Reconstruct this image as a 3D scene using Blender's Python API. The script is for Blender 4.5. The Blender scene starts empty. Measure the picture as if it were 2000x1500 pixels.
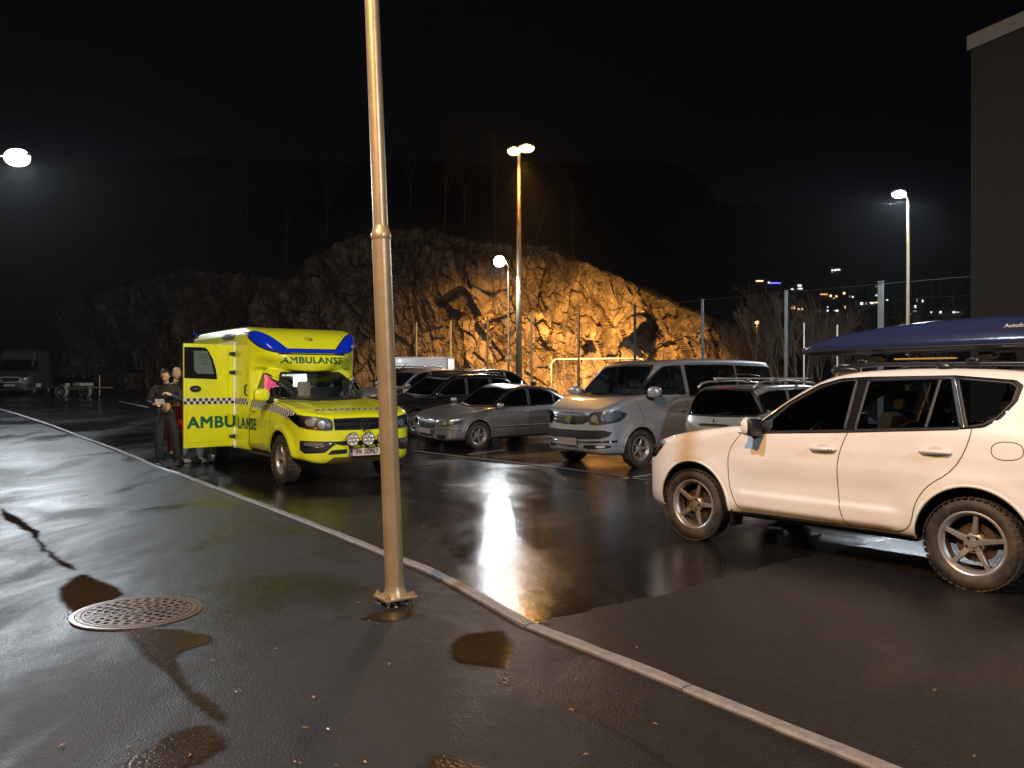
import bpy, bmesh, math, random
import numpy as np
from mathutils import Vector, Matrix, noise
from mathutils.geometry import delaunay_2d_cdt
R = math.radians
SC = bpy.context.scene
COL = SC.collection
rnd = random.Random(7)

# ------------------------------------------------ camera, sky, off-camera lamps, exposure
CAM_H, FPX, HOR = 1.6, 1618.0, 742.0
cam_d = bpy.data.cameras.new("camera"); cam = bpy.data.objects.new("camera", cam_d); COL.objects.link(cam)
cam_d.sensor_width = 36; cam_d.lens = 36*FPX/2000
cam_d.clip_start = .05; cam_d.clip_end = 4000
cam.location = (0, 0, CAM_H); cam.rotation_euler = (R(90)-math.atan((750-HOR)/FPX), 0, 0)
SC.camera = cam
W = bpy.data.worlds.new("World"); SC.world = W; W.use_nodes = True
wn = W.node_tree; bg = wn.nodes["Background"]
bg.inputs[0].default_value = (.30, .38, .62, 1); bg.inputs[1].default_value = .0028
SC.view_settings.view_transform = 'Standard'; SC.view_settings.look = 'None'
SC.view_settings.exposure = 0; SC.view_settings.gamma = 1
SC.cycles.use_denoising = True
SC.cycles.max_bounces = 8; SC.cycles.transparent_max_bounces = 16
SC.cycles.sample_clamp_indirect = 3.0
SC.cycles.caustics_reflective = False; SC.cycles.caustics_refractive = False

SODIUM = (1.0, .47, .10); COOL = (.80, .90, 1.0)
def lamp(name, kind, loc, energy, col, target=None, radius=.15, size=None, cone=150, blend=.6, parent=None):
    d = bpy.data.lights.new(name, kind); d.energy = energy; d.color = col
    if kind == 'AREA':
        d.shape = 'RECTANGLE'; d.size, d.size_y = size
    else: d.shadow_soft_size = radius
    if kind == 'SPOT': d.spot_size = R(cone); d.spot_blend = blend
    o = bpy.data.objects.new(name, d); COL.objects.link(o); o.location = loc
    if target is not None:
        o.rotation_euler = (Vector(target)-Vector(loc)).to_track_quat('-Z', 'Y').to_euler()
    if parent: o.parent = parent
    return o
# the sodium lamp behind the photographer (its shadow of the pole falls away over the kerb)
lamp("sodium_light", 'SPOT', (-2.8, .1, 7.8), 4900, SODIUM, (.5, 9, 0), .14, cone=125, blend=.5)
# the white wall lights of the building behind the photographer
lamp("wall_light", 'AREA', (12.0, -10, 9.5), 2100, COOL, (-1, 12, 0), size=(1.6, .45))
lamp("canopy_light", 'SPOT', (-3.6, 3.4, 8.6), 2600, COOL, (.5, 7, 0), .12, cone=120, blend=.5)

# ------------------------------------------------ helpers
def link(o, parent=None):
    COL.objects.link(o)
    if parent is not None: o.parent = parent
    return o
def tag(o, label=None, cat=None, group=None, kind=None):
    if label: o["label"] = label
    if cat: o["category"] = cat
    if group: o["group"] = group
    if kind: o["kind"] = kind
    return o
def thing(name, label, cat, loc=(0, 0, 0), rz=0, group=None):
    o = bpy.data.objects.new(name, None); link(o); o.empty_display_size = .2
    o.location = loc; o.rotation_euler = (0, 0, rz)
    return tag(o, label, cat, group)
def mesh(name, vs, fs, mats, parent=None, smooth=False, mi=None, normals=None, fix=False):
    me = bpy.data.meshes.new(name)
    me.from_pydata([tuple(map(float, v)) for v in vs], [], [tuple(map(int, f)) for f in fs])
    if not isinstance(mats, (list, tuple)): mats = [mats]
    for m in mats: me.materials.append(m)
    if mi is not None: me.polygons.foreach_set("material_index", mi)
    if fix:
        bm = bmesh.new(); bm.from_mesh(me); bmesh.ops.recalc_face_normals(bm, faces=bm.faces[:]); bm.to_mesh(me); bm.free()
    if smooth or normals is not None: me.polygons.foreach_set("use_smooth", [True]*len(me.polygons))
    me.update()
    if normals is not None: me.normals_split_custom_set_from_vertices([tuple(map(float, n)) for n in normals])
    return link(bpy.data.objects.new(name, me), parent)
class MB:
    """collects simple shapes and links them as one mesh object"""
    def __init__(s): s.v = []; s.f = []; s.mi = []; s.sm = []
    def add(s, vs, fs, mi=0):
        b = len(s.v); s.v += [Vector(v) for v in vs]; s.f += [tuple(i+b for i in f) for f in fs]; s.mi += [mi]*len(fs); return s
    def box(s, c, sz, rot=None, mi=0, bev=0, taper=None):
        bm = bmesh.new(); bmesh.ops.create_cube(bm, size=1)
        for v in bm.verts:
            t = 1 if taper is None or v.co.z < 0 else taper
            v.co = Vector((v.co.x*sz[0]*t, v.co.y*sz[1]*t, v.co.z*sz[2]))
        if bev: bmesh.ops.bevel(bm, geom=bm.edges[:], offset=bev, segments=2, profile=.5, affect='EDGES')
        M = (rot if isinstance(rot, Matrix) else Matrix.Rotation(rot or 0, 3, 'Z'))
        bm.verts.index_update()
        s.add([M @ v.co+Vector(c) for v in bm.verts], [[v.index for v in f.verts] for f in bm.faces], mi); bm.free(); return s
    def tube(s, pts, rad, n=8, mi=0, cap=True):
        pts = [Vector(p) for p in pts]; rads = rad if isinstance(rad, (list, tuple)) else [rad]*len(pts)
        vs = []; up = None
        for i, p in enumerate(pts):
            d = (pts[min(i+1, len(pts)-1)]-pts[max(i-1, 0)]).normalized()
            if up is None: up = d.orthogonal().normalized()
            a = (up-d*up.dot(d)); a = a.normalized() if a.length > 1e-6 else d.orthogonal().normalized(); up = a; b = d.cross(a)
            for k in range(n):
                t = 2*math.pi*k/n; vs.append(p+(a*math.cos(t)+b*math.sin(t))*rads[i])
        fs = [(i*n+k, i*n+(k+1) % n, (i+1)*n+(k+1) % n, (i+1)*n+k) for i in range(len(pts)-1) for k in range(n)]
        if cap: fs += [tuple(range(n-1, -1, -1)), tuple(range((len(pts)-1)*n, len(pts)*n))]
        return s.add(vs, fs, mi)
    def lathe(s, prof, axis='Z', c=(0, 0, 0), n=32, mi=0, close=False):
        vs = []; c = Vector(c)
        for r, h in prof:
            for k in range(n):
                t = 2*math.pi*k/n; a, b = r*math.cos(t), r*math.sin(t)
                vs.append(c+Vector({'Z': (a, b, h), 'Y': (a, h, b), 'X': (h, a, b)}[axis]))
        m = len(prof); fs = [(i*n+k, i*n+(k+1) % n, ((i+1) % m)*n+(k+1) % n, ((i+1) % m)*n+k) for i in range(m if close else m-1) for k in range(n)]
        return s.add(vs, fs, mi)
    def ell(s, c, r, nu=14, nv=9, rot=None, mi=0, pw=1.0):
        vs = []; fs = []
        sg = lambda x: math.copysign(abs(x)**pw, x)
        for j in range(nv+1):
            ph = math.pi*j/nv
            for i in range(nu):
                t = 2*math.pi*i/nu
                v = Vector((sg(math.sin(ph))*sg(math.cos(t))*r[0], sg(math.sin(ph))*sg(math.sin(t))*r[1], sg(math.cos(ph))*r[2]))
                vs.append((rot @ v if rot else v)+Vector(c))
        for j in range(nv):
            for i in range(nu): fs.append((j*nu+i, (j+1)*nu+i, (j+1)*nu+(i+1) % nu, j*nu+(i+1) % nu))
        return s.add(vs, fs, mi)
    def build(s, name, mats, parent=None, smooth=False, fix=True, angle=None):
        o = mesh(name, s.v, s.f, mats, parent, smooth, s.mi, fix=fix)
        if angle is not None:
            o.data.polygons.foreach_set("use_smooth", [True]*len(o.data.polygons))
            bm = bmesh.new(); bm.from_mesh(o.data)
            for e in bm.edges:
                if len(e.link_faces) == 2 and e.calc_face_angle(0) > R(angle): e.smooth = False
            bm.to_mesh(o.data); bm.free()
        return o
def copy_tree(o, parent=None):
    c = o.copy(); COL.objects.link(c)
    if parent is not None: c.parent = parent
    for ch in list(o.children): copy_tree(ch, c)
    return c
def chaikin(p, n=2, closed=True):
    p = [np.array(q, float) for q in p]
    for _ in range(n):
        q = []
        m = len(p)
        for i in range(m if closed else m-1):
            a, b = p[i], p[(i+1) % m]; q += [a*.75+b*.25, a*.25+b*.75]
        if not closed: q = [p[0]]+q+[p[-1]]
        p = q
    return p

# ------------------------------------------------ materials
MATS = {}
def mat(name, col, rough=.5, metal=0., coat=0., spec=.5, emit=None, es=0., alpha=1., crough=.03, dirt=0., var=0., vs=3., bump=0., bs=60.):
    if name in MATS: return MATS[name]
    m = bpy.data.materials.new(name); m.use_nodes = True; nt = m.node_tree; p = nt.nodes["Principled BSDF"]
    p.inputs["Base Color"].default_value = (*col, 1); p.inputs["Roughness"].default_value = rough
    p.inputs["Metallic"].default_value = metal; p.inputs["Coat Weight"].default_value = coat
    p.inputs["Coat Roughness"].default_value = crough; p.inputs["Specular IOR Level"].default_value = spec
    if emit: p.inputs["Emission Color"].default_value = (*emit, 1); p.inputs["Emission Strength"].default_value = es
    if alpha < 1: p.inputs["Alpha"].default_value = alpha
    N = nt.nodes; L = nt.links
    if dirt or var or bump:
        tc = N.new("ShaderNodeTexCoord")
    if dirt or var:
        no = N.new("ShaderNodeTexNoise"); no.inputs["Scale"].default_value = vs; no.inputs["Detail"].default_value = 8; no.inputs["Roughness"].default_value = .65
        L.new(tc.outputs["Object"], no.inputs["Vector"])
        rp = N.new("ShaderNodeValToRGB"); rp.color_ramp.elements[0].position = .42; rp.color_ramp.elements[1].position = .72
        L.new(no.outputs["Fac"], rp.inputs["Fac"])
        mx = N.new("ShaderNodeMix"); mx.data_type = 'RGBA'; mx.inputs[6].default_value = (*col, 1)
        k = .09 if dirt else None
        mx.inputs[7].default_value = (.16, .125, .085, 1) if dirt else (*[c*(1-var) for c in col], 1)
        sc = N.new("ShaderNodeMath"); sc.operation = 'MULTIPLY'; sc.inputs[1].default_value = dirt if dirt else 1
        L.new(rp.outputs["Color"], sc.inputs[0]); L.new(sc.outputs[0], mx.inputs[0]); L.new(mx.outputs[2], p.inputs["Base Color"])
        if dirt:
            ma = N.new("ShaderNodeMath"); ma.operation = 'MULTIPLY_ADD'; ma.inputs[1].default_value = .35; ma.inputs[2].default_value = rough
            L.new(sc.outputs[0], ma.inputs[0]); L.new(ma.outputs[0], p.inputs["Roughness"])
            mb = N.new("ShaderNodeMath"); mb.operation = 'MULTIPLY_ADD'; mb.inputs[1].default_value = -coat; mb.inputs[2].default_value = coat
            L.new(sc.outputs[0], mb.inputs[0]); L.new(mb.outputs[0], p.inputs["Coat Weight"])
    if bump:
        n2 = N.new("ShaderNodeTexNoise"); n2.inputs["Scale"].default_value = bs; n2.inputs["Detail"].default_value = 4
        L.new(tc.outputs["Object"], n2.inputs["Vector"])
        b = N.new("ShaderNodeBump"); b.inputs["Strength"].default_value = 1; b.inputs["Distance"].default_value = bump
        L.new(n2.outputs["Fac"], b.inputs["Height"]); L.new(b.outputs[0], p.inputs["Normal"])
    MATS[name] = m; return m
def glass(name, tint=(.25, .3, .3), refl=1.0, rough=.0):
    """car glass: tinted, see-through, reflecting by fresnel"""
    if name in MATS: return MATS[name]
    m = bpy.data.materials.new(name); m.use_nodes = True; nt = m.node_tree; N = nt.nodes; L = nt.links
    N.remove(N["Principled BSDF"]); out = N["Material Output"]
    tr = N.new("ShaderNodeBsdfTransparent"); tr.inputs[0].default_value = (*tint, 1)
    gl = N.new("ShaderNodeBsdfGlossy"); gl.inputs["Roughness"].default_value = rough; gl.inputs["Color"].default_value = (refl, refl, refl, 1)
    fr = N.new("ShaderNodeFresnel"); fr.inputs[0].default_value = 1.5
    mx = N.new("ShaderNodeMixShader"); L.new(fr.outputs[0], mx.inputs[0]); L.new(tr.outputs[0], mx.inputs[1]); L.new(gl.outputs[0], mx.inputs[2])
    L.new(mx.outputs[0], out.inputs[0]); MATS[name] = m; return m
def emis(name, col, s): return mat(name, (.02, .02, .02), .5, emit=col, es=s)
M_BLK = mat("black_plastic", (.012, .012, .013), .45)
M_RUB = mat("rubber", (.018, .017, .016), .75, bump=.002, bs=40)
M_TYRE = mat("tyre_rubber", (.022, .021, .020), .62, dirt=.5, vs=6)
M_RIM = mat("dirty_alloy", (.40, .40, .42), .36, metal=.6, dirt=.4, vs=9)
M_CHROME = mat("chrome", (.8, .8, .8), .08, metal=1)
M_GALV = mat("galvanised_steel", (.37, .30, .19), .36, metal=.45, var=.35, vs=2.2, bump=.0015, bs=14)  # grey steel tinted gold: the sodium light is put into the base colour
M_DARK = mat("dark_interior", (.02, .02, .022), .7)
M_SEAT = mat("seat_fabric", (.045, .045, .048), .9)
M_LINING = mat("roof_lining", (.22, .21, .19), .9)
M_WELL = mat("wheel_well", (.006, .006, .006), .9)
M_GLASS = glass("window_glass", (.74, .78, .76))
M_GLASSD = glass("tinted_glass", (.20, .22, .23))
M_LENS = glass("lamp_lens", (.75, .78, .8))
M_REFL = mat("lamp_reflector", (.70, .70, .72), .3, metal=.35)
M_HOUS = mat("lamp_housing", (.16, .16, .17), .35, metal=.35)
M_AMBER = mat("amber_lens", (.9, .30, .02), .12, coat=1)
M_RED = mat("red_lens", (.35, .01, .01), .12, coat=1)
M_PLATE = mat("plate_white", (.62, .60, .56), .4)
M_PLATEG = mat("plate_plain", (.21, .195, .185), .6)

# ------------------------------------------------ terrain and pixel -> ground
def gz(x, y):
    s = -.58*x+.81*y
    return .75*(1-math.exp(-max(0., s-16)/11)) if s > 16 else 0.
def ray(px, py): return Vector(((px-1000)/FPX, 1, -(py-HOR)/FPX))
def at(px, py, dz=0.):
    r = ray(px, py); lo, hi = .5, 400.
    g = lambda t: CAM_H+r.z*t-gz(r.x*t, t)-dz
    t = lo
    while t < hi and g(t) > 0: t += .1
    a, b = t-.1, t
    for _ in range(20):
        m = (a+b)/2
        if g(m) > 0: a = m
        else: b = m
    return Vector((r.x*a, a, CAM_H+r.z*a))
def pt(px, py, y): r = ray(px, py); return Vector((r.x*y, y, CAM_H+r.z*y))

def sdf_poly(P, X, Z):
    P = np.asarray(P, float); d = np.full(X.shape, 1e9); ins = np.zeros(X.shape, bool); n = len(P)
    for i in range(n):
        a = P[i]; b = P[(i+1) % n]; e = b-a; l = e@e
        if l < 1e-12: continue
        wx = X-a[0]; wz = Z-a[1]; t = np.clip((wx*e[0]+wz*e[1])/l, 0, 1)
        d = np.minimum(d, (wx-e[0]*t)**2+(wz-e[1]*t)**2)
        c = (a[1] > Z) != (b[1] > Z)
        if a[1] != b[1]: ins ^= c & (X < (b[0]-a[0])*(Z-a[1])/(b[1]-a[1])+a[0])
    d = np.sqrt(d); return np.where(ins, -d, d)
# ================================================ GROUND
def asphalt(name, col, wet0, wet1, wscale, r_wet, r_dry, agg=.0012, coat=0., ripple=.006, thr=(.42, .6), spec=.5):
    m = bpy.data.materials.new(name); m.use_nodes = True; nt = m.node_tree; N = nt.nodes; L = nt.links; p = N["Principled BSDF"]
    tc = N.new("ShaderNodeTexCoord")
    def ns(sc, det=6, ro=.6, dist=0, stretch=None):
        n = N.new("ShaderNodeTexNoise"); n.inputs["Scale"].default_value = sc; n.inputs["Detail"].default_value = det
        n.inputs["Roughness"].default_value = ro; n.inputs["Distortion"].default_value = dist
        if stretch:
            mp = N.new("ShaderNodeMapping"); mp.inputs["Rotation"].default_value = (0, 0, R(36)); mp.inputs["Scale"].default_value = stretch
            L.new(tc.outputs["Object"], mp.inputs["Vector"]); L.new(mp.outputs[0], n.inputs["Vector"])
        else: L.new(tc.outputs["Object"], n.inputs["Vector"])
        return n
    wet = ns(wscale, 8, .62, .6, (1, .45, 1)); rp = N.new("ShaderNodeValToRGB")
    rp.color_ramp.elements[0].position = thr[0]; rp.color_ramp.elements[1].position = thr[1]
    L.new(wet.outputs["Fac"], rp.inputs[0])
    mr = N.new("ShaderNodeMapRange"); mr.inputs["To Min"].default_value = r_wet; mr.inputs["To Max"].default_value = r_dry
    L.new(rp.outputs["Color"], mr.inputs["Value"])
    fine = ns(55, 5, .7); ad = N.new("ShaderNodeMath"); ad.operation = 'MULTIPLY_ADD'; ad.inputs[1].default_value = .22; 
    sb = N.new("ShaderNodeMath"); sb.operation = 'SUBTRACT'; sb.inputs[1].default_value = .5
    L.new(fine.outputs["Fac"], sb.inputs[0]); L.new(sb.outputs[0], ad.inputs[0]); L.new(mr.outputs[0], ad.inputs[2]); L.new(ad.outputs[0], p.inputs["Roughness"])
    big = ns(.7, 7, .6); cr = N.new("ShaderNodeMix"); cr.data_type = 'RGBA'
    cr.inputs[6].default_value = (*[c*.65 for c in col], 1); cr.inputs[7].default_value = (col[0]*1.45, col[1]*1.3, col[2]*1.15, 1)
    L.new(big.outputs["Fac"], cr.inputs[0])
    st = N.new("ShaderNodeTexVoronoi"); st.inputs["Scale"].default_value = 95; L.new(tc.outputs["Object"], st.inputs["Vector"])
    c2 = N.new("ShaderNodeMix"); c2.data_type = 'RGBA'; c2.blend_type = 'MULTIPLY'; c2.inputs[0].default_value = .75
    rr = N.new("ShaderNodeValToRGB"); rr.color_ramp.elements[0].position = 0; rr.color_ramp.elements[0].color = (.45, .45, .45, 1); rr.color_ramp.elements[1].color = (1.8, 1.7, 1.6, 1)
    sx = N.new("ShaderNodeSeparateColor"); L.new(st.outputs["Color"], sx.inputs[0]); L.new(sx.outputs[0], rr.inputs[0])
    L.new(cr.outputs[2], c2.inputs[6]); L.new(rr.outputs[0], c2.inputs[7]); L.new(c2.outputs[2], p.inputs["Base Color"])
    b1 = N.new("ShaderNodeBump"); b1.inputs["Distance"].default_value = ripple; h = ns(7, 4, .55); L.new(h.outputs["Fac"], b1.inputs["Height"]); b1.inputs["Strength"].default_value = .8
    b2 = N.new("ShaderNodeBump"); b2.inputs["Distance"].default_value = agg; b2.inputs["Strength"].default_value = 1
    L.new(st.outputs["Distance"], b2.inputs["Height"]); L.new(b1.outputs[0], b2.inputs["Normal"]); L.new(b2.outputs[0], p.inputs["Normal"])
    p.inputs["Specular IOR Level"].default_value = spec
    if coat: p.inputs["Coat Weight"].default_value = coat; p.inputs["Coat Roughness"].default_value = .1; L.new(b1.outputs[0], p.inputs["Coat Normal"])
    return m
M_ROAD = asphalt("wet_asphalt", (.0075, .0075, .0085), 0, 1, .45, .10, .34, agg=.0006, ripple=.0032)
M_PAVE = asphalt("damp_pavement_asphalt", (.0070, .0080, .0105), 0, 1, .9, .27, .60, agg=.0022, ripple=.007, thr=(.36, .60), spec=.40)
M_DRY = asphalt("drier_asphalt", (.0105, .0105, .0115), 0, 1, .5, .36, .60, agg=.0016, ripple=.003, spec=.3)
M_KERB = mat("granite_kerb", (.17, .168, .175), .6, var=.35, vs=14, bump=.002, bs=90)
M_PAINT = mat("road_paint", (.36, .36, .34), .5, var=.6, vs=9)
def feather(m, lo, hi, k=.5):
    """let a thin sheet thin out towards its outline, broken up by noise"""
    nt = m.node_tree; N = nt.nodes; L = nt.links; out = N["Material Output"]; p = N["Principled BSDF"]
    a = N.new("ShaderNodeAttribute"); a.attribute_name = "edge"; tc = N.new("ShaderNodeTexCoord"); n = N.new("ShaderNodeTexNoise"); n.inputs["Scale"].default_value = 26; n.inputs["Detail"].default_value = 6; n.inputs["Roughness"].default_value = .7
    L.new(tc.outputs["Object"], n.inputs["Vector"]); s = N.new("ShaderNodeMath"); s.operation = 'MULTIPLY_ADD'; s.inputs[1].default_value = k*hi; L.new(n.outputs["Fac"], s.inputs[0]); s2 = N.new("ShaderNodeMath"); s2.operation = 'SUBTRACT'; s2.inputs[1].default_value = k*hi*.5
    L.new(a.outputs["Fac"], s.inputs[2]); L.new(s.outputs[0], s2.inputs[0]); r = N.new("ShaderNodeMapRange"); r.interpolation_type = 'SMOOTHSTEP'; r.inputs["From Min"].default_value = lo; r.inputs["From Max"].default_value = hi; L.new(s2.outputs[0], r.inputs["Value"])
    t = N.new("ShaderNodeBsdfTransparent"); mx = N.new("ShaderNodeMixShader"); L.new(r.outputs[0], mx.inputs[0]); L.new(t.outputs[0], mx.inputs[1]); L.new(p.outputs[0], mx.inputs[2]); L.new(mx.outputs[0], out.inputs["Surface"]); return m
M_WATER = feather(mat("puddle_water", (.024, .016, .008), .04, spec=.5, bump=.0006, bs=5), .0, .07, 1.3)
M_MUD = feather(mat("wet_grit", (.020, .012, .007), .22, var=.5, vs=12, bump=.003, bs=50), .0, .07, 1.6)

def sheet(name, mt, xs, ys, zf, kind='structure', parent=None):
    vs = [(x, y, zf(x, y)) for y in ys for x in xs]; n = len(xs)
    fs = [(j*n+i, j*n+i+1, (j+1)*n+i+1, (j+1)*n+i) for j in range(len(ys)-1) for i in range(n-1)]
    return tag(mesh(name, vs, fs, mt, parent, smooth=True), kind=kind)
XS = sorted(set([x*2. for x in range(-30, 31)]+[-1500, -600, -300, -150, -100, -80, 80, 100, 150, 300, 600, 1500]))
YS = sorted(set([-300, -100, -40, -20]+[y*2. for y in range(-6, 36)]+[80, 100, 150, 250, 500, 900, 1500]))
sheet('road', M_ROAD, XS, YS, lambda x, y: gz(x, y))

# kerb: near edge traced on the ground, stones of granite set end to end
PZ = .035
KP = [(0, 801), (150, 853), (280, 903), (350, 929), (474, 977), (600, 1026), (700, 1067), (760, 1092), (820, 1114), (862, 1135), (935, 1176), (1012, 1222), (1165, 1284), (1300, 1338), (1425, 1390), (1560, 1446), (1692, 1501)]
K = [at(px, py, PZ) for px, py in KP]
d0 = (K[0]-K[2]).normalized(); K = [K[0]+d0*60, K[0]+d0*30]+K
d1 = (K[-1]-K[-3]).normalized(); K = K+[K[-1]+d1*4, K[-1]+d1*30]
K2 = [Vector((k.x, k.y)) for k in K]
cum = [0]
for a, b in zip(K2, K2[1:]): cum.append(cum[-1]+(b-a).length)
def kpos(s):
    s = max(0, min(cum[-1]-1e-4, s))
    for i in range(len(K2)-1):
        if s <= cum[i+1]:
            d = (K2[i+1]-K2[i]); return K2[i]+d*((s-cum[i])/d.length), d.normalized()
kb = MB(); s = 0.; kw = .092
nrm = lambda d: Vector((-d.y, d.x))       # away from the pavement (towards the road)
s0 = cum[11]   # a joint at (862,1135)
js = [s0]
while js[-1] < cum[-1]-.3: js.append(js[-1]+rnd.uniform(1.25, 1.65))
while js[0] > .3: js.insert(0, js[0]-rnd.uniform(1.2, 1.6))
js = [max(0, j) for j in js]
for a, b in zip(js, js[1:]):
    n = max(2, int((b-a)/.25)+1); jz = rnd.uniform(-.004, .004); jy = rnd.uniform(-.004, .004)
    vs = []
    for i in range(n+1):
        s = a+.005+(b-a-.01)*i/n; p, d = kpos(s); q = nrm(d)
        e = .006 if i in (0, n) else 0
        for (o, z) in ((0, -.06), (0, .012), (.012, .024-e), (kw-.015, .024-e), (kw, .008), (kw, -.1)):
            w = rnd.uniform(-.0025, .0025)
            P = p+q*(o+jy+w); vs.append((P.x, P.y, gz(P.x, P.y)+PZ+z+jz+w*.5))
    fs = [(i*6+k, i*6+k+1, (i+1)*6+k+1, (i+1)*6+k) for i in range(n) for k in range(5)]
    fs += [tuple(range(6)), tuple(range(n*6+5, n*6-1, -1))]
    kb.add(vs, fs)
tag(kb.build('kerb', M_KERB, angle=25), kind='structure')
# pavement on the near side of the kerb
vs = []; fs = []; ws = [0, 1, 2, 4, 7, 12, 25, 60]
for i in range(len(K2)):
    a = K2[max(0, i-1)]; b = K2[min(len(K2)-1, i+1)]; p = K2[i]
    for w in ws:
        q = p+Vector((-.80, -.60))*w+Vector((.012*0, 0)); vs.append((q.x, q.y, gz(q.x, q.y)+PZ))
n = len(ws); fs = [(i*n+k, i*n+k+1, (i+1)*n+k+1, (i+1)*n+k) for i in range(len(K2)-1) for k in range(n-1)]
pv = tag(mesh('pavement', vs, fs, M_PAVE, fix=True), kind='structure')

def flat(name, poly_px, dz, mt, kind='structure', smooth=2, jitter=0, sub=None, parent=None, base=None):
    """flat sheet on the ground, outline given by where it lies in the photograph"""
    P = [at(px, py, base if base is not None else dz) for px, py in poly_px]
    P = [(p.x, p.y) for p in P]
    if smooth: P = [tuple(q) for q in chaikin(P, smooth)]
    if jitter:
        Q = []
        for i, p in enumerate(P):
            a = Vector(p); b = Vector(P[(i+1) % len(P)]); m = max(1, int((b-a).length/.03))
            for k in range(m): 
                q = a.lerp(b, k/m); w = noise.noise_vector(Vector((q.x*9, q.y*9, 3.3)))*jitter+noise.noise_vector(Vector((q.x*30, q.y*30, 1)))*jitter*.5+noise.noise_vector(Vector((q.x*3.1, q.y*3.1, 7)))*jitter*1.6; Q.append((q.x+w.x, q.y+w.y))
        P = Q
    G_ = []; soft = mt in (M_WATER, M_MUD)
    if soft:
        g = .02; xs_ = np.arange(min(p[0] for p in P), max(p[0] for p in P), g); ys_ = np.arange(min(p[1] for p in P), max(p[1] for p in P), g); X, Y_ = np.meshgrid(xs_, ys_); X = X.ravel(); Y_ = Y_.ravel(); w = sdf_poly(P, X, Y_) < -.008; G_ = [Vector(q) for q in zip(X[w].tolist(), Y_[w].tolist())]
    vs, es, fc, *_ = delaunay_2d_cdt([Vector(p) for p in P]+G_, [], [list(range(len(P)))], 1, 1e-5)
    o = mesh(name, [(v.x, v.y, gz(v.x, v.y)+dz) for v in vs], fc, mt, parent, fix=False)
    bm = bmesh.new(); bm.from_mesh(o.data)
    for f in bm.faces:
        f.normal_update()
        if f.normal.z < 0: f.normal_flip()
    bm.to_mesh(o.data); bm.free()
    if soft:
        at_ = o.data.attributes.new("edge", 'FLOAT', 'POINT'); at_.data.foreach_set("value", (-sdf_poly(P, np.array([v.x for v in vs]), np.array([v.y for v in vs]))).tolist())
    return tag(o, kind=kind)
# drier resurfaced asphalt on the right, its edge runs from the kerb up beside the white car
flat('asphalt_patch', [(1035, 1228), (1110, 1203), (1170, 1189), (1300, 1158), (1430, 1122), (1580, 1087), (1720, 1058), (1900, 1020), (2100, 990), (2500, 1000), (2600, 1330), (2300, 1900), (1900, 1566), (1560, 1430), (1300, 1322), (1165, 1269)], .004, M_DRY, smooth=1, jitter=.035)
# puddles and the wet gutter across the pavement
flat('puddle', [(866, 1262), (880, 1243), (925, 1232), (985, 1228), (1003, 1238), (1006, 1262), (1003, 1292), (990, 1312), (955, 1303), (895, 1297), (870, 1285)], PZ+.005, M_WATER, jitter=.022)
flat('puddle', [(96, 1172), (112, 1140), (150, 1118), (190, 1124), (246, 1152), (236, 1170), (190, 1185), (172, 1215), (215, 1224), (212, 1236), (165, 1224), (128, 1200)], PZ+.005, M_WATER, jitter=.022)
flat('puddle', [(-5, 985), (14, 996), (48, 1014), (74, 1030), (92, 1068), (125, 1090), (158, 1110), (150, 1118), (118, 1110), (82, 1082), (60, 1050), (30, 1030), (-5, 1010)], PZ+.005, M_WATER, jitter=.02)
flat('wet_grit', [(200, 1510), (230, 1480), (330, 1430), (420, 1405), (470, 1440), (420, 1490), (300, 1530), (210, 1560)], PZ+.0035, M_MUD, jitter=.03)
flat('wet_grit', [(795, 1520), (812, 1470), (850, 1462), (905, 1478), (990, 1500), (1000, 1540), (880, 1550)], PZ+.003, M_MUD, jitter=.02)
flat('wet_grit', [(225, 1228), (330, 1222), (420, 1238), (425, 1256), (380, 1268), (350, 1282), (362, 1318), (420, 1372), (455, 1402), (440, 1420), (390, 1400), (340, 1350), (290, 1290), (250, 1262)], PZ+.003, M_MUD, jitter=.02)
flat('wet_grit', [(1012, 1318), (1060, 1345), (1130, 1375), (1210, 1425), (1290, 1470), (1345, 1515), (1325, 1520), (1260, 1472), (1180, 1425), (1100, 1380), (1010, 1330)], PZ+.003, M_MUD, jitter=.006)
flat('wet_grit', [(715, 1200), (742, 1190), (800, 1192), (818, 1200), (790, 1215), (740, 1216), (690, 1212)], PZ+.003, M_MUD, jitter=.01)
# painted lines of the parking bays
def line(a, b, w, dz=.006):
    A, B = at(*a), at(*b); d = (B-A); d.z = 0; d.normalize(); q = Vector((-d.y, d.x, 0))*w/2
    n = max(2, int((B-A).length/1.)); vs = []
    for i in range(n+1):
        p = A.lerp(B, i/n)
        for s in (-1, 1): v = p+q*s; vs.append((v.x, v.y, gz(v.x, v.y)+dz))
    o = mesh('painted_line', vs, [(2*i, 2*i+1, 2*i+3, 2*i+2) for i in range(n)], M_PAINT, fix=True); tag(o, kind='structure'); return o
line((914, 888), (1090, 865), .09); line((1215, 936), (1290, 925), .09)
line((798, 883), (824, 880), .09)
M_LINE2 = M_PAINT
def curb_line(ptsx, w, mt, name, dz):
    P = [at(*p) for p in ptsx]; vs = []; 
    for i, p in enumerate(P):
        d = (P[min(i+1, len(P)-1)]-P[max(0, i-1)]); d.z = 0; d.normalize(); q = Vector((-d.y, d.x, 0))*w/2
        for s in (-1, 1): v = p+q*s; vs.append((v.x, v.y, gz(v.x, v.y)+dz))
    return tag(mesh(name, vs, [(2*i, 2*i+1, 2*i+3, 2*i+2) for i in range(len(P)-1)], mt, fix=True), kind='structure')
M_EDGE = mat("worn_edging", (.15, .14, .13), .55, var=.5, vs=6)
curb_line([(800, 880), (900, 892), (1000, 903), (1100, 915), (1200, 929), (1262, 938)], .12, M_EDGE, 'bay_edge_line', .006)
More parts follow.
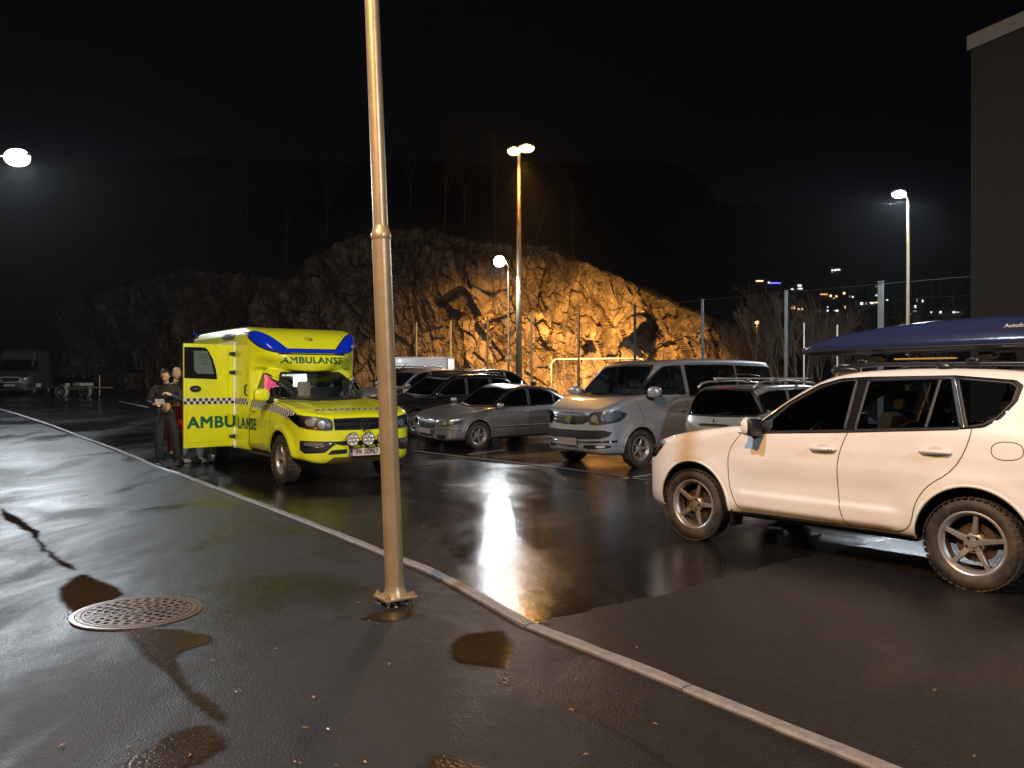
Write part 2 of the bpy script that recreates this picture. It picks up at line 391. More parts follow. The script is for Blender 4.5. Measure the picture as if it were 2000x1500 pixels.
line((232, 784), (290, 796), .09)
# leaves, pebbles on the pavement
M_LEAF = mat("wet_leaf", (.16, .09, .045), .35)
lf = MB()
for px, py in [(595, 1425), (300, 1466), (250, 1464), (510, 1124), (470, 1353), (460, 1355), (538, 1270), (612, 1365), (415, 1293), (640, 1428), (712, 1493), (655, 1500), (370, 1480), (585, 1496), (575, 1493), (285, 1286), (120, 1460), (760, 1300), (700, 1180), (720, 1215), (735, 1221), (1118, 1393), (1116, 1390), (1245, 1268), (1280, 1418), (1145, 1478), (1500, 1400), (930, 1200), (1412, 1104), (1827, 1342), (1905, 1470)]:
    p = at(px, py, PZ); r = rnd.uniform(.006, .02); a = rnd.uniform(0, 6.28); u = Vector((math.cos(a), math.sin(a), 0)); w = Vector((-u.y, u.x, 0))
    z = Vector((0, 0, .007)); p.z += .004 if px < 1300 else -.02
    lf.add([p+u*r+z*.3, p+w*r*.5+z, p-u*r+z*.4, p-w*r*.55+z*.8, p+z*1.4], [(0, 1, 4), (1, 2, 4), (2, 3, 4), (3, 0, 4)])
tag(lf.build('fallen_leaves', M_LEAF, fix=False), 'scattered small wet leaves and grit lying on the dark pavement', 'leaves', kind='stuff')

# manhole cover
def manhole():
    c = at(268, 1197, PZ); Rr = .375
    t = thing('manhole_cover', 'round cast iron manhole cover with rings of slots beside the dark puddle', 'manhole cover', (c.x, c.y, PZ))
    m_iron = mat("cast_iron", (.15, .12, .105), .36, metal=.55, bump=.002, bs=60, var=.3, vs=8)
    MB().lathe([(Rr+.035, .002), (Rr+.034, .010), (Rr+.006, .012), (Rr+.005, .002)], n=72).build('frame', m_iron, t, angle=30)
    MB().lathe([(Rr, .003), (0.001, .003)], n=64).build('pit', mat("pit_black", (.004, .004, .004), .3), t)
    g = MB(); rings = [.02, .055, .105, .16, .215, .27, .325, Rr]; cnt = [4, 8, 12, 18, 22, 28]
    def ann(r0, r1, a0, a1, z=.013):
        n = max(1, int((a1-a0)/.12)); vs = []
        for i in range(n+1):
            a = a0+(a1-a0)*i/n
            for r, zz in ((r0, .004), (r0, z), (r1, z), (r1, .004)): vs.append((r*math.cos(a), r*math.sin(a), zz))
        g.add(vs, [(i*4+k, i*4+k+1, (i+1)*4+k+1, (i+1)*4+k) for i in range(n) for k in range(3)])
    tau = 2*math.pi
    ann(Rr-.03, Rr, 0, tau)
    ann(.0, .03, 0, tau)
    for k in range(6):
        r0, r1 = rings[k+0]+.012, rings[k+1]; 
        ann(r1-.004, r1+.012, 0, tau)
        for j in range(cnt[k]):
            a = tau*(j+.5*(k % 2))/cnt[k]; w = .011/((r0+r1)/2)+.02
            ann(r0-.004, r1, a-w, a+w)
    g.build('grate', m_iron, t, fix=True)
    t.rotation_euler = (0, R(.6), .2)
manhole()
# ================================================ ROCK FACE, HILLS, TREES
def rock_mat():
    m = bpy.data.materials.new("rock"); m.use_nodes = True; nt = m.node_tree; N = nt.nodes; L = nt.links; p = N["Principled BSDF"]
    tc = N.new("ShaderNodeTexCoord"); mp = N.new("ShaderNodeMapping"); mp.inputs["Scale"].default_value = (1, 1, .45); mp.inputs["Rotation"].default_value = (0, R(24), 0)
    L.new(tc.outputs["Object"], mp.inputs[0])
    a = N.new("ShaderNodeTexNoise"); a.inputs["Scale"].default_value = .8; a.inputs["Detail"].default_value = 10; a.inputs["Roughness"].default_value = .68; L.new(mp.outputs[0], a.inputs[0])
    r = N.new("ShaderNodeValToRGB"); e = r.color_ramp.elements
    e[0].position = .32; e[0].color = (.08, .062, .045, 1); e[1].position = .68; e[1].color = (.36, .29, .20, 1)
    k = e.new(.5); k.color = (.22, .17, .12, 1); L.new(a.outputs["Fac"], r.inputs[0])
    v = N.new("ShaderNodeTexVoronoi"); v.inputs["Scale"].default_value = 2.1; L.new(mp.outputs[0], v.inputs[0])
    mx = N.new("ShaderNodeMix"); mx.data_type = 'RGBA'; mx.blend_type = 'MULTIPLY'; mx.inputs[0].default_value = .55
    g = N.new("ShaderNodeSeparateColor"); L.new(v.outputs["Color"], g.inputs[0]); g2 = N.new("ShaderNodeMapRange"); g2.inputs["To Min"].default_value = .45; g2.inputs["To Max"].default_value = 1.5
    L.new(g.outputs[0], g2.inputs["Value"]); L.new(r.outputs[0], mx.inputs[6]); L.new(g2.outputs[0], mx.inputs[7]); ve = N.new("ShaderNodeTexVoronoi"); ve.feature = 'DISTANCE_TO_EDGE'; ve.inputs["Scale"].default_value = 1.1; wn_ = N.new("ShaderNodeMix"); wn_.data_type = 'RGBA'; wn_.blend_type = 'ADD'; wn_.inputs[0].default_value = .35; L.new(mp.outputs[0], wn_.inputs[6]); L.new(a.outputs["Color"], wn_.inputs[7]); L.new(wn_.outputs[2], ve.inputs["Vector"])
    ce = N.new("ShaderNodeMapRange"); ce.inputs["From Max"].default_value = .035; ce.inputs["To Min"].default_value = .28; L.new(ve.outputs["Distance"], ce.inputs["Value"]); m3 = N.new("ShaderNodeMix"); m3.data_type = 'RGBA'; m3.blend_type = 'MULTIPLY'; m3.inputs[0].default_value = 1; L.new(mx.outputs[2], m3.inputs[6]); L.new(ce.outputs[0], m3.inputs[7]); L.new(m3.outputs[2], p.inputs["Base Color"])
    p.inputs["Roughness"].default_value = .6
    n2 = N.new("ShaderNodeTexNoise"); n2.inputs["Scale"].default_value = 3.5; n2.inputs["Detail"].default_value = 8; n2.inputs["Roughness"].default_value = .7; L.new(mp.outputs[0], n2.inputs[0])
    v3 = N.new('ShaderNodeTexVoronoi'); v3.feature = 'F1'; v3.inputs['Scale'].default_value = 3.2; L.new(mp.outputs[0], v3.inputs[0]); b0 = N.new('ShaderNodeBump'); b0.inputs['Distance'].default_value = .08; L.new(v3.outputs['Distance'], b0.inputs['Height'])
    b = N.new("ShaderNodeBump"); L.new(b0.outputs[0], b.inputs['Normal']); b.inputs["Distance"].default_value = .10; b.inputs["Strength"].default_value = .8; L.new(n2.outputs["Fac"], b.inputs["Height"]); L.new(b.outputs[0], p.inputs["Normal"])
    return m
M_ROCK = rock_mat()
M_HEATH = mat("heath", (.05, .038, .02), .95, var=.6, vs=1.5, bump=.1, bs=3)
TOP = [(120, 600), (240, 560), (350, 522), (450, 530), (560, 548), (600, 512), (660, 470), (700, 452), (770, 441), (830, 446), (860, 452), (930, 470), (1000, 474), (1080, 480), (1120, 500), (1160, 520), (1220, 548), (1300, 580), (1380, 620), (1440, 664), (1500, 700), (1570, 735), (1640, 748)]
FOOT = [(120, 84), (350, 70), (600, 60), (800, 56), (1000, 52.5), (1200, 49.5), (1400, 47), (1640, 45)]
def interp(t, x): return float(np.interp(x, [a for a, b in t], [b for a, b in t]))
def cells(p, sc, amp, tilt, crack):
    q = Vector((p.x*.93+p.z*.36, p.y*.6, (p.z*.93-p.x*.36)*.5))*(1/sc)
    d, c = noise.voronoi(q); h = noise.cell_vector(c[0]*97.3)
    v = amp*(h.x-.5)*2+tilt*((h.y-.5)*(q.x-c[0].x)+(h.z-.5)*1.4*(q.z-c[0].z))*sc
    return v-crack*max(0, 1-(d[1]-d[0])/.16)
NU, NV = 620, 170
vs = []; fs = []
for i in range(NU):
    px = 120+(1640-120)*i/(NU-1); Yf = interp(FOOT, px); xr = (px-1000)/FPX
    yt = interp(TOP, px)+noise.noise(Vector((px*.05, 0, 0)))*7; Yt = Yf+4.0
    zt = max(1.2, 1.6+(742-yt)/FPX*Yt); z0 = gz(xr*Yf, Yf)-.3
    zt = max(zt, z0+.3)
    for j in range(NV+14):
        if j < NV:
            t = j/(NV-1); z = z0+(zt-z0)*t; Y = Yf+(Yt-Yf)*(t**1.4)
            amp = min(1, (zt-z0)/6)*min(1, .15+t*4)*(1 if t < .9 else (1-(t-.9)*5))
            X = xr*Y; P = Vector((X, Y, z)); 
            Pw = P+noise.noise_vector(P*.7)*.12; d = cells(Pw, 3.6, .50, 1.35, .0)+cells(Pw+Vector((9, 3, 5)), 1.6, .16, 1.6, .05)+cells(Pw+Vector((3, 7, 1)), .7, .09, 1.4, .03)+cells(Pw+Vector((1, 2, 11)), .33, .03, .9, .0)+noise.fractal(P*.16, 1, 2, 3)*1.2
            Y2 = Y-d*amp; vs.append((X+noise.noise(P*.9)*.2*amp, Y2, z))
        else:
            k = (j-NV+1); Y = Yt+k*1.9; X = xr*Yt+(X0x := 0)+(xr*(Y-Yt)); zz = zt+.28*k*1.9*min(1, max(0, (1500-px)/700))-.02*k+noise.noise(Vector((X*.35, Y*.35, 2)))*.5
            vs.append((X, Y, zz if px < 1500 else min(zz, zt+.2)))
NR = NV+14
fs = [(i*NR+j, (i+1)*NR+j, (i+1)*NR+j+1, i*NR+j+1) for i in range(NU-1) for j in range(NR-1)]
mi = [0 if j < NV-4+3*noise.noise(Vector((i*.11, 0, 4))) else 1 for i in range(NU-1) for j in range(NR-1)]
# heath also creeps over the low right end of the rock
for i in range(NU-1):
    px = 120+1520*i/(NU-1)
    if px > 1290:
        for j in range(NR-1):
            if noise.noise(Vector((i*.04, j*.07, 8)))*.5+(px-1290)/330 > .62 or j/NV > 1.25-(px-1290)/260: mi[i*(NR-1)+j] = 1
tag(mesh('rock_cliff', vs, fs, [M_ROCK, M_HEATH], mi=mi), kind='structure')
# wooded hill rising behind the cliff, and the far hillside with the town
M_HILL = mat("dark_hillside", (.022, .024, .018), .95, var=.4, vs=.2)
def hz(x, y):
    w = 1/(1+math.exp((x-.30*y+4)/5.)); t = max(0, y-78)
    return gz(x, y)-.5+w*(min(60, t*.42)+3*noise.noise(Vector((x*.04, y*.04, 0)))*min(1, t/20))
sheet('hill', M_HILL, [-260+6*i for i in range(60)], [78+6*i for i in range(35)], hz)
def fz(x, y): return max(-2, .26*(y-240))+6*noise.noise(Vector((x*.01, y*.01, 5)))
sheet('far_hillside', M_HILL, [40+20*i for i in range(52)], [240+20*i for i in range(56)], fz)

M_BARK = mat("bark", (.10, .075, .05), .9, var=.4, vs=8)
M_TWIG = mat("twigs", (.14, .10, .06), .9)
def bare_tree(h, seed, spread=.5, trunk=.09, lv=4, multi=1):
    """trunk mesh and crown mesh of a leafless tree"""
    r = random.Random(seed); T = MB(); Cn = MB()
    def grow(p, d, ln, rad, l):
        n = 4; pts = [p.copy()]; q = p.copy(); dd = d.copy()
        for k in range(n):
            dd = (dd+Vector((r.gauss(0, .10), r.gauss(0, .10), .05))).normalized(); q = q+dd*ln/n; pts.append(q.copy())
        (T if l == 0 else Cn).tube(pts, [rad*(1-.75*k/n) for k in range(n+1)], n=6 if l == 0 else 3, cap=False)
        if l >= lv: return
        m = 9 if l == 0 else (6 if l == 1 else 4)
        for k in range(m):
            t = r.uniform(.3 if l == 0 else .2, 1.0); i = min(n-1, int(t*n)); b = pts[i].lerp(pts[i+1], t*n-i)
            a = r.uniform(0, 6.28); s = r.uniform(.6, 1.25)*spread*1.3
            nd = (dd*r.uniform(.6, 1)+Vector((math.cos(a)*s, math.sin(a)*s, r.uniform(.0, .5)))).normalized()
            grow(b, nd, ln*r.uniform(.35, .62)*(1.15-.5*t if l == 0 else 1), max(.006, rad*(1-.7*t)*.55), l+1)
    for k in range(multi):
        a = r.uniform(0, 6.28); o = Vector((math.cos(a), math.sin(a), 0))*(.3 if multi > 1 else 0)
        grow(o, (Vector((0, 0, 1))+o*.6).normalized(), h*r.uniform(.65, 1)*.82, trunk, 0)
    return T, Cn
def tree(loc, protos, label, group, sc=1, rz=0):
    T, Cn = protos; t = thing('bare_tree', label, 'tree', loc, rz, group); t.scale = (sc, sc, sc)
    a = bpy.data.objects.new('trunk', T); link(a, t); b = bpy.data.objects.new('crown', Cn); link(b, t); return t
def proto(h, seed, **k):
    T, Cn = bare_tree(h, seed, **k)
    a = T.build('trunk', M_BARK, fix=False); b = Cn.build('crown', M_TWIG, fix=False); A, B = a.data, b.data
    bpy.data.objects.remove(a); bpy.data.objects.remove(b); return A, B
PB = [proto(5, 3, spread=.35, trunk=.05, multi=3), proto(5, 8, spread=.45, trunk=.05, multi=4)]
PT = [proto(12, 5, spread=.42, trunk=.13), proto(12, 12, spread=.36, trunk=.11)]
for i, (px, y, h, p, lb) in enumerate([(1500, 41, 4.6, 0, 'bare bush left of the tall fence post beside the rock slope'), (1552, 40, 4.9, 1, 'tallest bare bush, directly right of the tall galvanised fence post'), (1588, 42, 4.2, 0, 'bare bush between the thin pale pole and the fence post'),
        (1618, 41, 3.9, 1, 'low bare bush above the small orange lit goal frame'), (1650, 43, 4.4, 0, 'bare twiggy bush behind the second thin pole'), (1695, 44, 4.0, 1, 'dark bare bush above the nose of the roof box'),
        (1830, 40, 4.6, 0, 'dark bare bush beside the wall of the tall dark building'), (1448, 44, 3.4, 1, 'small bare bush low on the right end of the rock slope')]):
    x = (px-1000)/FPX*y; tree((x, y, gz(x, y)-.1), PB[p], lb, 'bare bushes behind the fence', h/4.4, i*1.3)
for i, (px, y, h, p) in enumerate([(868, 66, 9.5, 0), (905, 70, 11, 1), (968, 66, 10, 1), (735, 70, 11, 0), (800, 74, 12, 1), (640, 72, 11, 1), (560, 76, 11, 0), (1045, 66, 8.5, 0), (1120, 64, 7, 1), (470, 80, 12, 1), (390, 84, 11, 0)]):
    x = (px-1000)/FPX*y; Yf = interp(FOOT, px); zt = 1.6+(742-interp(TOP, px))/FPX*(Yf+4)+.26*(y-Yf-4)*min(1, (1500-px)/700)
    side = {868: 'faint bare tree midway between the foreground pole and tall lamp mast', 905: 'taller faint bare tree just right of the cliff summit', 968: 'faint bare tree on the cliff close left of the tall lamp mast', 735: 'dim bare tree on the cliff crossing behind the foreground pole', 800: 'tallest dim bare tree directly over the cliff summit', 640: 'dim bare tree where the cliff drops left of the foreground pole', 560: 'dim bare tree in the notch left of the main cliff',
            1045: 'low bare tree on the cliff close right of the tall lamp mast', 1120: 'lowest bare tree on the falling right shoulder of the cliff', 470: 'dim bare tree over the low dark rocks above the ambulance', 390: 'leftmost dim bare tree over the low dark rocks'}[px]
    tree((x, y, zt-.6), PT[p], side, 'trees in the dark above the cliff', h/12, i*2.1)

# ================================================ BUILDING AT THE RIGHT EDGE
def building():
    A = Vector((9.96, 18.0, 0)); u = Vector((.362, -.932, 0)); w = Vector((.932, .362, 0))
    t = thing('dark_building', 'tall dark building with a pale roof edge at the right edge of the photo', 'building', A)
    mw = mat("dark_cladding", (.013, .014, .013), .8, var=.25, vs=1.2, bump=.01, bs=20)
    mp = mat("pale_fascia", (.17, .19, .22), .5); L1, D1, Hh = 19, 14, 8.75
    q = lambda a, b, z: u*a+w*b+Vector((0, 0, z))
    m = MB(); m.add([q(0, 0, -.3), q(L1, 0, -.3), q(L1, D1, -.3), q(0, D1, -.3), q(0, 0, Hh), q(L1, 0, Hh), q(L1, D1, Hh), q(0, D1, Hh)], [(0, 1, 5, 4), (1, 2, 6, 5), (2, 3, 7, 6), (3, 0, 4, 7), (4, 5, 6, 7)])
    m.build('wall', mw, t)
    for k in range(1, 7):
        s = MB(); c = q(L1*k/7, -.004, Hh/2); s.box(c, (.02, .012, Hh-.1), rot=math.atan2(u.y, u.x)); s.build('joint', M_BLK, t)
    f = MB(); e = .06; f.add([q(-e, -e, Hh+.003), q(L1+e, -e, Hh+.003), q(L1+e, D1+e, Hh+.003), q(-e, D1+e, Hh+.003), q(-e, -e, Hh+.32), q(L1+e, -e, Hh+.32), q(L1+e, D1+e, Hh+.32), q(-e, D1+e, Hh+.32)], [(0, 1, 5, 4), (1, 2, 6, 5), (2, 3, 7, 6), (3, 0, 4, 7), (4, 5, 6, 7), (3, 2, 1, 0)])
    f.build('roof_edge', mp, t)
building()

# ================================================ TOWN LIGHTS ON THE FAR HILL
M_HWALL = mat("far_house_wall", (.06, .055, .05), .9); M_HROOF = mat("far_house_roof", (.02, .02, .02), .9)
WARM = emis("lit_window_warm", (1, .62, .30), 2.2); WHT = emis("lit_window_white", (.9, .95, 1), 1.6); ORA = emis("lit_window_orange", (1, .42, .15), 1.4); BLU = emis("lit_window_blue", (.15, .12, 1), 3); DIM = emis("lit_window_dim", (.8, .7, .6), .35)
def farpt(px, py):
    r = ray(px, py); t = 240.
    while t < 1360 and CAM_H+r.z*t > fz(r.x*t, t): t += 4
    return Vector((r.x*t, t, CAM_H+r.z*t))
HS = [  # pixel of the house, its size, windows (dx px, dy px, w px, h px, material), label
 (1487, 549, 34, 14, [(-4, 0, 14, 2.4, WARM), (14, 3, 3, 3, WHT), (26, 4, 22, 2.2, BLU)], 'leftmost far house with a yellow lit row and a blue light strip'),
 (1630, 528, 24, 12, [(-5, 0, 3, 3, WHT), (0, 0, 3, 3, WHT), (-5, 4, 3, 2, DIM), (6, -1, 8, 2.6, WHT)], 'highest lit house on the far hillside with four pale windows'),
 (1547, 565, 8, 6, [(0, 0, 5, 2, WHT)], 'small white lit house left of the paired white windows'),
 (1561, 560, 12, 12, [(0, -2, 7, 3.5, WHT), (1, 4, 9, 3, WHT)], 'far house with bright white windows on two floors'),
 (1609, 575, 22, 10, [(-6, 0, 2.5, 2.5, ORA), (2, 0, 11, 2.4, ORA)], 'far house with a long orange lit window row'),
 (1622, 578, 8, 8, [(0, 0, 3.6, 4, WARM)], 'far house with one bright warm square window beside the orange row'),
 (1633, 579, 9, 9, [(0, 0, 3.2, 3.2, WARM), (-5, 4, 2, 2, ORA)], 'far house with a warm window and a lower orange one'),
 (1648, 573, 8, 8, [(0, 0, 4, 4, WARM)], 'far house with a single bright round looking light'),
 (1662, 579, 14, 8, [(-3, 0, 2, 3, DIM), (3, 1, 2.4, 3, WHT)], 'far house with two narrow pale windows'),
 (1549, 601, 16, 10, [(0, 0, 6, 5, WARM)], 'far house just right of the galvanised post with one square warm window'),
 (1562, 604, 14, 8, [(-3, 0, 3.5, 3, WARM), (4, 0, 4, 3, WARM)], 'far house above the bare bushes with two warm windows'),
 (1616, 607, 10, 8, [(0, -7, 2, 2, WHT), (0, 0, 2.6, 3, WHT)], 'far house with two small white lights one above the other'),
 (1631, 607, 14, 9, [(-2, 0, 2.4, 2.4, DIM), (3, 0, 5, 3.2, WHT)], 'far house with a small dim and a bright white window'),
 (1600, 608, 10, 6, [(0, 0, 3, 2.5, DIM)], 'far house with one dim window low on the hill'),
 (1650, 600, 8, 8, [(0, 0, 1.6, 5, ORA)], 'far house with a thin orange vertical light'),
 (1683, 593, 18, 10, [(-1, 0, 5, 4.5, WHT), (8, 0, 3, 4, DIM), (-1, 8, 5, 3, DIM)], 'far house with pale windows left of the wide fence post'),
 (1702, 592, 16, 8, [(0, 0, 6, 3.2, WHT), (8, -1, 6, 2, WARM)], 'far house with a bright white window touching a warm strip'),
 (1711, 577, 8, 8, [(0, 0, 2.4, 2.4, WHT)], 'far house with one tiny white light near the post top'),
 (1711, 560, 8, 6, [(0, 0, 3, 1.6, DIM)], 'far house with a faint light beside the top of the wide post'),
 (1732, 586, 10, 6, [(0, 0, 3, 2, WHT)], 'far house with a faint light right of the wide post'),
 (1787, 602, 9, 14, [(0, -3, 3, 5, WHT), (-1, 6, 6, 3, DIM)], 'far house with a tall white light just right of the lamp post'),
 (1796, 587, 16, 10, [(-6, 0, 2, 5, DIM), (5, 1, 2.4, 4, WHT)], 'far house with two dim upright windows right of the lamp post'),
 (1818, 610, 8, 8, [(0, 0, 2, 3, WHT)], 'far house with one small white light over the roof box'),
 (1836, 610, 9, 8, [(0, 0, 3, 4, WHT)], 'far house with a bright white light over the roof box'),
 (1862, 610, 16, 8, [(0, 0, 5, 3.4, WHT), (6, 0, 3, 2.6, WHT), (11, 0, 4, 2, DIM)], 'far house with a bright row of white windows next to the dark building'),
 (1690, 640, 12, 7, [(0, 0, 3, 3, DIM)], 'low far house with a dim window above the roof box nose'),
 (1775, 614, 12, 6, [(0, 0, 9, 1.6, DIM)], 'far house with a thin dim strip of light behind the lamp post'),
]
for (px, py, wpx, hpx, wins, lb) in HS:
    P = farpt(px, py+hpx*.6); k = P.y/FPX; t = thing('far_house', lb, 'house', P, 0, 'lit houses on the far hillside'); w, h = wpx*k, hpx*k*1.2
    MB().box((0, w*.3, h*.5-1), (w, w*.6, h+2)).build('wall', M_HWALL, t)
    MB().add([(-w*.55, -.3, h), (w*.55, -.3, h), (w*.55, w*.6+.3, h), (-w*.55, w*.6+.3, h), (-w*.55, w*.3, h+w*.18), (w*.55, w*.3, h+w*.18)], [(0, 1, 5, 4), (2, 3, 4, 5), (1, 2, 5), (3, 0, 4), (3, 2, 1, 0)]).build('roof', M_HROOF, t)
    for (dx, dy, ww, wh, m_) in wins:
        zc = hpx*.6*k-dy*k
        MB().box((dx*k, -.25, zc), (ww*k, .4, wh*k)).build('window', m_, t)
# orange street lamp between the bushes
def small_lamp():
    p = pt(1478, 630, 58); t = thing('far_street_lamp', 'small distant street lamp with an orange glowing head behind the bushes', 'street lamp', (p.x, p.y, gz(p.x, p.y)))
    h = p.z-t.location.z
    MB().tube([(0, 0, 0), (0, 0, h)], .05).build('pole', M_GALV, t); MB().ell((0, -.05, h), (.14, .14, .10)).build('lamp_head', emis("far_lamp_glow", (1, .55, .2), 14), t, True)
    lamp("light", 'POINT', (0, -.3, h-.2), 120, SODIUM, radius=.1, parent=t)
small_lamp()

# ================================================ FENCE, GOALS, POLES
M_POST = mat("fence_post_paint", (.045, .05, .06), .4, metal=.3); M_POSTG = mat("fence_post_galv", (.20, .22, .22), .45, metal=.4, var=.3)
def fence():
    P = [(745, 51), (813, 49), (880, 47.8), (952, 45), (1038, 42.3), (1130, 39.9), (1240, 37.9), (1372, 35), (1535, 32), (1720, 29.1), (1960, 26.3)]
    pts = [Vector(((px-1000)/FPX*y, y, gz((px-1000)/FPX*y, y))) for px, y in P]
    t = thing('ball_fence', 'tall wire ball fence on slim steel posts in front of the rock face', 'fence', pts[5])
    o = pts[5]
    for i, p in enumerate(pts):
        q = p-o; h = 5.0-p.z+(.05 if i > 7 else 0); w = .11 if i < 9 else .2
        m = MB(); a = math.atan2(-20, 18.6)
        m.box((q.x, q.y, q.z+h/2), (w, .07, h), rot=a, bev=.008); m.box((q.x, q.y, q.z+h+.01), (w+.02, .09, .02), rot=a); m.box((q.x, q.y, q.z+.06), (w+.1, .2, .02), rot=a)
        m.build('post', M_POST if i in (3, 4, 5, 6) else M_POSTG, t)
    wr = MB()
    for i in range(len(pts)-1):
        a, b = pts[i]-o, pts[i+1]-o; ha, hb = 5.0-pts[i].z-.03, 5.0-pts[i+1].z-.03
        for k in range(0, 9):
            f = k/8*.97+.03; wr.tube([(a.x, a.y, a.z+ha*f), (b.x, b.y, b.z+hb*f)], .002 if k < 8 else .005, n=4, cap=False)
        for k in range(1, 16):
            f = k/16; p = a.lerp(b, f); hh = ha+(hb-ha)*f; wr.tube([(p.x, p.y, p.z+.1), (p.x, p.y, p.z+hh)], .0014, n=3, cap=False)
    wr.build('wire_mesh', mat("fence_wire", (.05, .05, .05), .5, metal=.4), t)
fence()
for px, y, top, lb in [(1570, 34, 632, 'thin pale pole standing left of the roof box tip'), (1635, 34, 636, 'shorter thin pale pole rising behind the roof box nose')]:
    p = pt(px, top, y); z0 = gz(p.x, y); o = MB().tube([(0, 0, 0), (0, 0, p.z-z0)], .032, n=10).tube([(0, 0, p.z-z0), (0, 0, p.z-z0+.03)], .038, n=10).build('thin_pole', mat("pale_pole", (.5, .46, .38), .5), smooth=False); o.location = (p.x, y, z0)
    tag(o, lb, 'pole')
M_GOAL = mat("goal_frame_white", (.75, .70, .62), .4)
def goal(loc, w, h, d, rz, lb, curved):
    t = thing('football_goal', lb, 'goal', loc, rz); r = .04; b = .35 if curved else .02
    def arc(x0, s): return [(x0, 0, 0), (x0, 0, h-b)]+([(x0+s*b*(1-math.cos(R(a))), 0, h-b+b*math.sin(R(a))) for a in (20, 40, 60, 80)] if curved else [(x0, 0, h)])
    MB().tube(arc(0, 1), r).build('upright', M_GOAL, t, True); MB().tube(arc(w, -1), r).build('upright', M_GOAL, t, True)
    MB().tube([(b, 0, h), (w-b, 0, h)], r*1.05).build('crossbar', M_GOAL, t, True)
    for x in (w*.13, w*.87): MB().tube([(x, 0, h), (x, d*.5, h*.98), (x, d, 0)], .018, n=6).build('net_support', M_GOAL, t, True)
    MB().tube([(0, 0, .03), (0, d, .03), (w, d, .03), (w, 0, .03)], .02, n=6).build('base_frame', M_GOAL, t, True)
    n = MB()
    for k in range(int(w/.15)): x = k*.15+.05; n.tube([(x, .0, h-.02), (x, d*.5, h*.96), (x, d, .03)], .003, n=3, cap=False)
    for k in range(10): f = k/9; n.tube([(0, d*.5+d*.5*f, h*.96*(1-f)+.03*f), (w, d*.5+d*.5*f, h*.96*(1-f)+.03*f)], .003, n=3, cap=False)
    n.build('net', M_GOAL, t)
p = pt(1077, 742, 44.5); goal((p.x, p.y, gz(p.x, p.y)), 5.0, 2.1, 1.6, -.25, 'white football goal with rounded corners in front of the lit rock', True)
p = pt(1632, 742, 41); goal((p.x, p.y, gz(p.x, p.y)), 1.25, 1.95, .8, .0, 'small orange lit goal frame seen under the roof box tip', False)

# ================================================ LAMPS
def curved_lamp(name, label, base, h, arm, head_dir, col, energy, glow, hs=.30, collar=None, spread=176, tilt=.25, pr=.05, group=None, bowl=.6):
    t = thing(name, label, 'street lamp', base, 0, group); d = Vector((math.cos(head_dir), math.sin(head_dir), 0))
    col_h = collar or h*.35
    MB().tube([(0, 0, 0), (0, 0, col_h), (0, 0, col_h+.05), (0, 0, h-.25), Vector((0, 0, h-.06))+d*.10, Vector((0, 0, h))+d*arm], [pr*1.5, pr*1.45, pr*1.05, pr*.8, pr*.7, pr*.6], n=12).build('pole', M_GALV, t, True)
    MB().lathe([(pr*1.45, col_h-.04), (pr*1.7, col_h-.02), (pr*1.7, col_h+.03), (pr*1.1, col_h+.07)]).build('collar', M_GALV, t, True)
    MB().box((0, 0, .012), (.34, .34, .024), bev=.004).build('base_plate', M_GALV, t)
    c = Vector((0, 0, h))+d*(arm+hs); rot = Matrix.Rotation(head_dir, 3, 'Z')
    hd = MB().ell(c+Vector((0, 0, .03)), (hs, hs*.42, .07), rot=rot, pw=.8).build('lamp_head', mat("lamp_head_grey", (.3, .3, .3), .5), t, True)
    ln = MB().ell(c+Vector((0, 0, -.05)), (hs*.85, hs*.62, hs*bowl), rot=rot, pw=.9).build('lens', emis("lamp_glow_"+name, col, glow), hd, True)
    hd.visible_shadow = True
    L_ = lamp("light", 'SPOT', c+Vector((0, 0, -.08-hs*bowl)), energy, col, c+Vector((d.x*tilt, d.y*tilt, -1.17)), radius=.13, cone=spread, blend=.4, parent=t)
    return t
# bright white lamp at the left edge (its pole stands outside the frame)
c = pt(35, 305, 23.7)
tA = curved_lamp('street_lamp', 'glaring white street lamp high at the left edge of the photo', (c.x-2.3, c.y, 0), c.z, 1.9, 0, (.86, .94, 1), 5400, 40, hs=.40)
# white lamp in front of the rock face
c = pt(980, 512, 37.0)
b0 = pt(993, 742, 37.0); tB = curved_lamp('street_lamp', 'low white street lamp on a thin pole in front of the lit rock', (b0.x, b0.y, gz(b0.x, b0.y)), c.z-gz(b0.x, b0.y)+.08, .1, math.pi, (.90, .96, 1), 2500, 60, hs=.30, pr=.035, bowl=.8)
# right lamp
c = pt(1757, 380, 28.4); b0 = pt(1773, 742, 28.4)
tC = curved_lamp('street_lamp', 'white street lamp with a curved arm right of the town lights, beside the dark building', (b0.x, b0.y, gz(b0.x, b0.y)), c.z+.06-gz(b0.x, b0.y), .06, math.pi, (.82, .91, 1), 5200, 45, hs=.26, collar=3.1, bowl=.5, pr=.055)
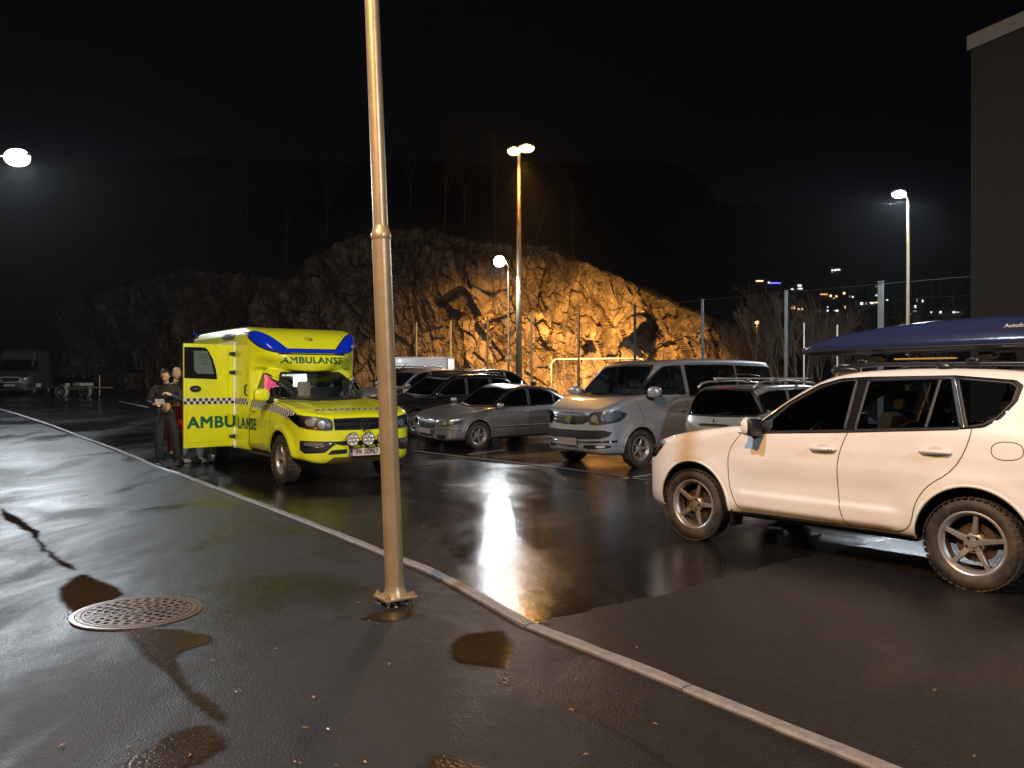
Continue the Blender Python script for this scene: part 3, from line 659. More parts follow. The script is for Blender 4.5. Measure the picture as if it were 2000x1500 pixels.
# tall mast with two sodium heads
def mast():
    b = pt(1013.5, 742, 37.5); z0 = gz(b.x, b.y); t = thing('tall_lamp_mast', 'tallest lamp mast in the middle with two glowing orange heads', 'street lamp', (b.x, b.y, z0)); h = 1.6+445/FPX*37.5-z0
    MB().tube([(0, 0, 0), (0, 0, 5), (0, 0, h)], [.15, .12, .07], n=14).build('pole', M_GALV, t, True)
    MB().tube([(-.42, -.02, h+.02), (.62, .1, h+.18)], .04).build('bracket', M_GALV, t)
    for dx, dz, s in ((-.22, .03, .32), (.34, .16, .38)):
        hd = MB().ell((dx, -.05, h+dz+.07), (s, s*.6, .10), pw=.8).build('lamp_head', mat("lamp_head_grey", (.3, .3, .3), .5), t, True)
        MB().ell((dx, -.08, h+dz-.02), (s*.95, s*.6, .20), pw=.9).build('lens', emis("sodium_glow", (1, .60, .26), 5), hd, True)
    lamp("light", 'SPOT', (.2, .35, h-.25), 66000, SODIUM, (1.2, 9.6, 0), radius=.25, cone=94, blend=1, parent=t); lamp("light", 'SPOT', (.2, .35, h-.3), 500, SODIUM, (0, 9, -1), radius=.25, cone=150, blend=.8, parent=t)
    lamp("light", 'SPOT', (-.2, -.35, h-.25), 1000, SODIUM, (0, -9, 0), radius=.25, cone=140, blend=.7, parent=t)
mast()
# the big galvanised pole in the foreground (leans a little, as in the photo)
def front_pole():
    b = at(772, 1178, PZ); t = thing('lamp_post', 'large galvanised steel pole on a bolted base plate in the foreground', 'pole', (b.x, b.y, PZ))
    t.rotation_euler = (0, -math.atan(.0385), 0)
    zc = 1.6+(742-460)/FPX*b.y-PZ
    r0, r1 = .066, .052
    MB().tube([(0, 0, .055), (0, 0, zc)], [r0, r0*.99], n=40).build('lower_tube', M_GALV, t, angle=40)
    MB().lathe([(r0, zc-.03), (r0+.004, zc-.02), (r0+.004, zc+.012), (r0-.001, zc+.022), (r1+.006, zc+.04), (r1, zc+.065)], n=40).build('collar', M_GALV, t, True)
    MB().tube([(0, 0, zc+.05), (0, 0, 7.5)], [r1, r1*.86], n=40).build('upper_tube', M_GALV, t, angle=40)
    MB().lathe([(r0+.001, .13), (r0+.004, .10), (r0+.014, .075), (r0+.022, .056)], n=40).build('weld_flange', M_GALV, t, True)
    a = .55; rot = Matrix.Rotation(a, 3, 'Z')
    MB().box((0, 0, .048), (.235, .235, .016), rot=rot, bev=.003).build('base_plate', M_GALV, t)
    for sx in (-1, 1):
        for sy in (-1, 1):
            p = rot @ Vector((sx*.093, sy*.093, 0)); m = MB(); m.tube([(p.x, p.y, -.01), (p.x, p.y, .085)], .009, n=10)
            m.lathe([(.0, .057), (.019, .057), (.019, .073), (0, .073)], c=(p.x, p.y, 0), n=6); m.lathe([(.0, .026), (.018, .026), (.018, .038), (0, .038)], c=(p.x, p.y, 0), n=6)
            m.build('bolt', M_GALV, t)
    m = MB(); r = random.Random(3)
    for k in range(26): q = rot @ Vector((r.uniform(-.12, .12), r.uniform(-.13, .10), 0)); s = r.uniform(.006, .014); m.ell((q.x, q.y, .004), (s, s*.8, s*.7), 6, 4)
    tag(m.build('grit', mat("grit_stones", (.16, .12, .08), .7), t), kind='stuff')
front_pole()
# ================================================ VEHICLE BODIES
class Tab:
    def __init__(s, P, h=.012, pad=.5):
        P = np.asarray(P); lo = P.min(0)-pad; hi = P.max(0)+pad; s.lo = lo; s.h = h
        nx, nz = [int((hi[k]-lo[k])/h)+2 for k in (0, 1)]; X, Z = np.meshgrid(lo[0]+h*np.arange(nx), lo[1]+h*np.arange(nz), indexing='ij')
        s.T = sdf_poly(P, X, Z); s.nx, s.nz = nx, nz
    def __call__(s, X, Z):
        u = np.clip((X-s.lo[0])/s.h, 0, s.nx-1.001); v = np.clip((Z-s.lo[1])/s.h, 0, s.nz-1.001); i = u.astype(int); j = v.astype(int); u = u-i; v = v-j; T = s.T
        return T[i, j]*(1-u)*(1-v)+T[i+1, j]*u*(1-v)+T[i, j+1]*(1-u)*v+T[i+1, j+1]*u*v
def smax(a, b, k): h = np.clip(.5+.5*(a-b)/k, 0, 1); return b+(a-b)*h+k*h*(1-h)
def smin(a, b, k): return -smax(-a, -b, k)
class Vol:
    """volume bounded by a side profile, a plan outline and a cross-section inset"""
    def __init__(s, prof, plan, inset, k=.09, n=2, npl=2, mod=None):
        s.p = Tab(chaikin(prof, n)); pl = [(x, y) for x, y in plan]; pl = pl+[(x, -y) for x, y in reversed(pl)]
        s.q = Tab(chaikin(pl, npl)); s.iz = [a for a, b in inset]; s.iy = [b for a, b in inset]; s.k = k; s.mod = mod
    def __call__(s, x, y, z):
        o = np.interp(z, s.iz, s.iy)
        if s.mod: o = o+s.mod(x, np.abs(y), z)
        ay = np.abs(y)+o
        return smax(s.p(x, z), s.q(x, ay), s.k)
VIEWS = {'left': (0, 2, 1, 1), 'right': (0, 2, 1, -1), 'front': (1, 2, 0, 1), 'back': (1, 2, 0, -1), 'top': (0, 1, 2, 1)}   # a axis, b axis, depth axis, sign
class Car:
    def __init__(s, F, lo, hi, h):
        s.F = F; s.lo = np.array(lo); s.hi = np.array(hi); s.h = h
    def grad(s, P, e=.012):
        g = np.zeros_like(P)
        for k in range(3):
            d = np.zeros(3); d[k] = e; A = P+d; B = P-d; g[:, k] = s.F(A[:, 0], A[:, 1], A[:, 2])-s.F(B[:, 0], B[:, 1], B[:, 2])
        n = np.linalg.norm(g, axis=1, keepdims=True)/(2*e); return g/(2*e), n
    def surf(s):
        lo, hi, h = s.lo, s.hi, s.h; n = ((hi-lo)/h).astype(int)+2; ax = [lo[k]+h*np.arange(n[k]) for k in range(3)]
        X, Y, Z = np.meshgrid(*ax, indexing='ij'); V = s.F(X.ravel(), Y.ravel(), Z.ravel()).reshape(X.shape); I = V < 0
        m = [k-1 for k in n]; acc = np.zeros((*m, 3)); cnt = np.zeros(m)
        off = [(0, 0), (1, 0), (0, 1), (1, 1)]
        for a in range(3):
            b, c = [k for k in range(3) if k != a]
            for (ob, oc) in off:
                sl0 = [None]*3; sl1 = [None]*3; sl0[a] = slice(0, m[a]); sl1[a] = slice(1, m[a]+1)
                for (ax_, o) in ((b, ob), (c, oc)): sl0[ax_] = slice(o, m[ax_]+o); sl1[ax_] = sl0[ax_]
                v0 = V[tuple(sl0)]; v1 = V[tuple(sl1)]; cr = (v0 < 0) != (v1 < 0); t = np.where(cr, v0/np.where(cr, v0-v1, 1), 0)
                p = np.zeros((*m, 3)); p[..., a] = t; p[..., b] = ob; p[..., c] = oc
                acc += p*cr[..., None]; cnt += cr
        act = cnt > 0; idx = -np.ones(m, int); idx[act] = np.arange(act.sum()); base = np.argwhere(act)
        P = lo+h*(base+acc[act]/cnt[act][:, None])
        fs = []
        for a in range(3):
            b, c = [(1, 2), (2, 0), (0, 1)][a]
            sl0 = [slice(1, n[k]-1) for k in range(3)]; sl1 = list(sl0); sl0[a] = slice(0, n[a]-1); sl1[a] = slice(1, n[a])
            i0 = I[tuple(sl0)]; i1 = I[tuple(sl1)]; E = np.argwhere(i0 != i1)
            st = i0[tuple(E.T)]; E = E+np.array([0 if k == a else 1 for k in range(3)])
            def q(db, dc): F_ = E.copy(); F_[:, b] -= db; F_[:, c] -= dc; return idx[tuple(F_.T)]
            Q = np.stack([q(1, 1), q(0, 1), q(0, 0), q(1, 0)], 1); Q[~st] = Q[~st][:, ::-1]; fs.append(Q)
        Fc = np.concatenate(fs)
        for _ in range(4):
            f = s.F(P[:, 0], P[:, 1], P[:, 2])[:, None]; g, n_ = s.grad(P); P = P-g*np.clip(f/np.maximum(n_**2, .05), -.5*h, .5*h)
        s.P = P; s.Q = Fc; s.lab = np.zeros(len(Fc), int); s.names = ['']; return s
    def nrm(s, P): g, n = s.grad(P, .018); return g/np.maximum(n, 1e-6)
    def region(s, name, view, poly, cond=None, over=None, smooth=0):
        """label the faces whose centre lies in the outline (seen in that view) and pull the border vertices onto it"""
        if smooth: poly = chaikin(poly, smooth)
        a, b, d, sg = VIEWS[view]; C = s.P[s.Q].mean(1); n = s.nrm(C); ok = n[:, d]*sg > .12
        if cond is not None: ok &= cond(C[:, 0], C[:, 1], C[:, 2])
        if over is not None: ok &= np.isin(s.lab, [s.names.index(o) for o in over if o in s.names])
        inn = ok & (sdf_poly(poly, C[:, a], C[:, b]) < 0)
        s.names.append(name); k = len(s.names)-1; s.lab[inn] = k
        vi = np.zeros(len(s.P), bool); vi[s.Q[inn].ravel()] = True; vo = np.zeros(len(s.P), bool); vo[s.Q[~inn].ravel()] = True
        B = np.where(vi & vo)[0]
        if len(B) == 0: return s
        P = s.P[B]; pa = P[:, a].copy(); pb = P[:, b].copy(); best = np.full(len(B), 1e9); na = pa.copy(); nb = pb.copy(); pl = np.asarray(poly, float)
        for i in range(len(pl)):
            A = pl[i]; e = pl[(i+1) % len(pl)]-A; l = e@e
            if l < 1e-12: continue
            t = np.clip(((pa-A[0])*e[0]+(pb-A[1])*e[1])/l, 0, 1); qa = A[0]+e[0]*t; qb = A[1]+e[1]*t; dd = (pa-qa)**2+(pb-qb)**2
            w = dd < best; best = np.where(w, dd, best); na = np.where(w, qa, na); nb = np.where(w, qb, nb)
        w = best < (1.6*s.h)**2; P[w, a] = na[w]; P[w, b] = nb[w]
        for _ in range(3):
            f = s.F(P[:, 0], P[:, 1], P[:, 2]); g, _n = s.grad(P); gd = g[:, d]; gd = np.where(np.abs(gd) < .25, .25*np.sign(gd+1e-9), gd); P[w, d] -= np.clip(f/gd, -.02, .02)[w]
        s.P[B] = P; return s
    def mirror_region(s, name, poly, cond=None, over=None, smooth=0):
        s.region(name, 'left', poly, cond, over, smooth); s.region(name+'_r', 'right', poly, cond, over, smooth)
    def part(s, lab, name, m, parent, inset=0.):
        labs = [s.names.index(l) for l in ([lab] if isinstance(lab, str) else lab) if l in s.names]
        Q = s.Q[np.isin(s.lab, labs)]
        if len(Q) == 0: return None
        u, inv = np.unique(Q, return_inverse=True); P = s.P[u]; N = s.nrm(P)
        if inset: P = P-N*inset
        return mesh(name, P, inv.reshape(Q.shape), m, parent, normals=N)
    def proj(s, view, A, B, off=0., far=None):
        a, b, d, sg = VIEWS[view]; A = np.asarray(A, float); B = np.asarray(B, float); s.miss = np.zeros(A.shape, bool); D = np.full(A.shape, (s.hi[d] if sg > 0 else s.lo[d])+0.)
        if far is not None: D[:] = far
        def ev(D): P = np.zeros((len(A), 3)); P[:, a] = A; P[:, b] = B; P[:, d] = D; return P
        hit = np.zeros(A.shape, bool)
        for _ in range(140):
            P = ev(D); f = s.F(P[:, 0], P[:, 1], P[:, 2]); hit |= f < 0
            D = np.where(hit, D, D-sg*np.clip(f*.5, .004, .03))
            if hit.all(): break
        s.miss = ~hit
        lo = D+sg*.035; hi_ = D
        for _ in range(10):
            m = (lo+hi_)/2; P = ev(m); f = s.F(P[:, 0], P[:, 1], P[:, 2]); lo = np.where(f > 0, m, lo); hi_ = np.where(f > 0, hi_, m)
        P = ev((lo+hi_)/2); N = s.nrm(P); return P+N*(np.asarray(off)[:, None] if np.ndim(off) else off), N
    def patch(s, name, view, poly, off, m, parent, smooth=1, res=.03, rim=True, far=None):
        if smooth: poly = [tuple(q) for q in chaikin(poly, smooth)]
        pl = []
        for i, p in enumerate(poly):
            a = np.array(p); b = np.array(poly[(i+1) % len(poly)]); k = max(1, int(np.linalg.norm(b-a)/res))
            pl += [tuple(a+(b-a)*j/k) for j in range(k)]
        arr = np.array(pl); lo = arr.min(0); hi = arr.max(0); gx, gy = np.meshgrid(np.arange(lo[0]+res/2, hi[0], res), np.arange(lo[1]+res/2, hi[1], res)); gx = gx.ravel(); gy = gy.ravel()
        if len(gx):
            w = sdf_poly(arr, gx, gy) < -res*.4; gx = gx[w]; gy = gy[w]
        n = len(pl); vs, es, fc, *_ = delaunay_2d_cdt([Vector(p) for p in pl]+[Vector(p) for p in zip(gx.tolist(), gy.tolist())], [], [list(range(n))], 1, 1e-6)
        A = [v.x for v in vs]; B = [v.y for v in vs]; P, N = s.proj(view, A, B, off, far); mi_ = s.miss; F_ = [list(f) for f in fc if not mi_[list(f)].any()]
        if not F_: return None
        a_, b_, d_, sg = VIEWS[view]
        # orientation
        f = F_[0]; nn = np.cross(P[f[1]]-P[f[0]], P[f[2]]-P[f[0]])
        if nn@N[f[0]] < 0: F_ = [q[::-1] for q in F_]
        V = P; NN = N
        if rim and off > 0:   # small skirt back to the body so that the piece has thickness
            from collections import Counter
            ec = Counter(); 
            for q in F_:
                for i in range(len(q)): ec[(q[i], q[(i+1) % len(q)])] += 1
            be = [e for e in ec if (e[1], e[0]) not in ec]; idx = {}; V = list(P); NN = list(N)
            for e in be:
                for v in e:
                    if v not in idx: idx[v] = len(V); V.append(P[v]-N[v]*(off+.004)); NN.append(N[v])
            for e in be: F_.append([e[1], e[0], idx[e[0]], idx[e[1]]])
        return mesh(name, V, F_, m, parent, normals=NN)
    def strip(s, name, view, pts, w, off, m, parent, closed=False, smooth=0, res=.025, far=None, thick=.006, dash=None):
        pts = [np.array(p, float) for p in pts]
        if smooth: pts = chaikin(pts, smooth, closed)
        if closed: pts = pts+[pts[0]]
        L_ = [pts[0]]
        for a, b in zip(pts, pts[1:]):
            k = max(1, int(np.linalg.norm(b-a)/res))
            for j in range(1, k+1): L_.append(a+(b-a)*j/k)
        L_ = np.array(L_); n = len(L_)
        if closed: T = np.roll(L_[:-1], -1, 0)-np.roll(L_[:-1], 1, 0); T = np.vstack([T, T[:1]])
        else: T = np.gradient(L_, axis=0)
        T /= np.maximum(np.linalg.norm(T, axis=1, keepdims=True), 1e-9); Q = np.stack([-T[:, 1], T[:, 0]], 1)
        ww = np.asarray(w) if np.ndim(w) else np.full(n, w)
        if len(ww) != n: ww = np.interp(np.linspace(0, 1, n), np.linspace(0, 1, len(ww)), ww)
        rows = [L_+Q*ww[:, None]*t for t in (-.5, .5)]; P = []; N = []
        ms = np.zeros(n, bool)
        for r in rows: p, nn = s.proj(view, r[:, 0], r[:, 1], off, far); P.append(p); N.append(nn); ms |= s.miss
        a = P[0]; b = P[1]; V = np.concatenate([a-N[0]*thick, a, b, b-N[1]*thick]); NN = np.concatenate([N[0], N[0], N[1], N[1]])
        F_ = []
        for i in range(n-1):
            if ms[i] or ms[i+1]: continue
            for k in range(3): F_.append((k*n+i, k*n+i+1, (k+1)*n+i+1, (k+1)*n+i))
        if not F_: return None
        nn = np.cross(V[F_[1][1]]-V[F_[1][0]], V[F_[1][2]]-V[F_[1][0]])
        if nn@NN[F_[1][0]] < 0: F_ = [q[::-1] for q in F_]
        u = sorted(set(i for f in F_ for i in f)); ix = {v: i for i, v in enumerate(u)}
        return mesh(name, V[u], [[ix[i] for i in f] for f in F_], m, parent, smooth=True)
    def checker(s, name, view, line, rows, cell, off, mats, parent, dz=0):
        """chequered tape: cells follow a centre line"""
        pts = [np.array(p, float) for p in line]; cum_ = [0]
        for a, b in zip(pts, pts[1:]): cum_.append(cum_[-1]+np.linalg.norm(b-a))
        n = max(2, int(cum_[-1]/cell)); S = np.linspace(0, cum_[-1], n+1); arr = np.array(pts); cx = np.interp(S, cum_, arr[:, 0]); cz = np.interp(S, cum_, arr[:, 1])
        tx = np.gradient(cx); tz = np.gradient(cz); l = np.hypot(tx, tz); q = np.stack([-tz/l, tx/l], 1)
        if q[0, 1] < 0: q = -q
        V = []; 
        for r in range(rows+1):
            o = (r-rows/2)*cell; V.append(np.stack([cx+q[:, 0]*o, cz+q[:, 1]*o], 1))
        V = np.concatenate(V); P, N = s.proj(view, V[:, 0], V[:, 1], off); F_ = []; mi = []
        for r in range(rows):
            for i in range(n): F_.append((r*(n+1)+i, r*(n+1)+i+1, (r+1)*(n+1)+i+1, (r+1)*(n+1)+i)); mi.append((r+i) % 2)
        nn = np.cross(P[F_[0][1]]-P[F_[0][0]], P[F_[0][2]]-P[F_[0][0]])
        if nn@N[0] < 0: F_ = [f[::-1] for f in F_]
        return mesh(name, P, F_, mats, parent, mi=mi)

def text_tris(txt, h, sx=1., bold=.02, spacing=1.):
    """outline text; weight comes from copies shifted a little, each a hair above the last"""
    c = bpy.data.curves.new("t", 'FONT'); c.body = txt; c.size = h/.70; c.offset = 0; c.space_character = spacing; c.resolution_u = 3; c.align_x = 'CENTER'
    o = bpy.data.objects.new("t", c); COL.objects.link(o); dg = bpy.context.evaluated_depsgraph_get(); me = bpy.data.meshes.new_from_object(o.evaluated_get(dg))
    bm = bmesh.new(); bm.from_mesh(me); bmesh.ops.triangulate(bm, faces=bm.faces[:]); vs = [(v.co.x*sx, v.co.y) for v in bm.verts]; bm.verts.index_update()
    fs = [[v.index for v in f.verts] for f in bm.faces]; bm.free(); bpy.data.objects.remove(o); bpy.data.meshes.remove(me)
    V = []; F_ = []; Lz = []; d = bold*h
    for i, (dx, dy) in enumerate([(0, 0), (d, d*.6), (-d, d*.6), (d, -d*.6), (-d, -d*.6)]):
        b = len(V); V += [(x+dx, y+dy) for x, y in vs]; Lz += [i*.0004]*len(vs); F_ += [[q+b for q in f] for f in fs]
    return V, F_, np.array(Lz)
def text_on(body, name, view, txt, c, h, m, parent, sx=1., bold=.02, off=.004, flip=False, slope=0, spacing=1., far=None):
    vs, fs, lz = text_tris(txt, h, sx, bold, spacing); f = -1 if flip else 1
    A = np.array([c[0]+f*v[0] for v in vs]); B = np.array([c[1]+v[1]+slope*v[0]*f for v in vs]); P, N = body.proj(view, A, B, off+lz, far)
    return mesh(name, P, fs, m, parent, normals=N)
def text_flat(name, txt, M, h, m, parent, sx=1., bold=.02, spacing=1.):
    vs, fs, lz = text_tris(txt, h, sx, bold, spacing); return mesh(name, [M @ Vector((v[0], v[1], float(z))) for v, z in zip(vs, lz)], fs, m, parent)

# ---- wheels
def wheel(parent, pos, r, w, side, rimr, spokes=5, style='wide', m_rim=None, m_tyre=None, steer=0, phase=0, lod=1):
    """wheel centre pos, side +1 = left"""
    m_rim = m_rim or M_RIM; m_tyre = m_tyre or M_TYRE
    t = bpy.data.objects.new('wheel', None); link(t, parent); t.location = pos; t.rotation_euler = (0, 0, R(steer)); t.empty_display_size = .1
    sg = side; n = 56 if lod else 28; sw = r-rimr
    pr = [(rimr-.004, -w*.40), (rimr+.012, -w*.44), (rimr+sw*.35, -w*.50), (r-.045, -w*.49), (r-.018, -w*.44), (r, -w*.36), (r, w*.36), (r-.018, w*.44), (r-.045, w*.49), (rimr+sw*.35, w*.50), (rimr+.012, w*.44), (rimr-.004, w*.40)]
    m = MB().lathe([(a, b*sg) for a, b in pr], 'Y', n=n, close=True)
    if lod:
        nb = 44 if lod > 1 else 30
        for k in range(nb):
            a = 2*math.pi*k/nb
            for row, yy in ((0, w*.40), (1, w*.13), (0, -w*.15)):
                aa = a+(.5*2*math.pi/nb if row else 0); rot = Matrix.Rotation(-aa, 3, 'Y')
                m.box(rot @ Vector((0, yy*sg, r)), (r*2*math.pi/nb*.72, w*.22, .007), rot=rot)
    m.build('tyre', m_tyre, t, angle=35)
    o = w*.42*sg
    rb = MB().lathe([(rimr+.006, -w*.4*sg), (rimr-.03, -w*.2*sg), (rimr-.035, w*.25*sg), (rimr-.022, w*.33*sg), (rimr-.018, o-.004*sg), (rimr-.006, o+.004*sg), (rimr+.008, o), (rimr+.010, o-.012*sg)], 'Y', n=n)
    hub = .17*rimr/.23
    for k in range(spokes):
        a0 = 2*math.pi*k/spokes+phase
        rot = Matrix.Rotation(-a0, 3, 'Y')
        if style == 'wide':   # one broad spoke with a chamfered back
            pairs = [(0, 0)]; w0, w1 = .050*rimr/.23, .030*rimr/.23
        else: pairs = [(-.22, -.10), (.22, .10)]; w0, w1 = .016, .014
        for (s0, s1) in pairs:
            vs = []; N_ = 6
            for i in range(N_+1):
                f = i/N_; rr = .035+(rimr-.016-.035)*f; ww = (w0*(1-f)+w1*f)*(1+.5*max(0, f-.8)*2.2)
                yf = o-.028*sg+(.010*sg)*(f-.3)-.014*sg*math.exp(-((f-.0)/.22)**2); yb = yf-(.030+.012*(1-f))*sg; cx = (s0*(1-f)+s1*f)*rimr*.9*(f**.5)
                for (xx, yy) in ((-ww*.5, yb), (-ww*.5, yf-.008*sg), (-ww*.36, yf), (ww*.36, yf), (ww*.5, yf-.008*sg), (ww*.5, yb)): vs.append(rot @ Vector((cx+xx, yy, rr)))
            rb.add(vs, [(i*6+k2, i*6+(k2+1) % 6, (i+1)*6+(k2+1) % 6, (i+1)*6+k2) for i in range(N_) for k2 in range(6)])
    hr = .072*rimr/.23
    rb.lathe([(hr*1.1, o-.075*sg), (hr, o-.045*sg), (hr*.82, o-.036*sg), (.034, o-.036*sg), (.030, o-.026*sg), (0.001, o-.024*sg)], 'Y', n=24)
    rb.build('rim', m_rim, t, angle=32)
    for k in range(5):
        a = 2*math.pi*(k+.5)/5+phase; p = Vector((math.sin(a)*.053, o-.034*sg, math.cos(a)*.053))
        if lod > 1: MB().lathe([(.0085, 0), (.0085, .012*sg), (.0, .013*sg)], 'Y', c=p, n=6).build('wheel_nut', M_BLK, t)
    MB().lathe([(.15, 0), (.15, -.02*sg), (.02, -.02*sg)], 'Y', n=28).lathe([(.001, .01*sg), (.06, .01*sg), (.07, 0), (.15, 0)], 'Y', n=28).build('brake_disc', mat("rusty_disc", (.10, .07, .05), .5, metal=.5), t, angle=35)
    return t
def wheels(parent, wb, track, r, w, rimr, **k):
    for (x, s, st) in ((0, 1, k.get('steer', 0)), (0, -1, k.get('steer', 0)), (-wb, 1, 0), (-wb, -1, 0)):
        if (x, s) in k.get('skip', ()): continue
        kk = {a: b for a, b in k.items() if a not in ('steer', 'skip')}
        wheel(parent, (x, s*(track/2), r), r, w, s, rimr, steer=st, **kk, phase=k.get('phase', 0) if False else (.3 if x == 0 else .1))
def arch(body, parent, x, R_, zc, hw, m, lip=True, depth=.34, lipw=.03):
    """dark wheel well lining and the lip of the arch on both sides"""
    for sg, view in ((1, 'left'), (-1, 'right')):
        ang = [R(a) for a in range(-22, 203, 9)]; P, N = body.proj(view, [x+R_*math.cos(a) for a in ang], [zc+R_*math.sin(a) for a in ang], 0.)
        P = P[~body.miss]; ang = [a for a, q in zip(ang, body.miss) if not q]
        vs = []
        for p in P: vs += [(p[0], p[1]-sg*.012, p[2]), (p[0], sg*(hw-depth), p[2])]
        fs = [(2*i, 2*i+1, 2*i+3, 2*i+2) for i in range(len(ang)-1)]
        c0 = len(vs); vs.append((x, sg*(hw-depth), zc)); fs += [(2*i+1, c0, 2*i+3) for i in range(len(ang)-1)]
        mesh('wheel_well', vs, fs, M_WELL, parent)
        if lip: body.strip('arch_lip', view, [(x+(R_+lipw*.4)*math.cos(a), zc+(R_+lipw*.4)*math.sin(a)) for a in [R(q) for q in range(-16, 198, 6)]], lipw, .006, m, parent, thick=.02)
def seats(parent, rows, hw, n=2, headz=None, zb=.45, m=None, wheelpos=None):
    m = m or M_SEAT
    for (x, z) in rows:
        ys = [(-hw*.48), hw*.48] if n == 2 else [-hw*.6, 0, hw*.6]
        for y in ys:
            w = hw*.82 if n == 2 else hw*.52
            MB().box((x+.1, y, zb+.02), (.52, w, .16), bev=.05).box((x-.20, y, zb+.38), (.14, w*.95, .66), rot=Matrix.Rotation(R(-14), 3, 'Y'), bev=.055).box((x-.32, y, zb+.80), (.10, w*.5, .17), rot=Matrix.Rotation(R(-10), 3, 'Y'), bev=.04).tube([(x-.30, y-.06, zb+.6), (x-.31, y-.06, zb+.8)], .006, 6).tube([(x-.30, y+.06, zb+.6), (x-.31, y+.06, zb+.8)], .006, 6).build('seat', m, parent, angle=40)
def steering(parent, x, y, z, tilt=28):
    rot = Matrix.Rotation(R(90-tilt+180), 3, 'Y'); m = MB(); pts = [Vector((x, y, z))+rot @ Vector((.185*math.cos(t), .185*math.sin(t), 0)) for t in [2*math.pi*k/28 for k in range(29)]]
    m.tube(pts, .014, 8, cap=False); m.ell((x, y, z), (.03, .07, .06)); 
    for a in (0, math.pi, -math.pi/2): m.tube([Vector((x, y, z)), Vector((x, y, z))+rot @ Vector((.18*math.cos(a+1.57), .18*math.sin(a+1.57), 0))], .012, 6)
    m.tube([(x, y, z), (x+.35, y, z-.14)], .03, 8); m.build('steering_wheel', M_BLK, parent, angle=40)
def vw_badge(parent, M, r, m):
    """round badge: ring with a V above a W"""
    b = MB()
    def bar(p, q, w=.085):
        p = Vector((p[0], p[1], 0)); q = Vector((q[0], q[1], 0)); d = (q-p).normalized()*w*.3; n_ = Vector((-d.y, d.x, 0)).normalized()*w; p, q = p-d*0, q+d*0
        vs = [p-n_, q-n_, q+n_, p+n_]; b.add([M @ (v*r+Vector((0, 0, z))) for z in (0, .008) for v in vs], [(4, 5, 6, 7), (0, 1, 5, 4), (1, 2, 6, 5), (2, 3, 7, 6), (3, 0, 4, 7)])
    n = 28
    vs = []
    for k in range(n):
        t = 2*math.pi*k/n
        for (rr, z) in ((.86, 0), (.86, .010), (1.0, .010), (1.0, 0)): vs.append(M @ (Vector((rr*math.cos(t)*r, rr*math.sin(t)*r, z))))
    b.add(vs, [(k*4+j, k*4+j+1, ((k+1) % n)*4+j+1, ((k+1) % n)*4+j) for k in range(n) for j in range(3)])
    bar((-.40, .80), (-.08, .10)); bar((.40, .80), (.08, .10)); bar((-.08, .12), (.08, .12))
    bar((-.78, .42), (-.36, -.76)); bar((.78, .42), (.36, -.76)); bar((-.36, -.76), (0, .0)); bar((.36, -.76), (0, .0))
    return b.build('badge', m, parent)
def plate(parent, c, nrm_dir, w=.52, h=.11, txt=None, m=None, tilt=0):
    """number plate: c centre, nrm_dir angle of its normal about z"""
    Mx = Matrix.Translation(c) @ Matrix.Rotation(nrm_dir+math.pi/2, 4, 'Z') @ Matrix.Rotation(R(90+tilt), 4, 'X')
    o = MB(); bm = [Mx @ Vector(v) for v in [(-w/2, -h/2, .004), (w/2, -h/2, .004), (w/2, h/2, .004), (-w/2, h/2, .004), (-w/2, -h/2, -.01), (w/2, -h/2, -.01), (w/2, h/2, -.01), (-w/2, h/2, -.01)]]
    o.add(bm, [(0, 1, 2, 3), (1, 0, 4, 5), (2, 1, 5, 6), (3, 2, 6, 7), (0, 3, 7, 4)]); p = o.build('number_plate', m or M_PLATE, parent)
    e = .012; MB().add([Mx @ Vector(v) for v in [(-w/2-e, -h/2-e, 0), (w/2+e, -h/2-e, 0), (w/2+e, h/2+e, 0), (-w/2-e, h/2+e, 0)]], [(0, 1, 2, 3)]).build('plate_holder', M_BLK, p)
    if txt:
        text_flat('plate_text', txt, Mx @ Matrix.Translation((.022, -h*.33, .0055)), h*.68, M_BLK, p, sx=.84, bold=.02, spacing=1.06)
        MB().add([Mx @ Vector(v) for v in [(-w/2+.002, -h/2+.002, .0055), (-w/2+.042, -h/2+.002, .0055), (-w/2+.042, h/2-.002, .0055), (-w/2+.002, h/2-.002, .0055)]], [(0, 1, 2, 3)]).build('blue_band', mat("plate_blue", (.01, .03, .25), .4), p)
        MB().add([Mx @ Vector((-w/2+.022+.011*math.cos(t), -h/2+.03+.011*math.sin(t), .0065)) for t in [k*math.pi/5 for k in range(10)]], [tuple(range(10))]).build('band_mark', mat("plate_mark", (.5, .5, .6), .4), p)
    return p
def place(t, c, h):
    """put a vehicle with its front axle over ground point c, heading h, resting on the sloping ground"""
    h = Vector((h[0], h[1], 0)).normalized(); r_ = 3.0; a = Vector((c[0], c[1], gz(c[0], c[1]))); b = a-h*r_; b.z = gz(b.x, b.y)
    l = Vector((-h.y, h.x, 0)); l2 = a+l; l2.z = gz(l2.x, l2.y); f = (a-b).normalized(); u = f.cross(l2-a).normalized(); l = u.cross(f)
    M = Matrix((f, l, u)).transposed().to_4x4(); M.translation = a; t.matrix_world = M
    t.location = a; t.rotation_euler = M.to_euler()
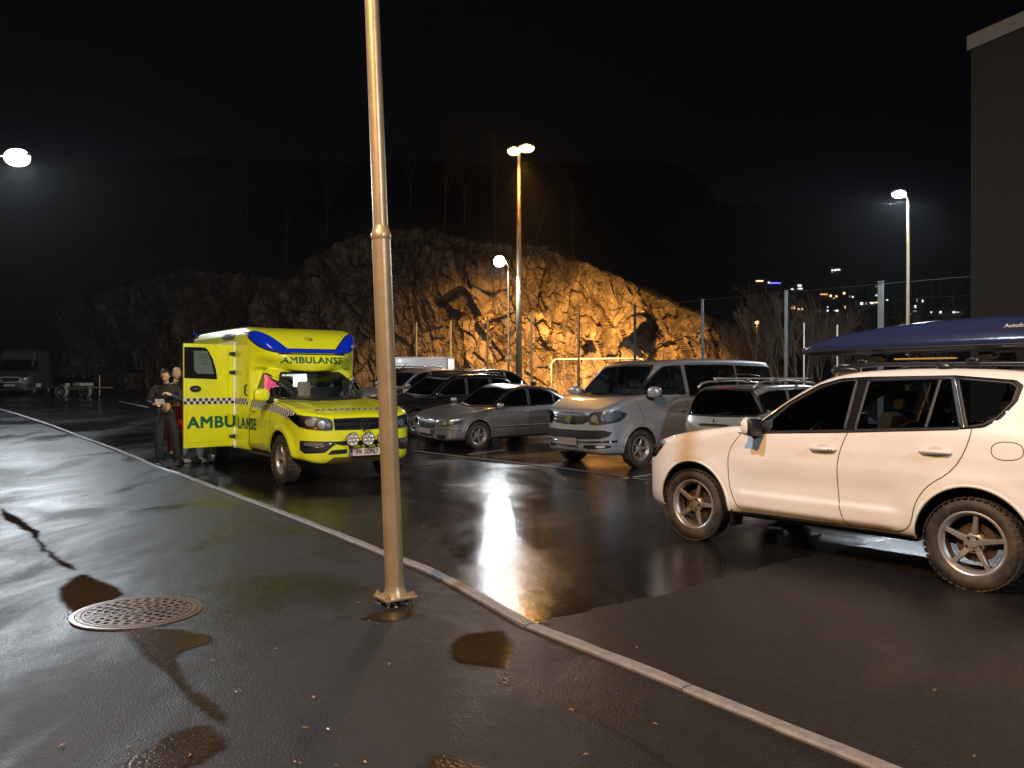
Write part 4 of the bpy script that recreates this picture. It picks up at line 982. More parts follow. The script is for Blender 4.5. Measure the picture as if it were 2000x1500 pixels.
# ================================================ THE VEHICLES
def ss(a, b, x): t = np.clip((x-a)/(b-a), 0, 1); return t*t*(3-2*t)
def two_box(low, green, k=.03):
    return lambda x, y, z: smin(low(x, y, z), green(x, y, z), k)
def bowed(vol, bow, x0, x1):
    """bend the front of a greenhouse back towards its sides"""
    return lambda x, y, z: vol(x+bow*y*y*ss(x0, x1, x), y, z)
def flares(axles, rad, zc, amt=.022, wd=.09):
    def f(x, ay, z):
        o = 0.
        for ax in axles: o = o-amt*np.exp(-((np.hypot(x-ax, z-zc)-rad)/wd)**2)*(z < 1.1)
        return o
    return f
def paint(name, col, metal=0., rough=.32, dirt=.0, vs=2.5, coat=1.): return mat(name, col, rough, metal, coat=coat, dirt=dirt, vs=vs, crough=.04)

def seal(B, view, poly, parent, w=.022, off=.003, smooth=0, m=None, name='window_seal'): return B.strip(name, view, poly, w, off, m or M_BLK, parent, closed=True, smooth=smooth, thick=.004)

def common_glass(B, t, wins, pillar=None, wsg=None, rear=None, mg=None, mgr=None, tol=None, both=True, gname='side_window', seal_w=.022):
    """cut side windows, windscreen and rear window out of the shell"""
    mg = mg or M_GLASS; mgr = mgr or mg
    if pillar is not None: B.mirror_region('pillar', pillar, cond=lambda x, y, z: np.abs(y) > .3)
    for i, w in enumerate(wins): B.mirror_region('win%d' % i, w, cond=lambda x, y, z: np.abs(y) > .3)
    if wsg: B.region('ws', 'front', wsg, cond=tol or (lambda x, y, z: x > -2.2), over=['', 'pillar', 'pillar_r', 'hood'])
    if rear: B.region('rw', 'back', rear[0], cond=rear[1])
    for i, w in enumerate(wins):
        for sfx, view in (('', 'left'), ('_r', 'right')):
            g = B.part('win%d%s' % (i, sfx), gname, mgr if i > 0 else mg, t)
            if g is not None: seal(B, view, w, g, seal_w)
    if pillar is not None: B.part(['pillar', 'pillar_r'], 'window_pillars', mat("gloss_black", (.012, .012, .014), .12, coat=1), t)
    if wsg:
        g = B.part('ws', 'windscreen', mg, t); B.strip('windscreen_seal', 'front', wsg, .035, .003, M_BLK, g, closed=True, thick=.004)
    if rear:
        g = B.part('rw', 'rear_window', mgr, t); B.strip('rear_window_seal', 'back', rear[0], .03, .003, M_BLK, g, closed=True, thick=.004)
def cut_arches(B, axles, R_, zc, hw):
    for i, ax in enumerate(axles):
        c = [(ax+R_*math.cos(a), zc+R_*math.sin(a)) for a in [2*math.pi*k/48 for k in range(48)]]
        for v, s_ in (('left', 1), ('right', -1)): B.region('arch%d%s' % (i, v), v, c, cond=lambda x, y, z: np.abs(y) > hw-.3)
        # underside faces inside the wells
        C = B.P[B.Q].mean(1); w = (np.hypot(C[:, 0]-ax, C[:, 2]-zc) < R_) & (np.abs(C[:, 1]) > hw-.32) & (B.lab == 0) & (C[:, 2] < zc+.2); B.lab[w] = B.names.index('arch%dleft' % i)
def mirror_pair(B, t, x, y, z, sx, m, black=True, tilt=0):
    for s in (1, -1):
        o = MB().ell((x, s*y, z), (.075*sx, .115*sx, .085*sx), 20, 12, pw=.75).build('door_mirror', m, t, True)
        MB().box((x-.058*sx, s*y, z), (.03, .19*sx, .13*sx), bev=.02).build('mirror_face', M_BLK, o)
        MB().tube([(x+.01, s*(y-.06*sx), z-.06*sx), (x+.02, s*(y-.20*sx), z-.10*sx)], [.03, .045], 8).build('mirror_foot', M_BLK, o, True)
def headlight(B, t, view, poly, lamps, m_h=None, lens=.012, smooth=1):
    h = B.patch('headlight', view, poly, .003, m_h or M_HOUS, t, smooth=smooth)
    for (a, b, r, m) in lamps: B.patch('reflector', view, [(a+r*math.cos(q), b+r*math.sin(q)) for q in [k*math.pi/8 for k in range(16)]], .006, m, h, smooth=0, res=.02)
    B.patch('lens', view, poly, lens, M_LENS, h, smooth=smooth)
    return h
def interior(B, t, x0, x1, hw, dash_x, dash_z, floor=.34, belt=1.0):
    MB().box(((x0+x1)/2, 0, floor), (abs(x1-x0), hw*2-.1, .03)).build('cabin_floor', M_DARK, t)
    MB().box((dash_x, 0, dash_z-.14), (.50, hw*2-.16, .26), bev=.07).build('dashboard', M_DARK, t, angle=40)
def lining(B, t, labs=('',), inset=.035, zmin=None, m=None):
    """inner skin of the roof and pillars so that the cabin is not bare paint inside"""
    labs = [B.names.index(l) for l in labs if l in B.names]; sel = np.isin(B.lab, labs); C = B.P[B.Q].mean(1)
    if zmin: sel &= C[:, 2] > zmin
    Q = B.Q[sel]; u, inv = np.unique(Q, return_inverse=True); P = B.P[u]; N = B.nrm(P)
    return mesh('cabin_lining', P-N*inset, inv.reshape(Q.shape)[:, ::-1], m or M_LINING, t, normals=-N)

# ---------------------------------------------------------------- white SUV with roof box
def white_suv():
    t = thing('white_suv', 'white SUV with a dark blue roof box, nearest car at the right edge', 'car')
    mp = paint("white_paint", (.76, .76, .76), dirt=.15, vs=1.8, rough=.35)
    ax = (0, -2.62); zc = .36; RA = .425
    fl = flares(ax, .44, zc, .020, .085)
    def mod(x, ay, z):
        door = ss(-2.15, -1.95, x)*(1-ss(-.62, -.45, x))
        o = fl(x, ay, z)-.020*door*(ss(.36, .41, z)-ss(.525, .56, z))
        return o+.010*np.exp(-((z-.66)/.09)**2)*door
    low = Vol([(.30, .27), (.62, .27), (.76, .31), (.83, .42), (.84, .58), (.81, .70), (.76, .79), (.64, .905), (.45, .995), (.15, 1.07), (-.2, 1.125), (-.5, 1.165), (-1.0, 1.155), (-1.6, 1.18), (-2.5, 1.245), (-3.1, 1.29), (-3.44, 1.27), (-3.5, 1.1), (-3.54, .75), (-3.52, .45), (-3.4, .38), (-3.1, .33), (-2.62, .325), (-1.3, .315), (-.3, .31)],
        [(.845, .0), (.84, .3), (.80, .52), (.70, .72), (.50, .84), (.25, .885), (0, .90), (-1, .905), (-2.6, .91), (-3.05, .88), (-3.38, .78), (-3.52, .55), (-3.54, .3), (-3.54, 0)],
        [(.2, .07), (.33, .025), (.42, .004), (.6, .0), (.85, .0), (1.0, .018), (1.1, .04), (1.2, .075), (1.3, .13)], k=.085, mod=mod)
    gr = Vol([(-.22, 1.02), (-.34, 1.13), (-.5, 1.255), (-.8, 1.435), (-1.1, 1.575), (-1.35, 1.645), (-1.7, 1.685), (-2.3, 1.70), (-2.9, 1.675), (-3.3, 1.60), (-3.42, 1.48), (-3.5, 1.2), (-3.5, 1.0), (-2, .9), (-.5, .9)],
        [(.1, 0), (.1, .5), (-.1, .70), (-.5, .81), (-1, .85), (-1.8, .87), (-2.6, .86), (-3.1, .80), (-3.4, .66), (-3.5, .4), (-3.5, 0)],
        [(1.0, -.01), (1.15, .0), (1.25, .025), (1.6, .155), (1.7, .20)], k=.10)
    B = Car(two_box(low, bowed(gr, .42, -1.9, -.7), .035), (-3.62, -.99, .2), (.92, .99, 1.78), .0235).surf()
    cut_arches(B, ax, RA, zc, .90)
    dlo = [(-.56, 1.105), (-.64, 1.175), (-.96, 1.395), (-1.26, 1.56), (-1.46, 1.615), (-1.70, 1.628), (-2.42, 1.638), (-2.85, 1.60), (-2.905, 1.56), (-2.88, 1.44), (-2.79, 1.31), (-2.68, 1.235), (-2.5, 1.213), (-1.6, 1.150), (-.8, 1.098)]
    fw = [(-.74, 1.118), (-.80, 1.20), (-1.0, 1.375), (-1.29, 1.537), (-1.46, 1.59), (-1.615, 1.60), (-1.585, 1.165), (-1.0, 1.128)]
    rw = [(-1.725, 1.603), (-2.40, 1.615), (-2.52, 1.228), (-1.68, 1.172)]
    qw = [(-2.44, 1.612), (-2.82, 1.578), (-2.868, 1.545), (-2.845, 1.43), (-2.76, 1.315), (-2.67, 1.258), (-2.56, 1.236)]
    wsg = [(-.66, 1.16), (-.70, 1.19), (-.60, 1.40), (-.56, 1.52), (-.48, 1.60), (.48, 1.60), (.56, 1.52), (.60, 1.40), (.70, 1.19), (.66, 1.16), (.4, 1.135), (-.4, 1.135)]
    s1 = [(-.56, 1.10), (-.50, 1.03), (-.445, .95), (-.42, .84), (-.44, .62), (-.50, .45), (-.59, .345)]
    s2 = [(-1.62, 1.16), (-1.575, 1.05), (-1.545, .93), (-1.54, .80), (-1.55, .61), (-1.585, .46), (-1.62, .385), (-1.66, .362)]
    s3 = [(-2.60, 1.235), (-2.585, 1.12), (-2.53, .97), (-2.44, .86), (-2.33, .79), (-2.25, .70), (-2.20, .59), (-2.18, .46), (-2.14, .40), (-2.06, .37)]
    B.mirror_region('doorf', s1+s2[::-1], cond=lambda x, y, z: np.abs(y) > .5)
    B.mirror_region('doorr', s2+s3[::-1], cond=lambda x, y, z: np.abs(y) > .5)
    B.region('hood', 'top', chaikin([(.68, -.50), (.60, -.60), (.2, -.68), (-.40, -.72), (-.36, 0), (-.40, .72), (.2, .68), (.60, .60), (.68, .50), (.74, 0)], 1), cond=lambda x, y, z: z > .84)
    common_glass(B, t, [fw, rw, qw], pillar=dlo, wsg=wsg, rear=([(.64, 1.17), (.56, 1.50), (.46, 1.56), (-.46, 1.56), (-.56, 1.50), (-.64, 1.17), (-.5, 1.13), (.5, 1.13)], lambda x, y, z: (x < -3.0) & (z > 1.0)), mgr=glass("window_glass_rear", (.55, .58, .58)))
    body = B.part('', 'body', mp, t); B.part('hood', 'bonnet', mp, t); lining(B, t, zmin=1.18)
    for lb in ('doorf', 'doorf_r', 'doorr', 'doorr_r'):
        d = B.part(lb, 'door', mp, t)
        v = 'right' if lb.endswith('_r') else 'left'; f = lb.startswith('doorf')
        hx = -1.40 if f else -2.345; hzz = .998 if f else 1.035; sg = -1 if v == 'right' else 1
        P, N = B.proj(v, [hx], [hzz], 0); p = P[0]
        B.patch('handle_recess', v, [(hx+.055*math.cos(a)*1.1, hzz+.045*math.sin(a)) for a in [k*math.pi/8 for k in range(16)]], .0012, mat("white_recess", (.6, .6, .58), .3, coat=1), d, smooth=0, rim=False)
        MB().tube([(hx+.115, p[1]+sg*.006, hzz-.002), (hx+.09, p[1]+sg*.030, hzz), (hx-.02, p[1]+sg*.036, hzz+.003), (hx-.10, p[1]+sg*.030, hzz+.002), (hx-.125, p[1]+sg*.004, hzz)], [.012, .014, .0155, .014, .011], 10).build('handle', mp, d, True)
        if f: MB().ell((hx-.075, p[1]+sg*.045, hzz), (.008, .004, .008)).ell((hx-.10, p[1]+sg*.040, hzz), (.008, .004, .008)).build('keyhole', M_BLK, d)
    for v in ('left', 'right'):
        for s in (s1, s2, s3): B.strip('shut_line', v, s, .007, .0015, M_BLK, t, smooth=1, thick=.003)
        B.strip('shut_line', v, [(-.59, .345), (-1.66, .362)], .006, .0015, M_BLK, t, thick=.003); B.strip('shut_line', v, [(-1.66, .362), (-2.06, .37)], .006, .0015, M_BLK, t, thick=.003)
        B.strip('belt_trim', v, [(-.62, 1.108), (-.8, 1.108), (-1.6, 1.158), (-2.5, 1.222)], .020, .005, mat("belt_trim", (.03, .03, .035), .25, coat=.5), t, thick=.01)
        B.strip('door_frame', v, [(-1.745, 1.60), (-2.40, 1.622), (-2.425, 1.60), (-2.54, 1.23)], .03, .006, mat("frame_blue_black", (.03, .035, .05), .2, coat=1), t, thick=.01, smooth=1)
        B.strip('window_divider', v, [(-2.31, 1.60), (-2.26, 1.22)], .022, .004, M_BLK, t, thick=.01)
    B.strip('fuel_flap_gap', 'left', chaikin([(-2.74, 1.135), (-2.95, 1.14), (-2.965, 1.01), (-2.755, 1.0)], 2), .006, .0015, M_BLK, t, closed=True, thick=.003)
    B.strip('bonnet_gap', 'top', [(.70, -.52), (.60, -.61), (.2, -.69), (-.40, -.73)], .006, .001, M_BLK, t, thick=.003, smooth=1)
    B.strip('bonnet_gap', 'top', [(.70, .52), (.60, .61), (.2, .69), (-.40, .73)], .006, .001, M_BLK, t, thick=.003, smooth=1)
    B.strip('bonnet_crease', 'top', [(.62, .38), (.2, .46), (-.3, .52)], .012, .004, mp, t, thick=.006)
    for s in (1, -1):
        v = 'left' if s == 1 else 'right'
        headlight(B, t, 'front', [(s*.84, .955), (s*.74, .93), (s*.56, .84), (s*.44, .775), (s*.50, .74), (s*.68, .76), (s*.80, .80), (s*.845, .87)], [(s*.62, .80, .05, M_REFL), (s*.74, .85, .045, M_REFL), (s*.80, .90, .03, M_AMBER)], m_h=M_REFL)
        h = B.patch('headlight', v, [(.62, .80), (.66, .86), (.60, .915), (.42, .965), (.38, .955), (.47, .875), (.55, .80)], .006, M_REFL, t, smooth=1)
        B.patch('indicator', v, [(.60, .82), (.62, .85), (.55, .90), (.50, .89), (.54, .83)], .009, M_AMBER, h, smooth=1); B.patch('lens', v, [(.63, .795), (.67, .86), (.60, .92), (.42, .97), (.37, .955), (.46, .87), (.55, .795)], .014, M_LENS, h, smooth=1)
    B.patch('grille', 'front', [(-.42, .80), (-.40, .74), (0, .70), (.40, .74), (.42, .80), (.2, .845), (-.2, .845)], .004, M_BLK, t)
    B.patch('lower_intake', 'front', [(-.5, .52), (-.4, .40), (.4, .40), (.5, .52), (.3, .56), (-.3, .56)], .004, M_BLK, t)
    B.strip('tailgate_gap', 'back', [(.68, 1.10), (.62, .60), (-.62, .60), (-.68, 1.10)], .008, .0015, M_BLK, t, smooth=1, thick=.003); P, N = B.proj('back', [0.], [.80], .012); plate(t, P[0], math.pi, m=M_PLATEG)
    for s in (1, -1): B.patch('tail_lamp', 'back', [(s*.69, 1.20), (s*.76, 1.18), (s*.77, .98), (s*.76, .86), (s*.70, .90)], .006, M_RED, t)
    B.patch('rear_bumper', 'back', [(-.82, .52), (-.80, .36), (.80, .36), (.82, .52)], .006, M_BLK, t)
    for i, a in enumerate(ax): arch(B, t, a, RA, zc, .90, mp, lipw=.022)
    for s in (1, -1):   # sill, mud flaps
        MB().box((-1.3, s*.76, .305), (1.75, .10, .03), bev=.01).build('sill_seam', mat("under_black", (.02, .02, .02), .6), t)
        MB().box((-.455, s*.80, .30), (.012, .20, .22), rot=Matrix.Rotation(R(-6), 3, 'Y'), bev=.004).build('mud_flap', M_BLK, t)
    MB().box((-1.3, 0, .30), (3.6, 1.15, .05), bev=.02).build('underbody', M_WELL, t)
    wheels(t, 2.62, 1.60, .352, .225, .245, spokes=5, style='wide', lod=2)
    interior(B, t, -3.3, -.2, .82, -.72, 1.10, floor=.42); seats(t, [(-1.55, 0), (-2.40, 0)], .72, zb=.62); steering(t, -1.02, .36, 1.04)
    # mirrors: white shell, black body and triangle
    for s in (1, -1):
        v = 'left' if s == 1 else 'right'
        o = MB().ell((-.74, s*1.0, 1.165), (.062, .105, .085), 24, 14, pw=.7).build('door_mirror', mp, t, True)
        MB().box((-.785, s*1.0, 1.165), (.06, .20, .165), bev=.028).build('mirror_back', M_BLK, o, angle=50)
        MB().ell((-.69, s*1.07, 1.12), (.03, .035, .02)).build('mirror_indicator', M_REFL, o, True)
        MB().tube([(-.77, s*.98, 1.09), (-.75, s*.90, 1.085), (-.72, s*.83, 1.10)], [.035, .03, .05], 8).build('mirror_foot', M_BLK, o, True)
        B.patch('mirror_triangle', v, [(-.56, 1.105), (-.84, 1.105), (-.84, 1.24), (-.68, 1.18)], .004, M_BLK, t, smooth=0)
    # roof rails and bars
    for s in (1, -1):
        m = MB(); y = s*.60; m.tube([(-1.35, y, 1.66), (-1.5, y, 1.715), (-1.8, y, 1.735), (-2.9, y, 1.725), (-3.1, y, 1.70), (-3.25, y, 1.64)], [.02, .022, .02, .02, .022, .02], 10)
        m.ell((-1.45, y, 1.685), (.14, .035, .04)); m.ell((-3.12, y, 1.67), (.12, .035, .04)); m.ell((-2.3, y, 1.705), (.07, .03, .035)); m.build('roof_rail', mat("rail_black", (.015, .016, .02), .3, coat=.4), t, angle=40)
    # beads of rain on the windscreen
    dr = MB(); r = random.Random(5); A = [r.uniform(-.55, .60) for _ in range(240)]; Bz = [r.uniform(1.2, 1.55) for _ in range(240)]
    P, N = B.proj('front', A, Bz, .0015)
    for p in P: q = r.uniform(.0025, .006); dr.ell(p, (q, q, q), 6, 4)
    tag(dr.build('rain_drops', mat("water_bead", (.8, .85, .9), .05, spec=1, coat=1), t, True), kind='stuff')
    place(t, (1.87+.82*.767, 8.35+.82*.641), (-.641, .767))
    # the roof box: a thing of its own resting on its cross bars
    bx = thing('roof_box', 'long dark blue roof box strapped on the white SUV', 'roof box'); mb = mat("roof_box_blue", (.018, .026, .075), .20, coat=.6, bump=.0006, bs=30)
    V = Vol([(-.80, 1.85), (-.83, 1.90), (-1.0, 1.968), (-1.5, 2.052), (-2.0, 2.10), (-2.5, 2.12), (-3.0, 2.09), (-3.12, 1.95), (-3.12, 1.875), (-2.9, 1.862), (-1.2, 1.835), (-.9, 1.828)],
        [(-.78, 0), (-.79, .14), (-.92, .25), (-1.35, .33), (-2.0, .37), (-2.9, .36), (-3.1, .30), (-3.12, 0)], [(1.82, .03), (1.87, .0), (1.92, .0), (1.98, .03), (2.06, .09), (2.12, .15)], k=.05)
    X = Car(lambda x, y, z: V(x, y-.12, z), (-3.2, -.32, 1.78), (-.72, .56, 2.18), .02).surf()
    C = X.P[X.Q].mean(1); X.names.append('bottom'); X.lab[(C[:, 2] < 1.868+.0*(C[:, 0])) ] = 1
    X.part('', 'lid', mb, bx); X.part('bottom', 'base', mat("box_base", (.012, .012, .013), .6), bx)
    X.strip('lid_seam', 'left', [(-.9, 1.862), (-1.6, 1.872), (-3.0, 1.882)], .012, .003, M_BLK, bx)
    text_on(X, 'lettering', 'left', 'Autoform', (-2.78, 2.012), .030, mat("box_letter", (.5, .5, .52), .4), bx, sx=1.2, flip=True)
    for x_ in (-1.62, -2.52):
        c = MB().box((x_, 0, 1.765), (.055, 1.30, .022), bev=.006)
        for s in (1, -1): c.box((x_, s*.60, 1.742), (.10, .07, .06), bev=.015)
        c.build('cross_bar', M_BLK, bx, angle=40)
        for y in (-.10, .34): MB().box((x_, y, 1.80), (.11, .07, .06), bev=.012).tube([(x_-.07, y, 1.79), (x_, y, 1.765), (x_+.07, y, 1.79)], .01, 6).build('clamp', M_BLK, bx, angle=40)
    MB().box((-2.15, .62, 1.775), (.50, .03, .014), bev=.004).build('strap', mat("yellow_strap", (.35, .24, .06), .7), bx)
    bx.matrix_world = t.matrix_world.copy(); bx.location = t.location; bx.rotation_euler = t.rotation_euler
    return B
white_suv()
# ---------------------------------------------------------------- shared builder for the other parked cars
def build_car(t, sp):
    mp = sp['paint']; ax = (0, -sp['wb']); zc = sp['zc']; RA = sp['RA']; hw = sp['hw']
    low = Vol(sp['low'], sp['plan'], sp['inl'], k=sp.get('k', .09), mod=flares(ax, RA+.02, zc, .018, .08))
    gr = Vol(sp['green'], sp['gplan'], sp['ing'], k=sp.get('kg', .10))
    zs = max(q[1] for q in sp['green'])+.05; x0 = min(q[0] for q in sp['low'])-.06; x1 = max(q[0] for q in sp['low'])+.06
    B = Car(two_box(low, bowed(gr, sp.get('bow', .4), sp.get('bx', -1.6), sp.get('bx1', -.5)), .035), (x0, -hw-.07, min(q[1] for q in sp['low'])-.05), (x1, hw+.07, zs), sp.get('cell', .03)).surf()
    cut_arches(B, ax, RA, zc, hw)
    for nm, v, poly, cnd in sp.get('cuts', []): B.region(nm, v, poly, cond=cnd)
    for i, d in enumerate(sp.get('doors', [])): B.mirror_region('door%d' % i, d, cond=lambda x, y, z: np.abs(y) > hw*.6)
    if 'hood' in sp: B.region('hood', 'top', chaikin(sp['hood'], 1), cond=lambda x, y, z: z > sp['hoodz'])
    common_glass(B, t, sp['wins'], pillar=sp.get('dlo'), wsg=sp.get('ws'), rear=sp.get('rear'), mg=sp.get('mg'), mgr=sp.get('mgr'), seal_w=sp.get('seal', .022))
    B.part('', 'body', mp, t); B.part('hood', 'bonnet', mp, t)
    if sp.get('lining', True): lining(B, t, zmin=sp['lz'])
    for i, d in enumerate(sp.get('doors', [])):
        for s in ('', '_r'):
            dd = B.part('door%d%s' % (i, s), 'door', mp, t)
            if dd is not None and 'handles' in sp and i < len(sp['handles']):
                hx, hz_ = sp['handles'][i]; v = 'right' if s else 'left'; P, N = B.proj(v, [hx], [hz_], 0); p = P[0]; sg = -1 if s else 1
                MB().tube([(hx+.10, p[1]+sg*.004, hz_), (hx+.08, p[1]+sg*.028, hz_), (hx-.08, p[1]+sg*.028, hz_), (hx-.10, p[1]+sg*.004, hz_)], .011, 8).build('handle', mp, dd, True)
    for l in sp.get('lines', []):
        for v in ('left', 'right'): B.strip('shut_line', v, l, .008, .0015, M_BLK, t, smooth=1, thick=.003)
    for a in ax: arch(B, t, a, RA, zc, hw, mp, lipw=.018)
    wheels(t, sp['wb'], sp['track'], sp['r'], sp['tw'], sp['rimr'], spokes=sp.get('spokes', 5), style=sp.get('style', 'wide'), m_rim=sp.get('rim'), lod=sp.get('lod', 1), steer=sp.get('steer', 0))
    xr = min(q[0] for q in sp['low']); MB().box(((xr+.6)/2, 0, sp['low'][0][1]+.03), (abs(xr)+.3, hw*1.15, .05)).build('underbody', M_WELL, t)
    if sp.get('cabin'):
        c = sp['cabin']; interior(B, t, c[0], c[1], hw-.06, c[2], c[3], floor=c[4]); seats(t, c[5], hw-.12, zb=c[6]); steering(t, c[2]-.32, .36, c[3]-.02)
    return B
LOW = dict(
 estate=[(.45, .20), (.75, .19), (.88, .26), (.90, .42), (.885, .56), (.84, .66), (.72, .74), (.4, .83), (0, .89), (-.38, .945), (-1, .95), (-2.6, .99), (-3.45, 1.02), (-3.60, .95), (-3.65, .7), (-3.64, .45), (-3.5, .30), (-3.2, .24), (-1.3, .22)],
 suv=[(.45, .24), (.75, .25), (.86, .32), (.89, .48), (.87, .68), (.80, .80), (.66, .88), (.35, .97), (0, 1.02), (-.40, 1.06), (-1, 1.06), (-2.6, 1.14), (-3.3, 1.17), (-3.50, 1.05), (-3.55, .75), (-3.54, .5), (-3.4, .36), (-3.1, .30), (-1.3, .27)])
PLAN = [(.90, 0), (.88, .35), (.80, .62), (.62, .79), (.3, .865), (0, .88), (-2.6, .88), (-3.15, .86), (-3.5, .74), (-3.64, .5), (-3.66, 0)]
GPLAN = [(.1, 0), (.1, .5), (-.1, .68), (-.5, .78), (-1, .83), (-2.6, .83), (-3.1, .79), (-3.5, .68), (-3.62, .45), (-3.62, 0)]
def far_rows():
    # --- silver saloon in the front row
    sil = paint("silver_paint", (.40, .40, .41), .75, .30, dirt=.25, vs=2.2)
    t = thing('silver_saloon', 'small silver saloon parked between the black estate and the silver van', 'car')
    PA = [(.90, 0), (.88, .35), (.80, .62), (.62, .80), (.3, .872), (0, .886), (-2.6, .886), (-3.2, .86), (-3.55, .74), (-3.70, .5), (-3.7, 0)]
    fw = [(-.62, .952), (-.90, 1.165), (-1.15, 1.31), (-1.38, 1.358), (-1.60, 1.368), (-1.57, .96)]; rw = [(-1.66, 1.368), (-2.02, 1.35), (-2.30, 1.29), (-2.44, 1.235), (-2.42, .975), (-1.63, .962)]; qw = [(-2.48, 1.215), (-2.64, 1.13), (-2.80, 1.03), (-2.66, .985), (-2.46, .977)]
    d1 = [(-.36, .90), (-.38, .6), (-.44, .35), (-.5, .245)]; d2 = [(-1.61, .955), (-1.60, .6), (-1.62, .25)]; d3 = [(-2.50, .975), (-2.42, .8), (-2.28, .62), (-2.20, .45), (-2.18, .25)]
    B = build_car(t, dict(paint=sil, wb=2.65, zc=.31, RA=.372, hw=.886, r=.315, track=1.60, tw=.215, rimr=.215, lod=1, cell=.026, low=[(.45, .20), (.75, .175), (.87, .23), (.895, .38), (.885, .52), (.85, .62), (.75, .70), (.4, .80), (0, .865), (-.38, .93), (-1, .935), (-2.6, .95), (-3.2, .985), (-3.62, .97), (-3.68, .8), (-3.70, .5), (-3.6, .28), (-3.2, .22), (-1.3, .195)],
        plan=PA, gplan=[(.1, 0), (.1, .5), (-.1, .68), (-.5, .76), (-1, .80), (-2.3, .80), (-2.8, .76), (-3.2, .70), (-3.3, 0)], inl=[(.15, .07), (.26, .02), (.4, 0), (.7, .0), (.85, .02), (.93, .05), (1.0, .09)], ing=[(.85, -.01), (.95, .0), (1.0, .02), (1.35, .165), (1.43, .21)],
        green=[(-.22, .85), (-.38, .93), (-.8, 1.175), (-1.1, 1.335), (-1.35, 1.41), (-1.7, 1.432), (-2.1, 1.415), (-2.5, 1.335), (-2.9, 1.165), (-3.25, .99), (-3.0, .85), (-.5, .8)],
        dlo=[(-.50, .935), (-.86, 1.19), (-1.12, 1.335), (-1.36, 1.385), (-1.62, 1.395), (-2.05, 1.378), (-2.34, 1.31), (-2.66, 1.16), (-2.88, 1.03), (-2.68, .965), (-1.6, .94)], wins=[fw, rw, qw], ws=[(-.64, .955), (-.56, 1.16), (-.50, 1.345), (0, 1.375), (.50, 1.345), (.56, 1.16), (.64, .955), (0, .925)],
        doors=[d1+d2[::-1], d2+d3[::-1]], lines=[d1, d2, d3, [(-.5, .245), (-1.62, .25), (-2.18, .25)]], handles=[(-1.44, .83), (-2.30, .86)], hood=[(.80, -.40), (.2, -.62), (-.36, -.70), (-.30, 0), (-.36, .70), (.2, .62), (.80, .40), (.84, 0)], hoodz=.62, lz=.98,
        mg=glass("glass_mid", (.22, .24, .24)), mgr=glass("glass_dark2", (.14, .15, .16)), cabin=(-2.9, -.3, -.62, .93, .30, [(-1.35, 0), (-2.2, 0)], .42)))
    g = B.patch('grille', 'front', [(-.31, .625), (-.34, .60), (-.28, .44), (.28, .44), (.34, .60), (.31, .625)], .004, M_BLK, t)
    B.strip('grille_frame', 'front', [(-.32, .64), (-.355, .60), (-.27, .26), (-.2, .235), (.2, .235), (.27, .26), (.355, .60), (.32, .64)], .02, .008, M_CHROME, g, closed=True, smooth=1)
    B.patch('grille_lower', 'front', [(-.26, .33), (-.22, .25), (.22, .25), (.26, .33)], .004, M_BLK, t)
    plate(t, (.915, 0, .385), 0, m=M_PLATEG, w=.50, h=.12)
    for s in (1, -1):
        v = 'left' if s > 0 else 'right'
        headlight(B, t, 'front', [(s*.40, .635), (s*.38, .55), (s*.46, .515), (s*.68, .535), (s*.80, .58), (s*.82, .635), (s*.70, .665)], [(s*.48, .58, .045, M_REFL), (s*.61, .60, .05, M_REFL), (s*.73, .615, .04, M_REFL)])
        B.patch('headlight_side', v, [(.62, .565), (.66, .645), (.46, .665), (.44, .64), (.50, .58)], .008, M_LENS, t, smooth=1)
        B.patch('air_intake', 'front', [(s*.40, .325), (s*.66, .33), (s*.64, .24), (s*.42, .23)], .004, M_BLK, t)
        B.strip('door_moulding', v, [(-.42, .50), (-1.60, .50)], .035, .010, sil, t); B.strip('door_moulding', v, [(-1.64, .50), (-2.22, .50)], .035, .010, sil, t); B.strip('chrome_line', v, [(-.6, .945), (-1.6, .955), (-2.66, .975)], .012, .004, M_CHROME, t)
        B.strip('bumper_seam', v, [(.38, .30), (.42, .43), (.70, .44)], .007, .001, M_BLK, t)
    B.strip('bumper_seam', 'front', [(.36, .455), (.6, .46), (.84, .44)], .008, .002, M_BLK, t); B.strip('bumper_seam', 'front', [(-.36, .455), (-.6, .46), (-.84, .44)], .008, .002, M_BLK, t)
    mirror_pair(B, t, -.58, .93, .985, .85, sil)
    hd = (-.765, -.64); l = Vector((.64, -.765)).normalized(); c = Vector((-.83, 19.2))-l*.80; place(t, c, hd)

    # --- silver van (people carrier), long wheelbase
    t = thing('silver_van', 'large silver passenger van facing the camera in the middle of the car park', 'van')
    vs_ = paint("silver_van_paint", (.40, .42, .45), .45, .36, dirt=.15, vs=1.6)
    fw = [(-.06, 1.335), (-.30, 1.52), (-.60, 1.76), (-.74, 1.84), (-.95, 1.865), (-1.22, 1.87), (-1.25, 1.33)]
    r1 = [(-1.36, 1.30), (-1.33, 1.87), (-1.40, 1.885), (-2.85, 1.905), (-2.87, 1.30)]; r2 = [(-2.93, 1.30), (-2.91, 1.905), (-4.00, 1.89), (-4.08, 1.86), (-4.12, 1.34), (-4.05, 1.30)]
    d1 = [(.10, 1.22), (-.02, 1.0), (-.10, .82)]; d1b = [(-.42, .52), (-.44, .36)]; d2 = [(-1.29, 1.93), (-1.29, 1.3), (-1.27, .33)]; d3 = [(-2.90, 1.94), (-2.90, 1.3), (-2.88, .33)]
